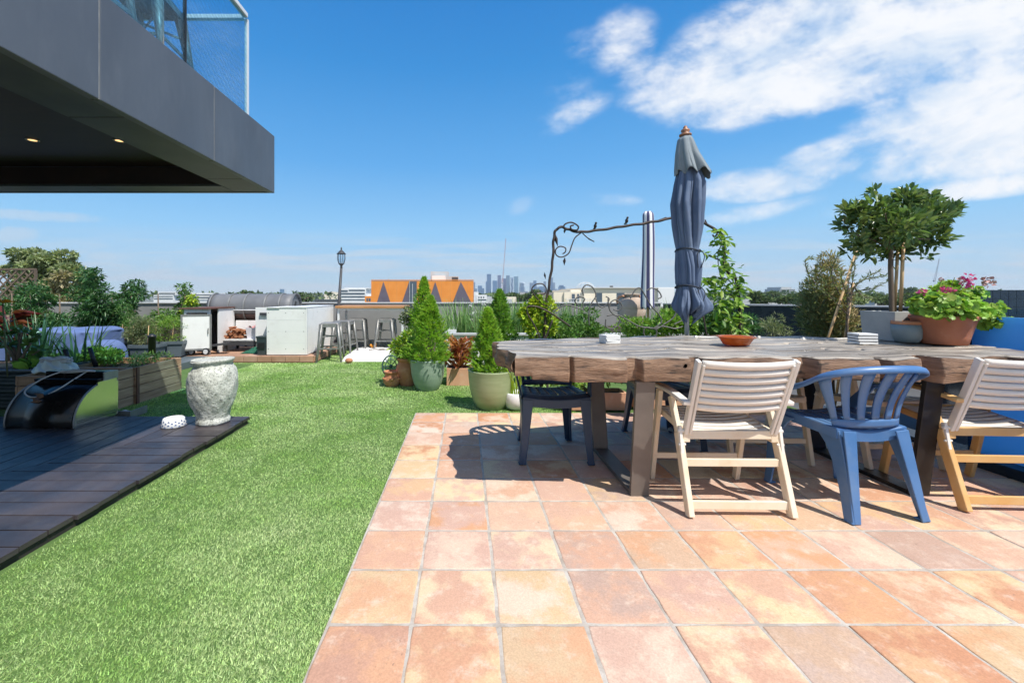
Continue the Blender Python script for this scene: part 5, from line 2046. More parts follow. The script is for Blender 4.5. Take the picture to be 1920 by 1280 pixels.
glazed_pot('small brown upright pot under the variegated bush', 772, 655, 6.6, .11, .46, mat('bronze_pot', (.20, .155, .11), (.26, .21, .15), 6, rough=.5), None, 'upright_pot', .8)

# terracotta pots at the left of the group
t, s5 = glazed_pot('round bellied terracotta pot with swag relief, left of the celadon pot', 764, 719, 5.66, .12, .32, M['terra'], None, 'terracotta_pot')
t.children[0].data.clear_geometry()
mb = MB().lathe([(.095, 0), (.10, .01), (.135, .10), (.148, .20), (.135, .27), (.112, .30), (.112, .312), (.135, .33), (.135, .355), (.118, .358), (.108, .32), (.0001, .31)], n=44, wob=lambda q, z: 1 + (.028 * abs(math.sin(3 * q)) if .12 < z < .25 else 0))
mb.v = mb.v
me = t.children[0].data
me.from_pydata(mb.v, [], mb.f)
me.polygons.foreach_set('use_smooth', [True] * len(mb.f))
me.update()
shrub('lime_leaf_shrub', 'lime tipped leafy shrub in the round bellied terracotta pot', 'shrub', (s5.x, s5.y, .29), [(0, 0, .12, .13, .12, .09), (-.08, 0, .20, .1, .1, .1), (.07, 0, .17, .1, .1, .1), (0, 0, .30, .07, .07, .1), (-.02, -.05, .10, .13, .08, .08)], 750, .055, .024, 'l_bright', None, 6, up=.6)
shrub('lime_sprig', 'yellow lime sprig rising out of the leafy terracotta pot', 'shrub', (s5.x - .04, s5.y - .02, .45), [(-.03, 0, .10, .05, .05, .07), (.03, 0, .17, .045, .04, .06), (-.12, -.02, .03, .05, .05, .06)], 150, .060, .026, 'l_lime', None, 4, up=.7)
p = W(735, 707, 5.60)
t = thing('strawberry_pot', 'small terracotta strawberry pot with side pockets, on the lawn', 'pot', (p.x, p.y, -.015))
MB().lathe([(.072, 0), (.08, .008), (.112, .06), (.112, .10), (.092, .14), (.092, .17), (.105, .18), (.105, .195), (.092, .197), (.08, .15), (.0001, .15)], n=36).build('pot', M['terra'], t)
for q in (-2.4, -1.4, -.5, .6, 1.8):
    MB().lathe([(.018, 0), (.032, .035), (.027, .036), (.0001, .012)], (.108 * math.cos(q), .108 * math.sin(q), .085), 14).build('pocket', M['terra'], t)
p = W(733, 700, 5.9)
t = thing('iron_medallion', 'round teal wrought metal ornament leaning behind the strawberry pot', 'ornament', (p.x, 5.9, .02))
mb = MB()
ring = lambda r_, z0=.17: [(r_ * math.cos(2 * PI * k / 32), 0, z0 + r_ * 1.25 * math.sin(2 * PI * k / 32)) for k in range(33)]
mb.tube(ring(.115), .011, 6)
mb.tube(ring(.075), .007, 6)
for k in range(8):
    q = 2 * PI * k / 8
    mb.tube([(.03 * math.cos(q), 0, .17 + .038 * math.sin(q)), (.112 * math.cos(q), 0, .17 + .14 * math.sin(q))], .007, 5)
mb.ball((0, 0, .17), .028, 10, 8)
mb.build('ornament', mat('teal_metal', (.045, .105, .105), (.09, .17, .16), 8, rough=.5, metal=.3), t)

# square terracotta box with red leaved plant
p = W(860, 721, 5.62)
t = thing('terracotta_box', 'square orange terracotta box between the two green pots', 'planter', (p.x + .01, p.y + .15, -.015))
mb = MB()
mb.span((-.165, -.16, 0), (.165, -.138, .225))
mb.span((-.165, .138, 0), (.165, .16, .225))
mb.span((-.165, -.137, 0), (-.143, .137, .225))
mb.span((.143, -.137, 0), (.165, .137, .225))
mb.span((-.142, -.137, 0), (.142, .137, .02))
mb.build('pot', M['terra_light'], t, bevel=.004)
MB().span((-.142, -.137, .12), (.142, .137, .2)).build('soil', M['soil'], t)
t = thing('croton', 'bronze red broad leaved plant in the square terracotta box', 'plant', (p.x + .01, p.y + .15, .185))
n_ = 190
q = rng.uniform(0, 2 * PI, n_)
pos = np.stack([np.cos(q) * rng.uniform(0, .16, n_), np.sin(q) * rng.uniform(0, .15, n_), rng.uniform(.02, .36, n_)], 1)
d = np.stack([np.cos(q) * .7, np.sin(q) * .7, rng.uniform(.2, 1.3, n_)], 1)
leaves('foliage', M['l_croton'], t, pos, d, rng.uniform(.10, .20, n_), rng.uniform(.035, .06, n_), .2, .25, True)
mb = MB()
for k in range(16):
    a = rnd.uniform(0, 2 * PI)
    mb.tube([(rnd.uniform(-.08, .08), rnd.uniform(-.08, .08), 0), (.14 * math.cos(a), .14 * math.sin(a), rnd.uniform(.15, .3))], .004, 5)
mb.build('stems', mat('red_stem', (.22, .06, .04), rough=.6), t)
# ------------------------------------------------------------------ outdoor kitchen
platform = thing('paved_platform', 'low clay paved platform under the barbecue and cabinets', 'platform', (-3.75, 8.5, -.02))
mb = MB()
mb.span((-5.0, 7.52, -.0), (-2.60, 9.74, .085))
mb.move(Matrix.Translation((3.75, -8.5, .0)))
mb.build('body', M['terra'], platform)
mb = MB()
x = -5.0
while x < -2.62:
    y = 7.52
    while y < 9.7:
        mb.span((x + .004, y + .004, .0), (min(x + .3, -2.6) - .004, min(y + .3, 9.74) - .004, .018))
        y += .3
    x += .3
mb.move(Matrix.Translation((3.75, -8.5, .107)))
mb.build('pavers', M['brickish'], platform, bevel=.002)
mb = MB()
x = -5.0
while x < -2.62:
    mb.span((x + .004, 7.500, .002), (min(x + .24, -2.6) - .004, 7.518, .098))
    x += .24
y = 7.52
while y < 9.7:
    mb.span((-2.598, y + .004, .002), (-2.58, min(y + .24, 9.74) - .004, .098))
    y += .24
mb.move(Matrix.Translation((3.75, -8.5, .02)))
mb.build('edging', M['brickish'], platform, bevel=.002)
PZ = .106

# white L-shaped counter
ct = thing('counter', 'white board outdoor counter with a slim cover sheet on top', 'counter', (-3.09, 8.3, PZ))
CO = Vector((-3.09, 8.3, PZ))
cp = lambda mb, name, m, **k: mb.move(Matrix.Translation(-CO)).build(name, m, ct, **k)
cp(MB().span((-3.43, 7.56, PZ + .012), (-2.76, 7.58, .925)), 'front_board', M['white'], bevel=.002)
cp(MB().span((-2.758, 7.56, PZ + .012), (-2.74, 9.1, .925)), 'side_board', M['white'], bevel=.002)
cp(MB().span((-3.43, 9.08, PZ + .012), (-2.76, 9.098, .925)), 'back_board', M['white'])
cp(MB().span((-3.43, 7.582, PZ + .012), (-3.41, 8.2, .925)), 'inner_board', M['white'])
cp(MB().span((-3.2, 7.55, .927), (-2.735, 9.1, .943)), 'top', M['white_steel'], bevel=.002)
cp(MB().span((-3.46, 7.54, .927), (-3.202, 8.5, .937)), 'top', M['white'])
mb = MB()
for z in (.22, .52, .84):
    for x in (-3.40, -3.1, -2.79):
        mb.box((x, 7.5588, z), (.012, .003, .012))
for z in (.22, .52, .84):
    for y in (7.62, 8.1, 8.6, 9.05):
        mb.box((-2.7388, y, z), (.003, .012, .012))
cp(mb, 'screws', M['steel'])
mb = MB()
for z in (.315, .52, .72):
    mb.span((-3.43, 7.5588, z), (-2.76, 7.5604, z + .003))
cp(mb, 'board_joint', M['white_steel'])
cp(MB().span((-2.739, 7.57, PZ + .012), (-2.733, 7.60, .92)), 'corner_trim', M['white_steel'])

# left cabinet with an open door
cb = thing('cabinet', 'white steel framed cabinet with its door hanging open at the left of the platform', 'cabinet', (-4.75, 7.8, PZ))
CO2 = Vector((-4.75, 7.8, PZ))
cp = lambda mb, name, m, **k: mb.move(Matrix.Translation(-CO2)).build(name, m, cb, **k)
p_ = W(345, 660, 7.75)
cp(MB().span((-4.96, 7.72, PZ), (-4.92, 8.5, .90)), 'side', M['white_steel'])
cp(MB().span((-4.50, 7.95, PZ), (-4.48, 8.5, .90)), 'side', M['white'])
cp(MB().span((-4.92, 8.48, PZ), (-4.50, 8.5, .90)), 'back', M['char'])
cp(MB().span((-5.02, 7.66, .902), (-4.46, 8.5, .925)), 'top', M['red_timber'])
mb = MB()
for x in (-4.93, -4.52):
    mb.span((x - .02, 7.70, PZ), (x + .02, 7.74, .90))
mb.span((-4.91, 7.70, .84), (-4.54, 7.74, .90))
cp(mb, 'frame', M['white_steel'], bevel=.002)
door = MB()
door.span((0, -.008, .0), (.44, .008, .60))
dr = door.build('door', M['white'], cb)
dr.location = Vector((-4.84, 7.46, PZ + .10)) - CO2
dr.rotation_euler = (0, 0, R(24))
mb = MB()
for a, b in (((-.01, -.014, -.01), (.02, .014, .61)), ((.42, -.014, -.01), (.45, .014, .61)), ((.021, -.014, -.01), (.419, .014, .02)), ((.021, -.014, .58), (.419, .014, .61))):
    mb.span(a, b)
fr_ = mb.build('door_frame', M['steel'], dr)
MB().bar((.40, -.03, .27), (.40, -.03, .37), .012, .012).build('handle', M['char'], dr)

# barrel smoker
bz = .90
sm = thing('barrel_smoker', 'long dark grey barrel smoker with a rusty belly and iron ribs', 'barbecue', (-4.15, 8.75, PZ))
SMO = Vector((-4.15, 8.75, PZ))
X0, X1, RR = -5.02, -3.36, .27
cyl = lambda a0, a1, r, x0, x1, n=28: MB().grid(lambda u, v: (x0 + (x1 - x0) * u, r * math.cos(R(a0 + (a1 - a0) * v)), r * math.sin(R(a0 + (a1 - a0) * v))), 10, n)
sh = Matrix.Translation(Vector((0, 8.75, bz)) - SMO)
cyl(-18, 205, RR, X0, X1).move(sh).build('lid', M['smoker'], sm, solid=.008)
cyl(206, 341, RR - .004, X0, X1).move(sh).build('belly', M['smoker_rust'], sm, solid=.008)
for x in (X0 + .05, X0 + .42, X0 + .72, X0 + 1.12, X0 + 1.40, X1 - .02):
    cyl(0, 360, RR + .014, x - .012, x + .012, 40).move(sh).build('rib', M['steel'] if x < X1 - .1 else M['smoker'], sm, solid=.016)
mb = MB().prism([((RR - .02) * math.cos(2 * PI * k / 36), (RR - .02) * math.sin(2 * PI * k / 36)) for k in range(36)], X1 - .05, X1 - .04, axis=0)
mb.move(sh).build('end_plate', M['smoker'], sm)
mb = MB().prism([((RR - .02) * math.cos(2 * PI * k / 36), (RR - .02) * math.sin(2 * PI * k / 36)) for k in range(36)], X0 + .01, X0 + .02, axis=0)
mb.move(sh).build('end_plate', M['smoker'], sm)
mb = MB().tube([(X0 + .1, -RR - .03, -.04), (X1 - .25, -RR - .03, -.04)], .011, 8)
for x in (X0 + .15, X0 + .6, X0 + 1.1):
    mb.tube([(x, -RR - .03, -.04), (x, -RR + .02, -.03)], .009, 6)
mb.move(sh).build('handle', M['white_steel'], sm)
mb = MB()
mb.bar((X1 - .035, -.05, -.02), (X1 - .035, .04, .12), .01, .05)
mb.lathe([(.05, 0), (.05, .01), (.0001, .012)], (0, 0, 0), 16)
mb.move(sh).build('vent_lever', M['black'], sm)
mb = MB()
for x in (X0 + .55, X1 - .35):
    mb.bar((x, 8.60, PZ), (x, 8.60, bz - .22), .04, .04)
    mb.bar((x, 8.92, PZ), (x, 8.92, bz - .22), .04, .04)
mb.bar((X0 + .5, 8.60, PZ + .30), (X1 - .2, 8.60, PZ + .30), .03, .03)
mb.move(Matrix.Translation(-SMO)).build('stand', M['black'], sm)
for x in (-4.62, -4.05):
    w1 = MB()
    w1.tube([(x + .0, 8.5 + .0 + .085 * math.cos(2 * PI * k / 24), PZ + .095 + .085 * math.sin(2 * PI * k / 24)) for k in range(25)], .014, 7)
    w1.move(Matrix.Translation(-SMO)).build('wheel', M['black'], sm)
# loose trolley wheel in front of the cabinet
cp0 = W(385, 653, 7.66)
t = thing('trolley', 'low grey trolley board on small wheels under the open cabinet door', 'trolley', (cp0.x, 7.72, PZ))
MB().bar((-.26, .0, .10), (.34, .1, .19), .22, .03).build('board', M['char'], t)
for x in (-.20, .05):
    wv = MB().prism([(.062 * math.cos(2 * PI * k / 24), .062 + .062 * math.sin(2 * PI * k / 24)) for k in range(24)], -.14, -.11, axis=1)
    w_ = wv.move(Matrix.Translation((x, 0, 0))).build('wheel', M['black'], t, bevel=.004)
    hv = MB().prism([(.040 * math.cos(2 * PI * k / 20), .062 + .040 * math.sin(2 * PI * k / 20)) for k in range(20)], -.143, -.139, axis=1)
    hv.move(Matrix.Translation((x, 0, 0))).build('hubcap', M['white_steel'], w_)

# shelf below the smoker: firewood and a tub
sf = thing('wood_shelf', 'low white shelf board below the smoker carrying firewood and a tub', 'shelf', (-4.1, 8.3, PZ))
sp_ = lambda mb, n, m, **k: mb.move(Matrix.Translation((4.1, -8.3, -PZ))).build(n, m, sf, **k)
sp_(MB().span((-4.44, 8.05, PZ + .205), (-3.50, 8.50, PZ + .235)), 'board', M['white'])
sp_(MB().span((-4.44, 8.47, PZ + .237), (-3.50, 8.49, .66)), 'back_board', M['white'])
sp_(MB().span((-4.44, 8.03, PZ + .12), (-3.50, 8.048, PZ + .20)), 'rail', M['char'])
for x in (-4.42, -3.52):
    sp_(MB().span((x - .02, 8.06, PZ), (x + .02, 8.10, PZ + .204)), 'leg', M['char'])
fw = thing('firewood', 'heap of split red brown firewood on the shelf beside the clear tub', 'firewood', (-4.28, 8.22, PZ + .236))
for k in range(22):
    lv = k // 7
    x = -.14 + (k % 7) * .046 + rnd.uniform(-.02, .02) + .01 * lv
    z = .03 + .055 * lv
    a = rnd.uniform(-.5, .5)
    mb = MB().prism([(.034 * rnd.uniform(.7, 1.1) * math.cos(2 * PI * j / 5 + a), .03 * rnd.uniform(.7, 1.1) * math.sin(2 * PI * j / 5 + a)) for j in range(5)], -.13, .13, axis=1)
    mb.move(Matrix.Translation((x, rnd.uniform(-.04, .04), z)) @ Matrix.Rotation(rnd.uniform(-.35, .35), 4, 'Z') @ Matrix.Rotation(rnd.uniform(-.2, .2), 4, 'X'))
    mb.build('log', M['log'], fw)
tb = thing('storage_tub', 'clear plastic tub stuffed with pink cloth under the smoker', 'tub', (-3.87, 8.25, PZ + .236))
mb = MB()
vs = []
for z, k in ((0, .88), (.20, 1.0)):
    for x, y in ((-.20, -.14), (.20, -.14), (.20, .14), (-.20, .14)):
        vs.append((x * k, y * k, z))
mb.add(vs, [(3, 2, 1, 0), (0, 1, 5, 4), (1, 2, 6, 5), (2, 3, 7, 6), (3, 0, 4, 7)])
mb.build('tub', M['tub'], tb, solid=.004)
mb = MB().grid(lambda u, v: ((u - .5) * .36, (v - .5) * .25, .19 + .05 * abs(math.sin(u * 11 + v * 3)) * math.sin(PI * u) + .03 * math.sin(v * 9 + u * 13)), 26, 14)
mb.build('cloth', M['pink'], tb)
# white board panel with a tool hanging on it
bp = thing('splash_screen', 'upright white board panel between the smoker and the counter', 'panel', (-3.62, 7.95, PZ))
MB().span((-.19, 0, .20), (.19, .02, .82)).build('panel', M['white'], bp)
MB().span((-.19, .021, .0), (-.16, .05, .81)).build('post', M['steel'], bp)
MB().span((.16, .021, .0), (.19, .05, .81)).build('post', M['steel'], bp)
tl = thing('barbecue_tool', 'dark long handled barbecue rake hanging on the white panel', 'tool', (-3.54, 7.93, PZ))
mb = MB()
mb.tube([(-.05, 0, .22), (.04, -.01, .76)], .012, 7)
mb.box((-.08, -.005, .70), (.20, .02, .05))
mb.tube([(.0, -.005, .70), (.05, -.01, .80)], .010, 6)
mb.build('rake', M['char'], tl)
gm = thing('green_net', 'crumpled dark green netting on the platform below the white panel', 'net', (-3.70, 7.95, PZ))
mb = MB().grid(lambda u, v: ((u - .5) * .62, (v - .5) * .34, .01 + .085 * math.sin(PI * u) * math.sin(PI * v) * (1 + .5 * math.sin(u * 23) * math.cos(v * 17))), 30, 16)
mb.build('net', M['green_mesh'], gm)
bn = thing('bin', 'small dark slate waste bin beside the white counter', 'bin', (-3.53, 7.66, PZ))
mb = MB()
vs = []
for z, k in ((0, .8), (.30, 1.0), (.30, 1.08), (.33, 1.08)):
    for x, y in ((-.085, -.09), (.085, -.09), (.085, .09), (-.085, .09)):
        vs.append((x * k, y * k, z))
mb.add(vs, [(3, 2, 1, 0)] + [(4 * l + i, 4 * l + (i + 1) % 4, 4 * l + 4 + (i + 1) % 4, 4 * l + 4 + i) for l in range(3) for i in range(4)] + [(12, 13, 14, 15)])
mb.build('body', M['bin'], bn, bevel=.003)
MB().span((-.06, -.095, .12), (.06, -.0905, .22)).build('panel', M['black'], bn)

# bar with steel frame and timber top
bar = thing('bar_table', 'tall bar table with a timber top and white steel frame against the parapet', 'bar table', (-1.92, 9.1, -.02))
bx0, bx1 = -2.60, -1.20
b_ = lambda mb, n, m, **k: mb.move(Matrix.Translation((1.92, -9.1, 0))).build(n, m, bar, **k)
b_(MB().span((bx0, 8.75, .905), (bx1, 9.45, .955)), 'top', M['bar_wood'], bevel=.004)
mb = MB().span((bx0 + .03, 8.80, .862), (bx1 - .04, 8.84, .902))
mb.span((bx0 + .03, 9.36, .862), (bx1 - .04, 9.40, .902))
b_(mb, 'rail', M['white_steel'])
for x in (bx0 + .05, bx1 - .06):
    for y in (8.82, 9.38):
        b_(MB().span((x - .02, y - .02, 0), (x + .02, y + .02, .86)), 'leg', M['white_steel'])

# bar stools
def make_stool():
    t = thing('bar_stool', 'galvanised steel bar stool at the corner of the white counter, nearest to the camera', 'stool', (0, 0, 0), 0, 'galvanised steel bar stools by the bar')
    H = .68
    mb = MB()
    s_ = .155
    mb.grid(lambda u, v: ((u * 2 - 1) * s_, (v * 2 - 1) * s_, H - .004 * (1 - abs(2 * u - 1)) * (1 - abs(2 * v - 1)) - .02 * max(0, max(abs(2 * u - 1), abs(2 * v - 1)) - .9) / .1), 16, 16)
    mb.build('seat', M['steel'], t, solid=.006)
    mb = MB()
    for a in range(4):
        q = Matrix.Rotation(PI / 2 * a, 4, 'Z')
        m2 = MB().box((0, -s_ + .002, H - .045), (2 * s_ - .02, .004, .055)).move(q)
        mb.add(m2.v, m2.f)
    mb.build('skirt', M['steel'], t)
    for sx in (-1, 1):
        for sy in (-1, 1):
            a, b = Vector((sx * .205, sy * .205, 0)), Vector((sx * .134, sy * .134, H - .02))
            mb = MB()
            mb.bar(a, b, .028, .006, .085, .006, up=(0, 1, 0))
            mb.bar(a + Vector((-sx * .0, 0, 0)), b, .006, .028, .006, .085, up=(0, 1, 0))
            mb.tube([a, b], [.015, .030], 8)
            mb.box(a + Vector((0, 0, .008)), (.03, .03, .016))
            mb.build('leg', M['steel'], t)
    mb = MB()
    r_ = .185
    for p0, p1 in (((-r_, -r_), (r_, -r_)), ((r_, -r_), (r_, r_)), ((r_, r_), (-r_, r_)), ((-r_, r_), (-r_, -r_))):
        mb.bar((*p0, .24), (*p1, .24), .008, .026)
    mb.build('footrest', M['steel'], t)
    mb = MB()
    mb.bar((-.15, -.15, .44), (.15, .15, .44), .006, .02)
    mb.bar((-.15, .15, .447), (.15, -.15, .447), .006, .02)
    mb.build('brace', M['steel'], t)
    return t


st1 = make_stool()
st1.location = (-2.37, 7.72, -.015)
st1.rotation_euler = (0, 0, R(8))
dup(st1, 'galvanised steel bar stool at the counter, second from the camera', (-2.30, 8.32, -.015), R(-6))
dup(st1, 'galvanised steel bar stool before the left half of the bar table', (-2.21, 8.98, -.015), R(4))
dup(st1, 'galvanised steel bar stool before the right half of the bar table', (-1.62, 8.98, -.015), R(-3))
ut = dup(st1, 'steel stool on the upper terrace behind the glass balustrade, nearest to the corner', (-2.13, 2.93, ST + .01), R(6))
ut.scale = (1, 1, .78)
dup(st1, 'steel stool on the upper terrace behind the glass, partly cut off at the top', (-2.22, 2.50, ST + .01), R(-5))

# lamp post
lp = W(633, 600, 9.2)
lt = thing('lamp_post', 'slender black garden lamp post with a glazed lantern, leaning a little', 'lamp post', (lp.x, 9.2, -.02))
LO = Vector((lp.x, 9.2, -.02))
L_ = lambda x, y: W(x, y, 9.2) - LO
MB().tube([(-.012, 0, 0), L_(634, 590), L_(640, 503)], [.036, .036, .026], 12).build('post', M['char'], lt)
hd = L_(640, 503)
k = 9.2 / F
mb = MB().lathe([(.018, 0), (.028, .02), (.02, .05), (.045, .08), (.062, .10)], hd, 16)
mb.build('collar', M['char'], lt)
lan = MB()
for a in range(6):
    q = 2 * PI * a / 6
    lan.tube([(hd.x + .058 * math.cos(q), .058 * math.sin(q), hd.z + .10), (hd.x + .083 * math.cos(q), .083 * math.sin(q), hd.z + .20), (hd.x + .078 * math.cos(q), .078 * math.sin(q), hd.z + .30)], .006, 6)
lan_o = lan.build('lantern_frame', M['char'], lt)
MB().lathe([(.052, .10), (.074, .20), (.070, .30)], hd, 6, smooth=False).build('pane', M['lamp_glass'], lan_o)
MB().lathe([(.10, .30), (.085, .315), (.045, .36), (.02, .38), (.012, .40), (.018, .415), (.006, .44), (.0001, .46)], hd, 18).build('roof', M['char'], lt)

# white dog mat and the bits on it
mt = thing('dog_mat', 'flat white cushion mat lying on the lawn in front of the bar', 'mat', (-1.80, 8.35, -.01))
poly = [W(641, 677, 7.62), W(724, 676, 7.62), W(736, 655, 9.1), W(668, 655, 9.1)]
c0 = Vector((-1.80, 8.35, 0))
pl = [(q.x + 1.80, q.y - 8.35) for q in poly]


def matfn(top):
    def fn(u, v):
        a = [pl[0][i] + (pl[1][i] - pl[0][i]) * u for i in (0, 1)]
        b = [pl[3][i] + (pl[2][i] - pl[3][i]) * u for i in (0, 1)]
        e = min(u, 1 - u, v, 1 - v)
        z = (.085 * min(1, (e / .06)) ** .5 + .004 * math.sin(u * 19) * math.sin(v * 13)) if top else 0
        return (a[0] + (b[0] - a[0]) * v, a[1] + (b[1] - a[1]) * v, z)
    return fn


mb = MB().grid(matfn(True), 30, 30)
mb.grid(matfn(False), 2, 2)
mb.build('cushion', M['cloth_white'], mt)
p = W(700, 655, 8.9)
t = thing('dog_toy', 'small orange yellow soft toy at the far edge of the white mat', 'toy', (p.x, p.y, .08))
mb = MB().ball((0, 0, .03), .045, 12, 8, (1.3, .8, .8))
mb.ball((-.05, 0, .05), .026, 10, 8)
mb.ball((.04, .01, .07), .022, 10, 8)
mb.build('toy', M['f_orange'], t)
p = W(713, 661, 8.4)
t = thing('twig', 'dry brown twig lying on the white mat', 'twig', (p.x, p.y, .085))
mb = MB().tube(spline([(-.22, 0, .01), (-.1, .03, .02), (.02, -.01, .015), (.16, .04, .02), (.24, .0, .01)], 5), .009, 6)
mb.tube(spline([(-.05, .02, .015), (.0, .09, .02), (.07, .1, .015)], 4), .006, 6)
mb.build('twig', M['bark'], t)
p = W(654, 677, 7.45)
t = thing('clay_ball', 'small round brown clay lump in front of the white mat', 'ball', (p.x, p.y, -.01))
MB().grid(lambda u, v: (.065 * math.sin(PI * v) * math.cos(2 * PI * u) * (1 + .1 * math.sin(5 * u * 6.28)), .05 * math.sin(PI * v) * math.sin(2 * PI * u), .045 - .045 * math.cos(PI * v)), 18, 10, True).build('lump', M['terra'], t)

# ------------------------------------------------------------------ deck objects
p = W(407, 795, 3.85)
t = thing('stone_urn', 'big rough pale stone urn with a chipped lip on the deck corner', 'urn', (-2.18, 3.78, DZ + .001))
wobu = lambda q, z: .92 + .018 * math.sin(3 * q + z * 14) + .012 * math.sin(7 * q - z * 31) + .008 * math.sin(13 * q + z * 47)
prof = [(.135, 0), (.143, .012), (.143, .03), (.136, .055), (.150, .10), (.176, .16), (.203, .24), (.214, .31), (.211, .39), (.196, .445), (.172, .482), (.163, .497), (.168, .512), (.182, .528), (.184, .541), (.172, .547)]
pp = []
for i in range(len(prof) - 1):
    for j in range(4):
        s = j / 4
        pp.append((prof[i][0] + (prof[i + 1][0] - prof[i][0]) * s, prof[i][1] + (prof[i + 1][1] - prof[i][1]) * s))
pp.append(prof[-1])
mb = MB().lathe(pp, n=96, wob=wobu)
mb.v = [(v[0], v[1], v[2] * (1 + .025 * v[0] / .2) if v[2] > .45 else v[2]) for v in mb.v]
mb.build('body', M['stone'], t)
MB().lathe([(.150, .500), (.145, .52), (.170, .549), (.178, .545)], n=60, wob=wobu, caps=False).build('lip', M['stone'], t)
MB().lathe([(.142, .505), (.0001, .50)], n=30).build('soil', M['soil'], t)

p = W(338, 800, 3.7)
t = thing('dog_bowl', 'white dog bowl with a blue scale pattern on the deck', 'bowl', (-2.45, 3.68, DZ + .002))
MB().lathe([(.093, 0), (.096, .004), (.078, .066), (.074, .068), (.068, .06), (.06, .02), (.0001, .018)], n=44).build('bowl', M['bowl_white'], t)
mb = MB()
for rw in range(4):
    for k in range(22):
        if (k + rw) % 2 == 0:
            q = 2 * PI * (k + .5 * (rw % 2) * 0) / 22
            z0 = .006 + rw * .0135
            vs = []
            for (dq, dz_) in ((-.115, 0), (.0, .011), (.115, 0), (.0, -.0035)):
                z = z0 + dz_
                r_ = .0968 - .018 * (z / .066)
                vs.append((r_ * math.cos(q + dq), r_ * math.sin(q + dq), z))
            mb.add(vs, [(0, 1, 2, 3)])
mb.build('pattern', M['bowl_blue'], t, fix=False, solid=.0012)

# roll-top hood lying on the deck
hx0, hx1 = -3.80, -3.22
t = thing('barbecue_hood', 'black roll-top barbecue hood with polished steel ends standing on the deck', 'barbecue hood', (-3.58, 3.85, DZ + .001), R(-2))
hp = lambda mb, n, m, **k: mb.move(Matrix.Translation((3.58, 0, 0))).build(n, m, t, **k)
prof = [(-.235, .0), (-.238, .05), (-.222, .12), (-.185, .19), (-.125, .255), (-.05, .30), (.0, .315)]
sp = [(q.x, q.y) for q in spline([(a, b, 0) for a, b in prof], 5)]
hp(MB().grid(lambda u, v: (hx0 + .008 + (hx1 - hx0 - .016) * u, *sp[int(round(v * (len(sp) - 1)))]), 2, len(sp) - 1), 'curved_cover', M['black_gloss'], solid=.010)
side = sp + [(.20, .315), (.20, .0)]
hp(MB().prism(side, hx1, hx1 + .012, axis=0), 'end_panel', M['chrome'], bevel=.002)
hp(MB().prism(side, hx0 - .012, hx0, axis=0), 'end_panel', M['chrome'], bevel=.002)
for xx in (hx1 + .006, hx0 - .006):
    hp(MB().tube([(xx, a, b + .002) for a, b in sp], .008, 6), 'edge_trim', M['steel'])
hp(MB().span((hx0, .195, .005), (hx1, .205, .40)), 'back', M['black_gloss'])
mb = MB().span((hx0, .0, .317), (hx1, .20, .335))
mb.span((hx0, .10, .337), (hx1, .20, .41))
mb.bar((hx0, .03, .35), (hx1, .03, .35), .07, .022)
hp(mb, 'top_shelf', M['black_gloss'], bevel=.004)
hp(MB().span((hx1, .05, .337), (hx1 + .012, .20, .412)), 'top_end', M['steel'])
mb = MB().tube([(hx1 - .02, .045, .325), (hx1 + .018, .045, .325)], .018, 12)
mb.bar((hx1 + .018, -.03, .325), (hx1 + .018, .17, .33), .014, .03)
hp(mb, 'handle', M['chrome'])
mb = MB()
for z in (.035, .05):
    mb.bar((hx1 + .0135, -.21, z), (hx1 + .0135, .18, z), .003, .004)
hp(mb, 'groove', M['char'])
mb = MB().grid(lambda u, v: (-3.60 + .085 * (u - .5) * (.4 + .6 * abs(math.sin(7 * v + 1))) + .022 * math.sin(11 * v), *[(a - (.008 if i == 0 else -.008)) for i, a in enumerate(sp[int(round((.50 + .16 * v) * (len(sp) - 1)))])]), 6, 6)
hp(mb, 'rust_stain', mat('rust_spot', (.22, .10, .03), (.09, .04, .02), 30, rough=.7))
t = thing('hose', 'pale coiled cable looped over the black barbecue hood', 'hose', (-3.55, 3.88, DZ + .34))
pts = []
for k in range(44):
    q = k / 43 * 2 * PI * 2.4
    pts.append((.06 + (.13 + .03 * math.sin(q * .7)) * math.cos(q), .07 + .045 * math.sin(q), .068 + .010 * k / 43 + .006 * math.sin(q * 1.3)))
lp_ = [(-.06, .05, .078), (-.16, -.02, .03), (-.215, -.105, -.035), (-.20, -.155, -.075), (-.12, -.178, -.105), (-.02, -.165, -.095), (.06, -.12, -.045), (.11, -.03, .02), (.16, .05, .078)]
mb = MB().tube(spline(pts, 3), .0062, 7)
mb.tube(spline(lp_, 7), .0062, 7)
mb.build('coil', M['rope'], t)

# crate of hose in clear plastic behind the hood
t = thing('plastic_bag', 'crumpled clear plastic bag holding a coil of pale hose, behind the black hood', 'bag', (-4.16, 4.45, .385))
mb = MB().grid(lambda u, v: ((.20 * math.cos(2 * PI * u)) * (1 - .45 * v) * (1 + .09 * math.sin(13 * u * 6.28) * (v + .2)), .16 * math.sin(2 * PI * u) * (1 - .5 * v), .11 * v + .012 * math.sin(7 * u * 6.28 + v * 9)), 70, 10, True)
mb.build('bag', M['bag'], t, solid=.002)
mb = MB()
for r_, z in ((.15, .09), (.14, .105), (.12, .115), (.145, .12), (.10, .125)):
    mb.tube([(r_ * math.cos(2 * PI * k / 30), r_ * .55 * math.sin(2 * PI * k / 30), z + .006 * math.sin(k)) for k in range(31)], .008, 6)
mb.build('hose_coil', M['rope'], t)
t = thing('paper_scrap', 'white crumpled scrap lying on the grass beside the deck edge', 'scrap', (W(240, 772, 4.3).x, 4.3, -.005))
MB().grid(lambda u, v: ((u - .5) * .14, (v - .5) * .05, .012 + .012 * math.sin(u * 9) * math.cos(v * 7)), 10, 5).build('scrap', M['bowl_white'], t, solid=.003)
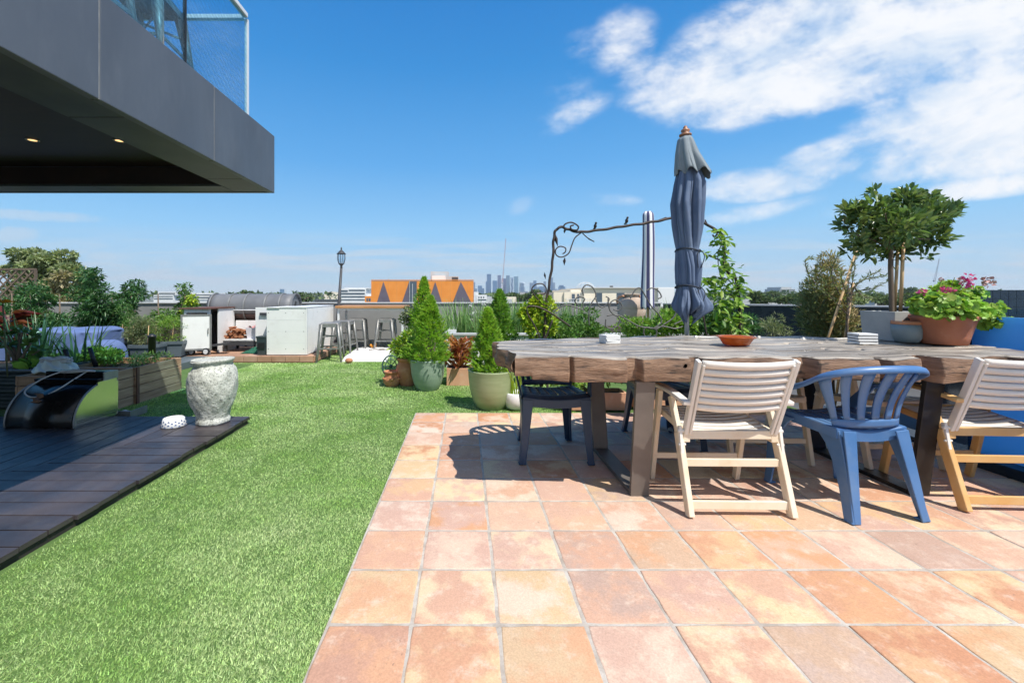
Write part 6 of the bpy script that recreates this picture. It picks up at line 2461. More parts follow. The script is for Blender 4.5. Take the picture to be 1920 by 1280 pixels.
t = thing('grey_tray', 'flat grey metal tray beside the black hood on the deck', 'tray', (-3.26, 4.19, -.005))
mb = MB().span((-.1, -.10, 0), (.13, .12, .012))
mb.span((-.1, -.10, .013), (.13, -.09, .07))
mb.span((.12, -.089, .013), (.13, .12, .07))
mb.build('tray', M['steel'], t, bevel=.002)
# ------------------------------------------------------------------ garden at the left
bed = thing('garden_bed', 'long raised garden bed of dark corrugated steel left of the timber boxes', 'garden bed', (-5.6, 5.0, -.02))
mb = MB()
mb.grid(lambda u, v: (-1.6 + 2.86 * u, -.55 + .016 * math.cos(v * 2 * PI * 5), .39 * v), 2, 60)
mb.grid(lambda u, v: (1.26 + .016 * math.cos(v * 2 * PI * 5), -.55 + 1.1 * u, .39 * v), 2, 60)
mb.build('wall', M['corrugated'], bed, solid=.004)
mb = MB().span((-1.6, -.58, .392), (1.29, -.53, .412))
mb.span((1.24, -.528, .392), (1.29, .55, .412))
mb.build('rim', M['planter_grey'], bed, bevel=.004)
MB().span((-1.6, -.528, .3), (1.24, .55, .34)).build('soil', M['soil'], bed)


def timber_box(label, x0, x1, y0, y1, h, posts):
    t = thing('timber_planter', label, 'planter', ((x0 + x1) / 2, (y0 + y1) / 2, -.02), 0, 'timber plank planters beside the lawn')
    w, d = (x1 - x0) / 2, (y1 - y0) / 2
    n = 4
    hh = h / n
    for (a, b, nm) in (((w - .022, -d), (w, d), 'side'), ((-w, -d), (-w + .022, d), 'side'), ((-w + .023, -d), (w - .023, -d + .022), 'front'), ((-w + .023, d - .022), (w - .023, d), 'back')):
        mb = MB()
        for k in range(n):
            j = rnd.uniform(-.003, .003)
            mb.span((a[0] + j, a[1] + j, k * hh + .004), (b[0] + j, b[1] + j, (k + 1) * hh - .003))
        mb.build(nm + '_board', M['timber_box'], t, bevel=.003)
    for yy in posts:
        MB().span((w + .001, yy - d - .018, .0), (w + .014, yy - d + .018, h)).build('batten', M['red_timber'], t)
    MB().span((-w + .023, -d + .023, h - .12), (w - .023, d - .023, h - .07)).build('soil', M['soil'], t)
    return t


timber_box('shorter timber plank planter beside the black hood', -4.28, -3.53, 4.16, 4.655, .40, [])
timber_box('longer timber plank planter with low herbs, beside the lawn behind the black hood', -4.28, -3.515, 4.668, 5.42, .40, [.02])
shrub('herb_clump', 'low grey green herbs growing in the longer timber planter', 'herbs', (-3.78, 5.02, .33), [(rnd.uniform(-.25, .2), rnd.uniform(-.32, .3), .06, .1, .1, .06) for k in range(9)], 800, .045, .010, 'l_mid', None, 8, up=.9)
shrub('parsley', 'bright green curly parsley at the corner of the steel garden bed', 'herbs', (-4.30, 5.15, .33), [(rnd.uniform(-.2, .18), rnd.uniform(-.15, .15), rnd.uniform(.06, .17), .1, .1, .07) for k in range(9)], 900, .045, .030, 'l_bright', None, 8, up=.5)
shrub('small_succulents', 'low dark green succulents in front of the onions, left of the parsley', 'plant', (-4.72, 4.95, .33), [(rnd.uniform(-.25, .25), rnd.uniform(-.15, .15), rnd.uniform(.04, .12), .09, .09, .05) for k in range(8)], 500, .05, .022, 'l_mid', None, 6, up=.6)
strap('spring_onions', 'thick clump of blue green onion leaves in the steel garden bed, left clump', (-4.98, 5.05, .33), 70, .17, .62, .024, 'l_onion', 'onion clumps in the steel garden bed', (.08, .75))
strap('spring_onions', 'looser clump of onion leaves right of the thick clump in the steel bed', (-4.48, 5.1, .33), 44, .18, .56, .022, 'l_onion', 'onion clumps in the steel garden bed', (.1, .9))
p = W(76, 650, 5.0)
t = thing('onion_flower', 'single tall onion stalk with a round pale seed head', 'flower', (p.x, 5.0, .33))
a, b = Vector((0, 0, 0)), W(85, 588, 5.0) - Vector((p.x, 5.0, .33))
MB().tube([a, a.lerp(b, .5) + Vector((-.01, 0, 0)), b], [.014, .013, .008], 8).build('stalk', M['l_onion'], t)
pos = np.array(b) + rand_unit(90) * .026
leaves('seed_head', M['l_dry'], t, pos, pos - np.array(b), .018, .012, .1)

p = W(12, 700, 4.62)
t = thing('jade_plant', 'jade plant with thick glossy leaves on a pale branching stem at the left edge', 'plant', (p.x, 4.75, .33))
jc = [(.0, 0, .42), (.10, .05, .36), (-.12, .0, .38), (.18, -.05, .30), (.20, .02, .22), (-.05, -.08, .28), (.08, -.05, .42), (-.2, .05, .28)]
mb = MB()
for c in jc:
    mb.tube(spline([(-.03, 0, 0), (c[0] * .4, c[1] * .5, c[2] * .55), c], 5), [.020 * (1 - .55 * i / 10) for i in range(11)], 7)
mb.build('stem', M['bark'], t)
pos, dd = [], []
for c in jc:
    for k in range(15):
        u = Vector((rnd.uniform(-1, 1), rnd.uniform(-1, 1), rnd.uniform(-.2, .8))).normalized()
        pos.append(Vector(c) + u * .015)
        dd.append(u)
leaves('foliage', M['l_jade'], t, np.array(pos), np.array(dd), rng.uniform(.06, .09, len(pos)), rng.uniform(.042, .058, len(pos)), .08, 0, True)
t = thing('broad_leaf_plant', 'low rosette of broad pale green leaves right of the jade plant', 'plant', (W(50, 690, 4.6).x, 4.66, .34))
n_ = 22
q = rng.uniform(0, 2 * PI, n_)
leaves('foliage', M['l_bright'], t, np.stack([np.cos(q) * .03, np.sin(q) * .03, rng.uniform(0, .08, n_)], 1), np.stack([np.cos(q), np.sin(q), rng.uniform(.3, 1.2, n_)], 1), rng.uniform(.12, .18, n_), rng.uniform(.06, .09, n_), .15, .1, True)

for lab, x0, y0, x1, y1, Z in (('black stake light leaning left among the onion leaves', 122, 655, 131, 682, 4.85), ('black stake light leaning among the onion leaves, near the parsley', 168, 652, 180, 688, 4.8)):
    a, b = W(x0, y0, Z), W(x1, y1, Z)
    t = thing('stake_light', lab, 'garden light', (b.x, Z, b.z - .1), 0, 'black stake lights in the garden bed')
    a = a - Vector((b.x, Z, b.z - .1))
    b = Vector((0, 0, .1))
    MB().tube([b, a], .022, 12).build('head', M['black'], t)
    MB().tube([b + Vector((0, 0, -.16)), b], .008, 8).build('stake', M['steel'], t)
t = thing('bollard_light', 'black bollard garden light in front of the slate troughs', 'garden light', (W(285, 690, 6.3).x, 6.3, -.02))
MB().lathe([(.042, 0), (.042, .30)], (0, 0, 0), 16).build('post', M['iron_grey'], t)
MB().lathe([(.048, .301), (.048, .56), (.056, .562), (.056, .585), (.02, .61), (.0001, .612)], (0, 0, 0), 18).build('head', M['black'], t)

# furniture under blue covers
def cover(label, x0, x1, y0, y1, h, seed, lump=.02, rnd_top=.08):
    t = thing('covered_furniture', label, 'covered furniture', ((x0 + x1) / 2, (y0 + y1) / 2, -.02), 0, 'garden furniture under blue covers')
    w, d = (x1 - x0) / 2, (y1 - y0) / 2
    g = random.Random(seed)
    ph = [g.uniform(0, 6) for _ in range(6)]

    def fn(u, v):
        q = 2 * PI * u
        e = .28
        cx, sx = math.cos(q), math.sin(q)
        ax = math.copysign(abs(cx) ** e, cx)
        ay = math.copysign(abs(sx) ** e, sx)
        if v < .6:
            z = h * (v / .6) * (1 - rnd_top)
            k = 1 + .03 * math.sin(q * 6 + ph[0] + z * 3) * (1 - v) + .02 * math.sin(q * 11 + ph[1])
        else:
            s = (v - .6) / .4
            k = math.cos(s * PI / 2) ** .55
            z = h * (1 - rnd_top) + h * rnd_top * math.sin(s * PI / 2)
        x, y = w * ax * k, d * ay * k
        z += lump * (math.sin(x * 7 + ph[2]) * math.sin(y * 6 + ph[3]) + .5 * math.sin(x * 17 + y * 11 + ph[4])) * min(1, v * 2)
        return (x, y, max(z, 0))
    MB().grid(fn, 96, 36, True).build('cover', M['blue_cover'], t)
    return t


cover('long sofa shape under a pale blue cover behind the onion leaves', -6.75, -5.62, 6.5, 7.3, .66, 3, .012)
cover('blue covered armchair shape at the left edge of the picture', -7.9, -6.82, 6.2, 7.0, .60, 8, .02, .25)
cover('small rounded blue covered stool at the right end of the covered sofa', -5.66, -5.16, 6.28, 6.75, .50, 5, .016, .5)

t = thing('slat_bench', 'stack of dark red slatted timber behind the blue covered furniture', 'bench', (-6.05, 8.0, -.02))
mb = MB()
for k in range(8):
    mb.span((-.30, -.2, .10 + k * .062), (.30, -.18, .145 + k * .062))
mb.span((-.30, -.17, .555), (.30, .2, .58))
mb.build('slats', M['red_timber'], t, bevel=.003)
for x in (-.28, .26):
    MB().span((x, -.178, 0), (x + .04, -.14, .55)).build('post', M['dark_timber'], t)
t = thing('timber_screen', 'dark timber slat box at the left end of the paved platform', 'box', (-5.45, 8.45, -.02))
mb = MB()
for k in range(6):
    mb.span((-.3, -.2, .03 + k * .09), (.36, -.18, .112 + k * .09))
    mb.span((.36, -.2, .03 + k * .09), (.38, .3, .112 + k * .09))
mb.build('boards', M['dark_timber'], t, bevel=.003)


def trough(label, px0, px1, Z, z0, h, rz=0.0):
    a, b = W(px0, 600, Z), W(px1, 600, Z)
    t = thing('trough_planter', label, 'planter', ((a.x + b.x) / 2, Z + .16, z0), R(rz), 'slate plastic trough planters')
    w = (b.x - a.x) / 2
    mb = MB()
    vs, fs = [], []
    for z, k, e in ((0, .86, 0), (h * .8, .97, 0), (h * .8, 1.0, .012), (h, 1.0, .012), (h, .95, 0), (h * .75, .93, 0)):
        for x, y in ((-1, -1), (1, -1), (1, 1), (-1, 1)):
            vs.append((x * (w * k + e), y * (.16 * k + e), z))
    for l in range(5):
        for i in range(4):
            fs.append((4 * l + i, 4 * l + (i + 1) % 4, 4 * l + 4 + (i + 1) % 4, 4 * l + 4 + i))
    fs += [(3, 2, 1, 0)]
    mb.add(vs, fs)
    mb.build('tub', M['planter_grey'], t, bevel=.004)
    MB().span((-w * .92, -.15, h * .7), (w * .92, .15, h * .8)).build('soil', M['soil'], t)
    return t


trough('slate plastic trough nearest to the bollard light', 241, 286, 6.9, .10, .26)
trough('slate plastic trough behind, left of the front trough', 229, 262, 7.5, .10, .27)
trough('slate plastic trough angled towards the barbecue platform', 286, 334, 7.25, .12, .26, 14)
bl = thing('garden_bed', 'low slate coloured bed edging under the trough planters', 'garden bed', (-5.0, 7.1, -.02))
MB().span((-.55, -.32, 0), (.6, .5, .118)).build('edging', M['planter_grey'], bl, bevel=.01)
FB = 'fine leaved bamboo shrubs in the slate troughs'
for lab, px, py, Z, w, h, lm in (('dense fine leaved green bamboo shrub in the left slate trough', 252, 606, 7.45, .30, .30, 'l_mid'), ('fine leaved bamboo shrub in the front slate trough', 268, 615, 7.05, .22, .22, 'l_olive'),
                                 ('yellow green fine bamboo shrub in the right slate trough', 312, 615, 7.4, .26, .22, 'l_bright')):
    p = W(px, py, Z)
    z0 = .30
    cl = [(rnd.uniform(-.8, .8) * w, rnd.uniform(-.5, .5) * w, p.z - z0 + rnd.uniform(-.9, .8) * h, w * .4, w * .4, h * .36) for k in range(11)]
    t = shrub('bamboo_shrub', lab, 'shrub', (p.x, p.y, z0), cl, 2400, .048, .009, lm, FB, 10, up=.3)
    for s in (-.6, .5):
        MB().tube([(s * w, -.05, 0), (s * w + .02, -.05, .36)], .006, 6).build('cane', M['bamboo'], t)

# screening trees along the back parapet
def screen_tree(label, parts, Z, n, lm, L_=.085, W_=.028, group='young screening trees along the left parapet', base=.1):
    x0 = W(parts[0][0], 600, Z).x
    t = thing('screening_tree', label, 'tree', (x0, Z, -.02), 0, group)
    k = Z / F
    cl = []
    for (x, y, rx, ry) in parts:
        for s in range(5):
            c = W(x + rnd.uniform(-.6, .6) * rx, y + rnd.uniform(-.6, .6) * ry, Z + rnd.uniform(-.3, .3)) - Vector((x0, Z, -.02))
            cl.append(((c.x, c.y, c.z), (rx * k * .48, rx * k * .5, ry * k * .42)))
    pos, d = clump_leaves(n, cl, outward=.9, up=.1)
    leaves('crown', M[lm], t, pos, d, rng.uniform(L_ * .7, L_ * 1.3, n), rng.uniform(W_ * .8, W_ * 1.2, n), .2, .2)
    mb = MB()
    mb.tube([(0, 0, 0), (.03, 0, .5), (0, .02, 1.2)], [.03, .022, .01], 7)
    for c, r_ in cl[::2]:
        mb.tube([(0, 0, .3), (c[0] * .6, c[1] * .6, .3 + (c[2] - .3) * .6), c], [.012, .008, .004], 5)
    mb.build('trunk', M['bark'], t)
    return t


screen_tree('dark green young screening tree at the far left, beside the lattice', [(66, 540, 30, 34), (62, 580, 38, 34), (66, 615, 38, 28)], 8.2, 2600, 'l_dark')
screen_tree('widest dark green screening tree, left of the gap with the yellowing tree', [(165, 522, 26, 30), (165, 560, 40, 34), (160, 600, 46, 32), (185, 585, 26, 30)], 8.3, 3400, 'l_dark')
screen_tree('screening tree with an upright open top, third from the left', [(245, 540, 26, 24), (240, 570, 32, 28), (225, 600, 34, 28)], 8.6, 2500, 'l_dark')
screen_tree('slim brighter green screening tree next to the white cabinet', [(345, 545, 13, 20), (345, 575, 24, 24), (338, 612, 26, 30)], 8.75, 1700, 'l_mid')
screen_tree('lime green round bush left of the white cabinet', [(358, 566, 16, 14), (350, 590, 18, 18)], 8.9, 700, 'l_lime', .07, .028)
screen_tree('low dark hedge shrub between the screening trees', [(110, 605, 40, 22), (200, 615, 30, 20)], 8.9, 1500, 'l_dark')

screen_tree('broad dark shrub filling the far left corner below the lattice', [(20, 585, 34, 34), (30, 620, 44, 30), (95, 590, 30, 30)], 8.0, 2600, 'l_dark')
screen_tree('dark green hedge shrub between the second and third screening trees', [(208, 590, 26, 30), (205, 620, 40, 26)], 8.7, 1500, 'l_dark')
screen_tree('mid green hedge shrub left of the slim bright tree', [(295, 600, 34, 20), (290, 625, 40, 22)], 8.9, 1500, 'l_mid')
t = thing('lattice_panel', 'brown diagonal timber lattice panel at the left edge', 'trellis', (-8.80, 8.95, .38))
mb = MB()
for k in range(-7, 10):
    for sgn in (1, -1):
        pts = []
        x0 = k * .17
        y0 = 0 if sgn > 0 else 1.28
        # clip a 45 degree slat to the panel 0..0.95 by 0..1.28
        lo = max(0.0, -x0)
        hi = min(1.28, .95 - x0)
        if hi - lo < .08:
            continue
        a = (x0 + lo - .95, -.006 * sgn, (lo if sgn > 0 else 1.28 - lo))
        b = (x0 + hi - .95, -.006 * sgn, (hi if sgn > 0 else 1.28 - hi))
        mb.bar(a, b, .030, .010, up=(0, 1, 0))
        mb.f = mb.f
mb.build('slats', M['lattice'], t)
mb = MB()
mb.span((-.97, -.02, 1.281), (.02, .02, 1.315))
mb.span((.0, -.02, -.3), (.03, .02, 1.28))
mb.build('frame', M['lattice'], t)

p = W(14, 600, 5.4)
t = thing('cordyline', 'dark red and bronze broad leaved cordyline at the left edge', 'plant', (p.x - .1, 5.5, .30))
n_ = 70
q = rng.uniform(0, 2 * PI, n_)
leaves('foliage', M['l_red'], t, np.stack([np.cos(q) * .03, np.sin(q) * .03, rng.uniform(.22, .62, n_)], 1), np.stack([np.cos(q), np.sin(q), rng.uniform(-.1, 1.0, n_)], 1), rng.uniform(.22, .36, n_), rng.uniform(.05, .085, n_), .2, .3)
MB().tube([(0, 0, 0), (0, 0, .6)], [.025, .015], 8).build('stem', M['bark'], t)
p = W(5, 568, 4.4)
t = thing('lily', 'orange and yellow lily bloom cut by the left edge', 'flower', (p.x, 4.4, .33))
h_ = p.z - .33
MB().tube([(.05, 0, 0), (.02, 0, h_ * .6), (0, 0, h_)], .007, 6).build('stalk', M['stem'], t)
n_ = 9
q = np.arange(n_) * 2.4
leaves('petals', M['f_orange'], t, np.tile([[0, 0, h_]], (n_, 1)), np.stack([np.cos(q), np.sin(q), rng.uniform(.3, 1.0, n_)], 1), .10, .04, .25, .2)

# ------------------------------------------------------------------ trees and town beyond the parapet
def far_tree(name, label, parts, D, n, lm, L_, group=None, W_=None):
    x0 = W(parts[0][0], 600, D).x
    t = thing(name, label, 'tree', (x0, D, -15), 0, group)
    k = D / F
    cl = []
    for (x, y, rx, ry) in parts:
        for s in range(8):
            q = rnd.uniform(0, 2 * PI)
            rr = rnd.uniform(.2, .85)
            c = W(x + rr * math.cos(q) * rx, y + rr * math.sin(q) * ry, D + rnd.uniform(-.6, .6) * rx * k) - Vector((x0, D, -15))
            cl.append(((c.x, c.y, c.z), (rx * k * .36, rx * k * .38, ry * k * .34)))
    pos, d = clump_leaves(n, cl, outward=1.0, up=.3)
    leaves('crown', M[lm], t, pos, d, rng.uniform(L_ * .7, L_ * 1.3, n), rng.uniform(L_ * .4, L_ * .6, n), .25, .15)
    mb = MB()
    top = max(c[0][2] for c in cl)
    mb.tube([(0, 0, 0), (.2, 0, top * .45), (0, 0, top * .8)], [.5 * D / 26, .34 * D / 26, .12 * D / 26], 8)
    for c, r_ in cl[::5]:
        mb.tube([(.1, 0, top * .5), (c[0] * .5, c[1] * .5, c[2] - 1.0), c], [.16 * D / 26, .1 * D / 26, .04 * D / 26], 5)
    mb.build('trunk', M['bark'], t)
    return t


far_tree('gum_tree', 'big round grey green tree standing beyond the parapet at the left', [(55, 492, 46, 24), (110, 500, 50, 26), (150, 528, 38, 28), (40, 530, 42, 30), (100, 545, 60, 26), (150, 560, 40, 20)], 26, 16000, 'l_gum', .26)
far_tree('gum_tree', 'smaller yellowing tree in front of the big grey green tree', [(108, 530, 22, 20), (110, 555, 26, 20)], 22, 1500, 'l_gum_dry', .24)


def block(mb, px0, px1, py0, D, depth, py1=None, z0=-15):
    a, b = W(px0, py0, D), W(px1, py0, D)
    z1 = z0 if py1 is None else W(px0, py1, D).z
    return mb.span((a.x, D, z1), (b.x, D + depth, a.z))


def building(name, label, cat, group, D, blocks, m, depth=None, strips=None, wins=None, winm='win', roofs=None):
    """blocks: (px0, px1, pytop[, pybottom]); wins: (px0, px1, py0, py1) panes; built at distance D"""
    t = thing(name, label, cat, (W((blocks[0][0] + blocks[0][1]) / 2, 553, D).x, D, -15), 0, group)
    O_ = Matrix.Translation(-Vector((W((blocks[0][0] + blocks[0][1]) / 2, 553, D).x, D, -15)))
    dp = depth or (blocks[0][1] - blocks[0][0]) * D / F * .8
    mb = MB()
    for i, bk in enumerate(blocks):
        block(mb, bk[0], bk[1], bk[2], D + i * .02 * dp, dp * (1 - .06 * i), bk[3] if len(bk) > 3 else None)
    mb.move(O_).build('wall', m, t)
    if wins:
        for w in wins:
            mb = MB()
            a, b = W(w[0], w[2], D), W(w[1], w[3], D)
            mb.span((a.x, D - .004 * D / 40 - .01, b.z), (b.x, D - .002, a.z))
            mb.move(O_).build('window', M[winm] if len(w) < 5 else M[w[4]], t)
    if strips:
        mb = MB()
        for (x0, x1, y0, y1) in strips:
            a, b = W(x0, y0, D), W(x1, y1, D)
            mb.span((a.x, D - .0004 * D - .01, b.z), (b.x, D - .002, a.z))
        mb.move(O_).build('window_bands', M[winm], t)
    return t


# orange building with dark triangles
D = 58.0
ob = building('orange_building', 'orange clad building painted with dark mauve triangles beyond the parapet', 'building', None, D, [(696, 888, 526)], M['orange'], depth=16)
OB = Vector((W(792, 553, D).x, D, -15))
tri = [[(719, 528), (732.5, 568), (706.5, 568)], [(768, 526), (768, 568), (753.5, 568)], [(816, 528), (829, 568), (803, 568)], [(864, 528), (884, 568), (848.5, 568)]]
for tr in tri:
    mb = MB()
    ps = [W(x, y, D) for x, y in tr]
    mb.prism([(q.x, q.z) for q in ps], D - .05, D - .004, axis=1)
    mb.move(Matrix.Translation(-OB)).build('triangle', M['mauve'], ob)
mb = MB()
for x in (712, 728, 744, 760, 796, 812, 828, 844, 860, 876):
    a, b = W(x, 527, D), W(x + .25, 580, D)
    mb.span((a.x, D - .0035, b.z), (b.x, D - .001, a.z))
mb.move(Matrix.Translation(-OB)).build('cladding_joint', M['bar_wood'], ob)
for nm, x0, x1, y0, y1, mm, dd in (('stair_slot', 768.5, 781.5, 527.5, 580, 'win', .06), ('mullion', 767.6, 768.4, 526.5, 580, 'cap', .12), ('mullion', 773, 774, 532, 580, 'cap', .10)):
    a, b = W(x0, y0, D), W(x1, y1, D)
    MB().span((a.x, D - dd, b.z), (b.x, D - .004, a.z)).move(Matrix.Translation(-OB)).build(nm, M[mm], ob)
mb = MB()
for (x0, x1, y0, y1, d0) in ((802, 838, 505, 525.9, 5), (800, 858, 514, 525.9, 6.5)):
    a, b = W(x0, y0, D), W(x1, y1, D)
    mb.span((a.x, D + d0, b.z), (b.x, D + d0 + 4, a.z))
mb.move(Matrix.Translation(-OB)).build('roof_plant', M['facade_grey'], ob)
a, b = W(807, 515, D), W(833, 525.9, D)
MB().span((a.x, D + 3, b.z), (b.x, D + 4.9, a.z)).move(Matrix.Translation(-OB)).build('roof_plant', M['facade_white'], ob)
a, b = W(846, 518, D), W(858, 525.9, D)
MB().span((a.x, D + 2.5, b.z), (b.x, D + 5, a.z)).move(Matrix.Translation(-OB)).build('roof_plant', M['facade_dark'], ob)
mb = MB()
for x in (726, 862):
    a = W(x, 522, D)
    mb.span((a.x - .05, D + 1, a.z - .35), (a.x + .05, D + 1.1, a.z))
mb.move(Matrix.Translation(-OB)).build('vent_pipe', M['cap'], ob)
a, b = W(696, 524.9, D), W(888, 526, D)
mb = MB().span((a.x, D - .06, a.z - .02), (W(888, 526, D).x, D + .3, a.z + .05))
mb.move(Matrix.Translation(-OB)).build('capping', M['orange'], ob)

# white banded apartments left of it
D = 170.0
building('apartment_block', 'white banded apartment block with dark balcony strips, right of the lamp post', 'building', None, D, [(640, 686, 541), (646, 690, 539.5, 541), (655, 694, 556)], M['facade_white'], depth=14,
         strips=[(640, 652, 544, 547), (654, 684, 543, 545.5), (640, 684, 549, 552), (640, 684, 555, 557.5), (640, 684, 561, 563)])
building('apartment_block', 'low orange fronted annexe between the white apartments and the orange building', 'building', None, 120.0, [(684, 697, 555)], M['orange'], depth=8, wins=[(687, 690, 559, 565), (691, 695, 559, 565)])
building('apartment_block', 'low grey flat roofed block left of the lamp post', 'building', None, 260.0, [(590, 690, 561.5)], M['facade_dark'], depth=12)
building('apartment_block', 'pale beige tower flats on the skyline between the smoker and the lamp post', 'building', None, 900.0, [(608, 614, 547), (614.6, 621, 547), (621.6, 628, 547.5), (606, 632, 555)], M['facade_cream'], depth=30)
building('apartment_block', 'dark grey block on the skyline left of the beige flats', 'building', None, 1000.0, [(567, 578, 549.5), (585, 600, 551), (578, 592, 553)], M['facade_grey'], depth=30, strips=[(567.5, 577.5, 551, 552)])
building('apartment_block', 'white terraced apartment block behind the screening trees at left', 'building', None, 220.0, [(288, 325, 553), (296, 330, 547, 553), (360, 398, 549)], M['facade_white'], depth=14, strips=[(289, 324, 555, 556.5), (289, 324, 559, 561), (298, 328, 549, 551), (362, 396, 552, 554), (362, 396, 557, 559)])
building('city_tower', 'lone slim blue tower on the horizon above the barrel smoker', 'tower', None, 2300.0, [(524.5, 529.5, 542)], mat('tower_blue_far', (.10, .20, .32), rough=.4), depth=25)

# city skyline
def tmat(name, c):
    return mat(name, c, tuple(x * 1.15 for x in c), .01, rough=.28, spec=.6)


TM = {'blue': tmat('tower_blue', (.14, .25, .40)), 'deep': tmat('tower_deep_blue', (.10, .18, .31)), 'purple': tmat('tower_plum', (.22, .21, .30)), 'teal': tmat('tower_teal', (.26, .41, .46)),
      'slate': tmat('tower_slate', (.24, .32, .36)), 'pale': tmat('tower_pale', (.70, .76, .80)), 'grey': tmat('tower_grey', (.31, .37, .43)), 'stone': tmat('tower_stone', (.47, .43, .39))}
towers = [('tall stepped blue tower, leftmost of the skyline group', 'blue', 2500, [(910.8, 921, 527.5), (913, 921, 513.7)]),
          ('mid height blue tower right of the tall stepped one', 'blue', 2450, [(923.8, 932.5, 526)]),
          ('plum tinted tower just left of the red crane', 'purple', 2600, [(933, 939.5, 515.8)]),
          ('plum grey tower just right of the red crane', 'purple', 2520, [(943.5, 949, 522)]),
          ('slate green tower between the crane and the white wavy one', 'slate', 2480, [(949.3, 956, 516)]),
          ('white tower with a wavy dark seam', 'pale', 2400, [(957, 963, 520)]),
          ('pale teal tower right of the white wavy one', 'teal', 2450, [(963.8, 972, 518)]),
          ('stepped grey tower with a small white dome', 'grey', 2350, [(974, 984, 538), (975, 982.5, 530)]),
          ('narrow blue tower left of its taller twin, right half of the skyline', 'deep', 2550, [(993.6, 999.5, 530)]),
          ('taller narrow blue tower beside its lower twin', 'blue', 2600, [(1000.2, 1006, 526)]),
          ('low dark blue block right of the narrow pair', 'deep', 2500, [(1006.5, 1013, 538)]),
          ('low glassy block left of the iron arch stem', 'blue', 2450, [(1012, 1019, 537)]),
          ('slim blue tower directly left of the iron arch stem', 'deep', 2600, [(1019.4, 1024, 527.5)]),
          ('stepped blue grey tower directly right of the iron arch stem', 'grey', 2550, [(1032, 1041, 529.6), (1032, 1037, 520)]),
          ('low dark domed block right of the iron arch stem', 'deep', 2400, [(1038, 1047.5, 543), (1040, 1045, 541.5)]),
          ('squat blue tower at the right end of the skyline', 'blue', 2450, [(1048.5, 1060, 537), (1050, 1057, 534.5)]),
          ('squat blue grey tower left of the main skyline', 'blue', 2500, [(896, 904, 535.5), (902, 908, 540)]),
          ('pale stone hall low between the skyline towers', 'stone', 2200, [(974, 991, 546), (985, 995, 548)]),
          ('half hidden grey tower behind the right edge of the orange building', 'grey', 2500, [(887, 891, 528.5), (888, 895, 541)])]
for lab, mm, D, bl_ in towers:
    t = building('city_tower', lab, 'tower', 'distant city skyline towers', float(D), bl_, TM[mm], depth=(bl_[0][1] - bl_[0][0]) * D / F * .7)
    O_ = t.location.copy()
    mb = MB()
    for bk in bl_:
        a, b = W(bk[0], bk[2] + .6, D), W(bk[1], 552, D)
        zz_ = a.z
        while zz_ > b.z + 8:
            mb.span((a.x + (b.x - a.x) * .08, D - .9, zz_ - 2.6), (a.x + (b.x - a.x) * .92, D - .1, zz_))
            zz_ -= 6.5
    if mb.v:
        mb.move(Matrix.Translation(-O_)).build('window_bands', TM['deep'] if mm != 'deep' else TM['grey'], t)
    if 'wavy' in lab and mm == 'pale':
        mb = MB().tube([W(960.5 + 1.1 * math.sin(i * .9), 522 + i * 2, D - 2) - O_ for i in range(16)], 2.2, 6)
        mb.build('seam', TM['deep'], t)
    if 'dome' in lab and mm == 'grey':
        MB().ball(W(981, 531, D + 10) - O_, 8, 14, 8, (1, 1, .7)).build('dome', TM['pale'], t)


def crane(label, D, m, mast, cab, jib, group='tower cranes on the skyline'):
    t = thing('tower_crane', label, 'crane', (W(mast[0], 553, D).x, D, -15), 0, group)
    O_ = Vector((W(mast[0], 553, D).x, D, -15))
    k = D / F
    w = 1.5 * k
    b0 = Vector((0, 0, 0))
    top = W(mast[0], mast[1], D) - O_
    mb = MB()

    def lattice(a, b, w0, w1, n, up):
        d = b - a
        s1 = d.cross(Vector(up)).normalized()
        s2 = d.cross(s1).normalized()
        cor = [(1, 1), (1, -1), (-1, -1), (-1, 1)]
        at = lambda c, q: a + d * q + (s1 * c[0] + s2 * c[1]) * ((w0 + (w1 - w0) * q) / 2)
        for c in cor:
            mb.bar(at(c, 0), at(c, 1), .17 * k, .17 * k)
        for i in range(n):
            for j in range(4):
                mb.bar(at(cor[j], i / n), at(cor[(j + 1) % 4], (i + 1) / n), .10 * k, .10 * k)
    lattice(b0, top, w, w, 22, (0, 1, 0))
    mb.build('mast', m, t)
    mb = MB()
    lattice(W(*jib[0], D) - O_, W(*jib[1], D) - O_, w * .9, w * .5, 22, (0, 1, 0))
    mb.build('jib', m, t)
    c = W(*cab, D) - O_
    mb = MB().box(c, (3.2 * k, 2.5 * k, 2.6 * k))
    mb.bar(c + Vector((-2 * k, 0, 1.2 * k)), c + Vector((0, 0, 9 * k)), .4 * k, .4 * k)
    mb.build('cab', M['crane_grey'], t)
    MB().tube([W(*jib[1], D) - O_, c + Vector((0, 0, 9 * k))], .12 * k, 5).build('stay', M['crane_grey'], t)
    return t


crane('red and white tower crane with its jib raised steeply, before the skyline', 420.0, M['crane_red'], (941.5, 522), (942, 531), ((942.5, 528), (948.5, 447)))
crane('small grey tower crane above the trees right of the bay tree', 640.0, M['crane_grey'], (1752, 532), (1752, 527), ((1753, 527), (1761, 485)))

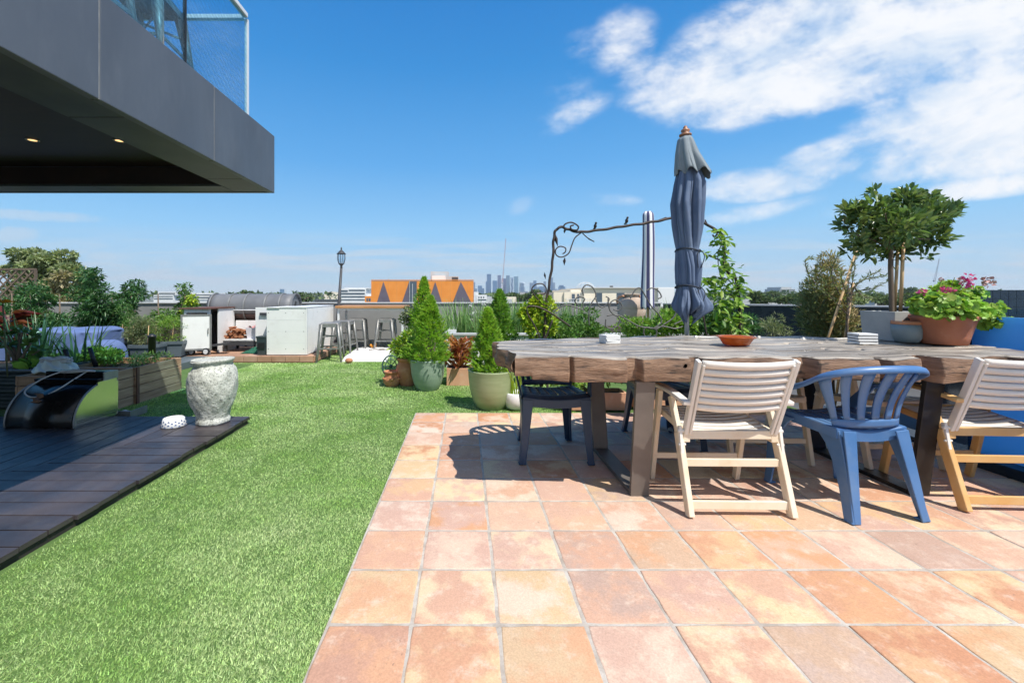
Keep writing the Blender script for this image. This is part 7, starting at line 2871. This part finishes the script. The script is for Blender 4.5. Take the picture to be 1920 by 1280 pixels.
# houses and roofs close below the skyline
building('white_house', 'small white house with dark windows below the skyline, right of the orange building', 'house', None, 150.0, [(893, 913, 552.5), (889, 897, 547)], M['facade_white'], depth=10, wins=[(897, 899, 556, 559), (901, 903.5, 556, 559), (906, 908, 556, 559)], strips=[(896, 912, 561, 563)])
building('white_house', 'long low white roofed house left of the tallest conifer cone', 'house', None, 160.0, [(905, 922, 556), (912, 960, 561)], M['facade_grey'], depth=10)
building('white_house', 'pale cream low house behind the tallest conifer cone', 'house', None, 190.0, [(950, 968, 556.5)], M['facade_cream'], depth=10)
building('glass_house', 'pale blue glazed block behind the iron arch stem', 'building', None, 130.0, [(1011, 1036, 555)], M['facade_white'], depth=10, wins=[(1012, 1015, 557, 572), (1018, 1021, 557, 572), (1027, 1030, 557, 572)])

# cream apartments
D = 46.0
cr = building('cream_building', 'cream rendered apartment building with a roof terrace, behind the iron arch', 'building', None, D, [(1095, 1262, 539.5), (1058, 1096, 547), (1038, 1060, 547.5), (1070, 1090, 543, 547)], M['facade_cream'], depth=12,
              wins=[(1072, 1078, 551, 568), (1082, 1086, 551, 566), (1118, 1129, 549, 568), (1156, 1171, 549, 565), (1176, 1190, 550, 562), (1192, 1202, 550, 562), (1240, 1252, 549, 565)])
CO_ = Vector((W((1095 + 1262) / 2, 553, D).x, D, -15))
for nm, x0, x1, y0, y1, mm, d0 in (('balcony_rail', 1060, 1112, 560.4, 561, 'white_steel', .5), ('balcony_rail', 1060, 1112, 565, 565.5, 'white_steel', .5), ('balcony_slab', 1058, 1114, 568, 571, 'facade_white', .8), ('cornice', 1094, 1263, 538.6, 539.9, 'facade_white', .25),
                                   ('awning', 1166, 1206, 558, 561, 'bar_wood', .9), ('chimney', 1148, 1153, 535.5, 538.5, 'facade_dark', -.6), ('white_bay', 1232, 1262, 540, 575, 'facade_white', .3)):
    a, b = W(x0, y0, D), W(x1, y1, D)
    MB().span((a.x, D - d0, b.z), (b.x, D - d0 + .25 if nm != 'white_bay' else D - .02, a.z)).move(Matrix.Translation(-CO_)).build(nm, M[mm], cr)
mb = MB()
for i in range(18):
    x = 1061 + i * 2.9
    a, b = W(x, 560.4, D), W(x, 568, D)
    mb.span((a.x - .012, D - .48, b.z), (a.x + .012, D - .45, a.z))
mb.move(Matrix.Translation(-CO_)).build('baluster', M['white_steel'], cr)
# rotary clothes line with white frame on its roof
t = thing('roof_frame', 'thin white dome shaped frame on the roof of the cream building', 'frame', (W(1100, 540, 47).x, 47.5, W(1100, 539.6, 47).z))
mb = MB()
for k in range(6):
    q = PI * k / 6
    mb.tube([(.95 * math.cos(q) * math.cos(a), .5 * math.sin(q) * math.cos(a), .62 * math.sin(a)) for a in [PI * i / 14 for i in range(15)]], .018, 5)
mb.build('frame', M['white_steel'], t)

building('office_block', 'grey office block standing among the far trees at right', 'building', None, 520.0, [(1462, 1491, 541.5), (1465, 1484, 538)], M['facade_grey'], depth=26, strips=[(1462.5, 1490.5, 543, 544.3), (1462.5, 1490.5, 546, 547.3), (1462.5, 1490.5, 549, 550.3)])
building('white_house', 'long pale roof among the trees right of the climbing vine', 'house', None, 140.0, [(1392, 1440, 561.5), (1440, 1475, 563)], M['facade_grey'], depth=9)
building('white_house', 'pale roof among the trees behind the bay tree stem', 'house', None, 150.0, [(1640, 1700, 558)], M['facade_grey'], depth=9)

# individual trees before the skyline
far_tree('suburb_tree', 'rounded dark tree clump below the skyline, left of the arch stem', [(975, 556, 20, 7), (1000, 555, 22, 8), (955, 558, 14, 6)], 230.0, 1600, 'l_far', 1.7)
far_tree('suburb_tree', 'small dark tree on the skyline right of the smoker', [(563, 556, 9, 6), (575, 559, 12, 5)], 200.0, 500, 'l_far', 1.3)
far_tree('suburb_tree', 'small round tree peeping over the barrel smoker', [(461, 549, 9, 4), (470, 552, 8, 4)], 150.0, 420, 'l_far', .9)
far_tree('suburb_tree', 'dark bushy tree right of the grey office block', [(1500, 556, 18, 8), (1480, 560, 14, 8)], 130.0, 900, 'l_far', 1.0)
far_tree('suburb_tree', 'dark broad tree left of the grey office block', [(1448, 552, 18, 6), (1420, 556, 18, 6)], 260.0, 1100, 'l_far', 1.7)
far_tree('suburb_tree', 'yellow green spiky tree behind the olive tree', [(1610, 560, 22, 10)], 60.0, 600, 'l_gum', .5)
far_tree('suburb_tree', 'dark flat topped tree on the ridge right of the bay tree stem', [(1705, 546, 14, 5), (1725, 549, 14, 5)], 320.0, 900, 'l_far', 2.0)
far_tree('suburb_tree', 'broad mid green tree below the ridge, right of the bay tree stem', [(1700, 560, 24, 8), (1730, 562, 20, 8)], 110.0, 1100, 'l_far', .9)

far_tree('suburb_tree', 'mid green tree low behind the climbing vine, beside the long white roof', [(1412, 558, 16, 8), (1432, 561, 14, 7)], 105.0, 900, 'l_far', .9)
far_tree('suburb_tree', 'wide dark green tree behind the drying conifer', [(1530, 556, 24, 8), (1560, 558, 24, 9)], 115.0, 1200, 'l_far', .95)
far_tree('suburb_tree', 'rounded green tree behind the bay tree pot, low over the navy parapet', [(1650, 560, 20, 8), (1675, 562, 18, 7)], 95.0, 900, 'l_far', .8)
far_tree('suburb_tree', 'green tree just left of the geranium, low over the navy parapet', [(1760, 558, 18, 8), (1785, 560, 18, 8)], 100.0, 900, 'l_far', .85)
far_tree('suburb_tree', 'dark tree under the grey office block', [(1470, 562, 22, 6), (1495, 563, 18, 6)], 98.0, 800, 'l_far', .8)

# the far wooded suburb as one mass
n_ = 5200
cl = []
for k in range(620):
    Dk = rnd.uniform(420, 1400)
    px = rnd.uniform(-200, 2100)
    py = 553 - rnd.uniform(-.5, 1.5) - (3.0 if px > 1380 else 0) * rnd.uniform(.3, 1)
    c = W(px, py, Dk)
    r_ = Dk / F * rnd.uniform(5, 12)
    cl.append(((c.x, c.y, c.z - r_ * .35), (r_, r_, r_ * .38)))
pos, d = clump_leaves(26000, cl, outward=1.0, up=.5)
o = leaves('far_woods', M['l_far'], None, pos, d, rng.uniform(3.5, 8, len(pos)), rng.uniform(2.5, 5, len(pos)), .25, .1)
tag(o, 'far wooded suburb along the horizon', 'woods', kind='stuff')

# thin summer haze
hz = MB().span((-3600, -170, -16.2), (3600, 2900, 135)).build('haze', bpy.data.materials.new('haze_air'))
tag(hz, 'thin pale summer haze in the air over the town', 'haze', kind='stuff')
hm = hz.data.materials[0]
hm.use_nodes = True
hm.node_tree.nodes.clear()
vo = hm.node_tree.nodes.new('ShaderNodeVolumePrincipled')
vo.inputs['Color'].default_value = (.80, .90, 1.0, 1)
vo.inputs['Density'].default_value = .00014
vo.inputs['Anisotropy'].default_value = .2
ho_ = hm.node_tree.nodes.new('ShaderNodeOutputMaterial')
hm.node_tree.links.new(vo.outputs[0], ho_.inputs['Volume'])
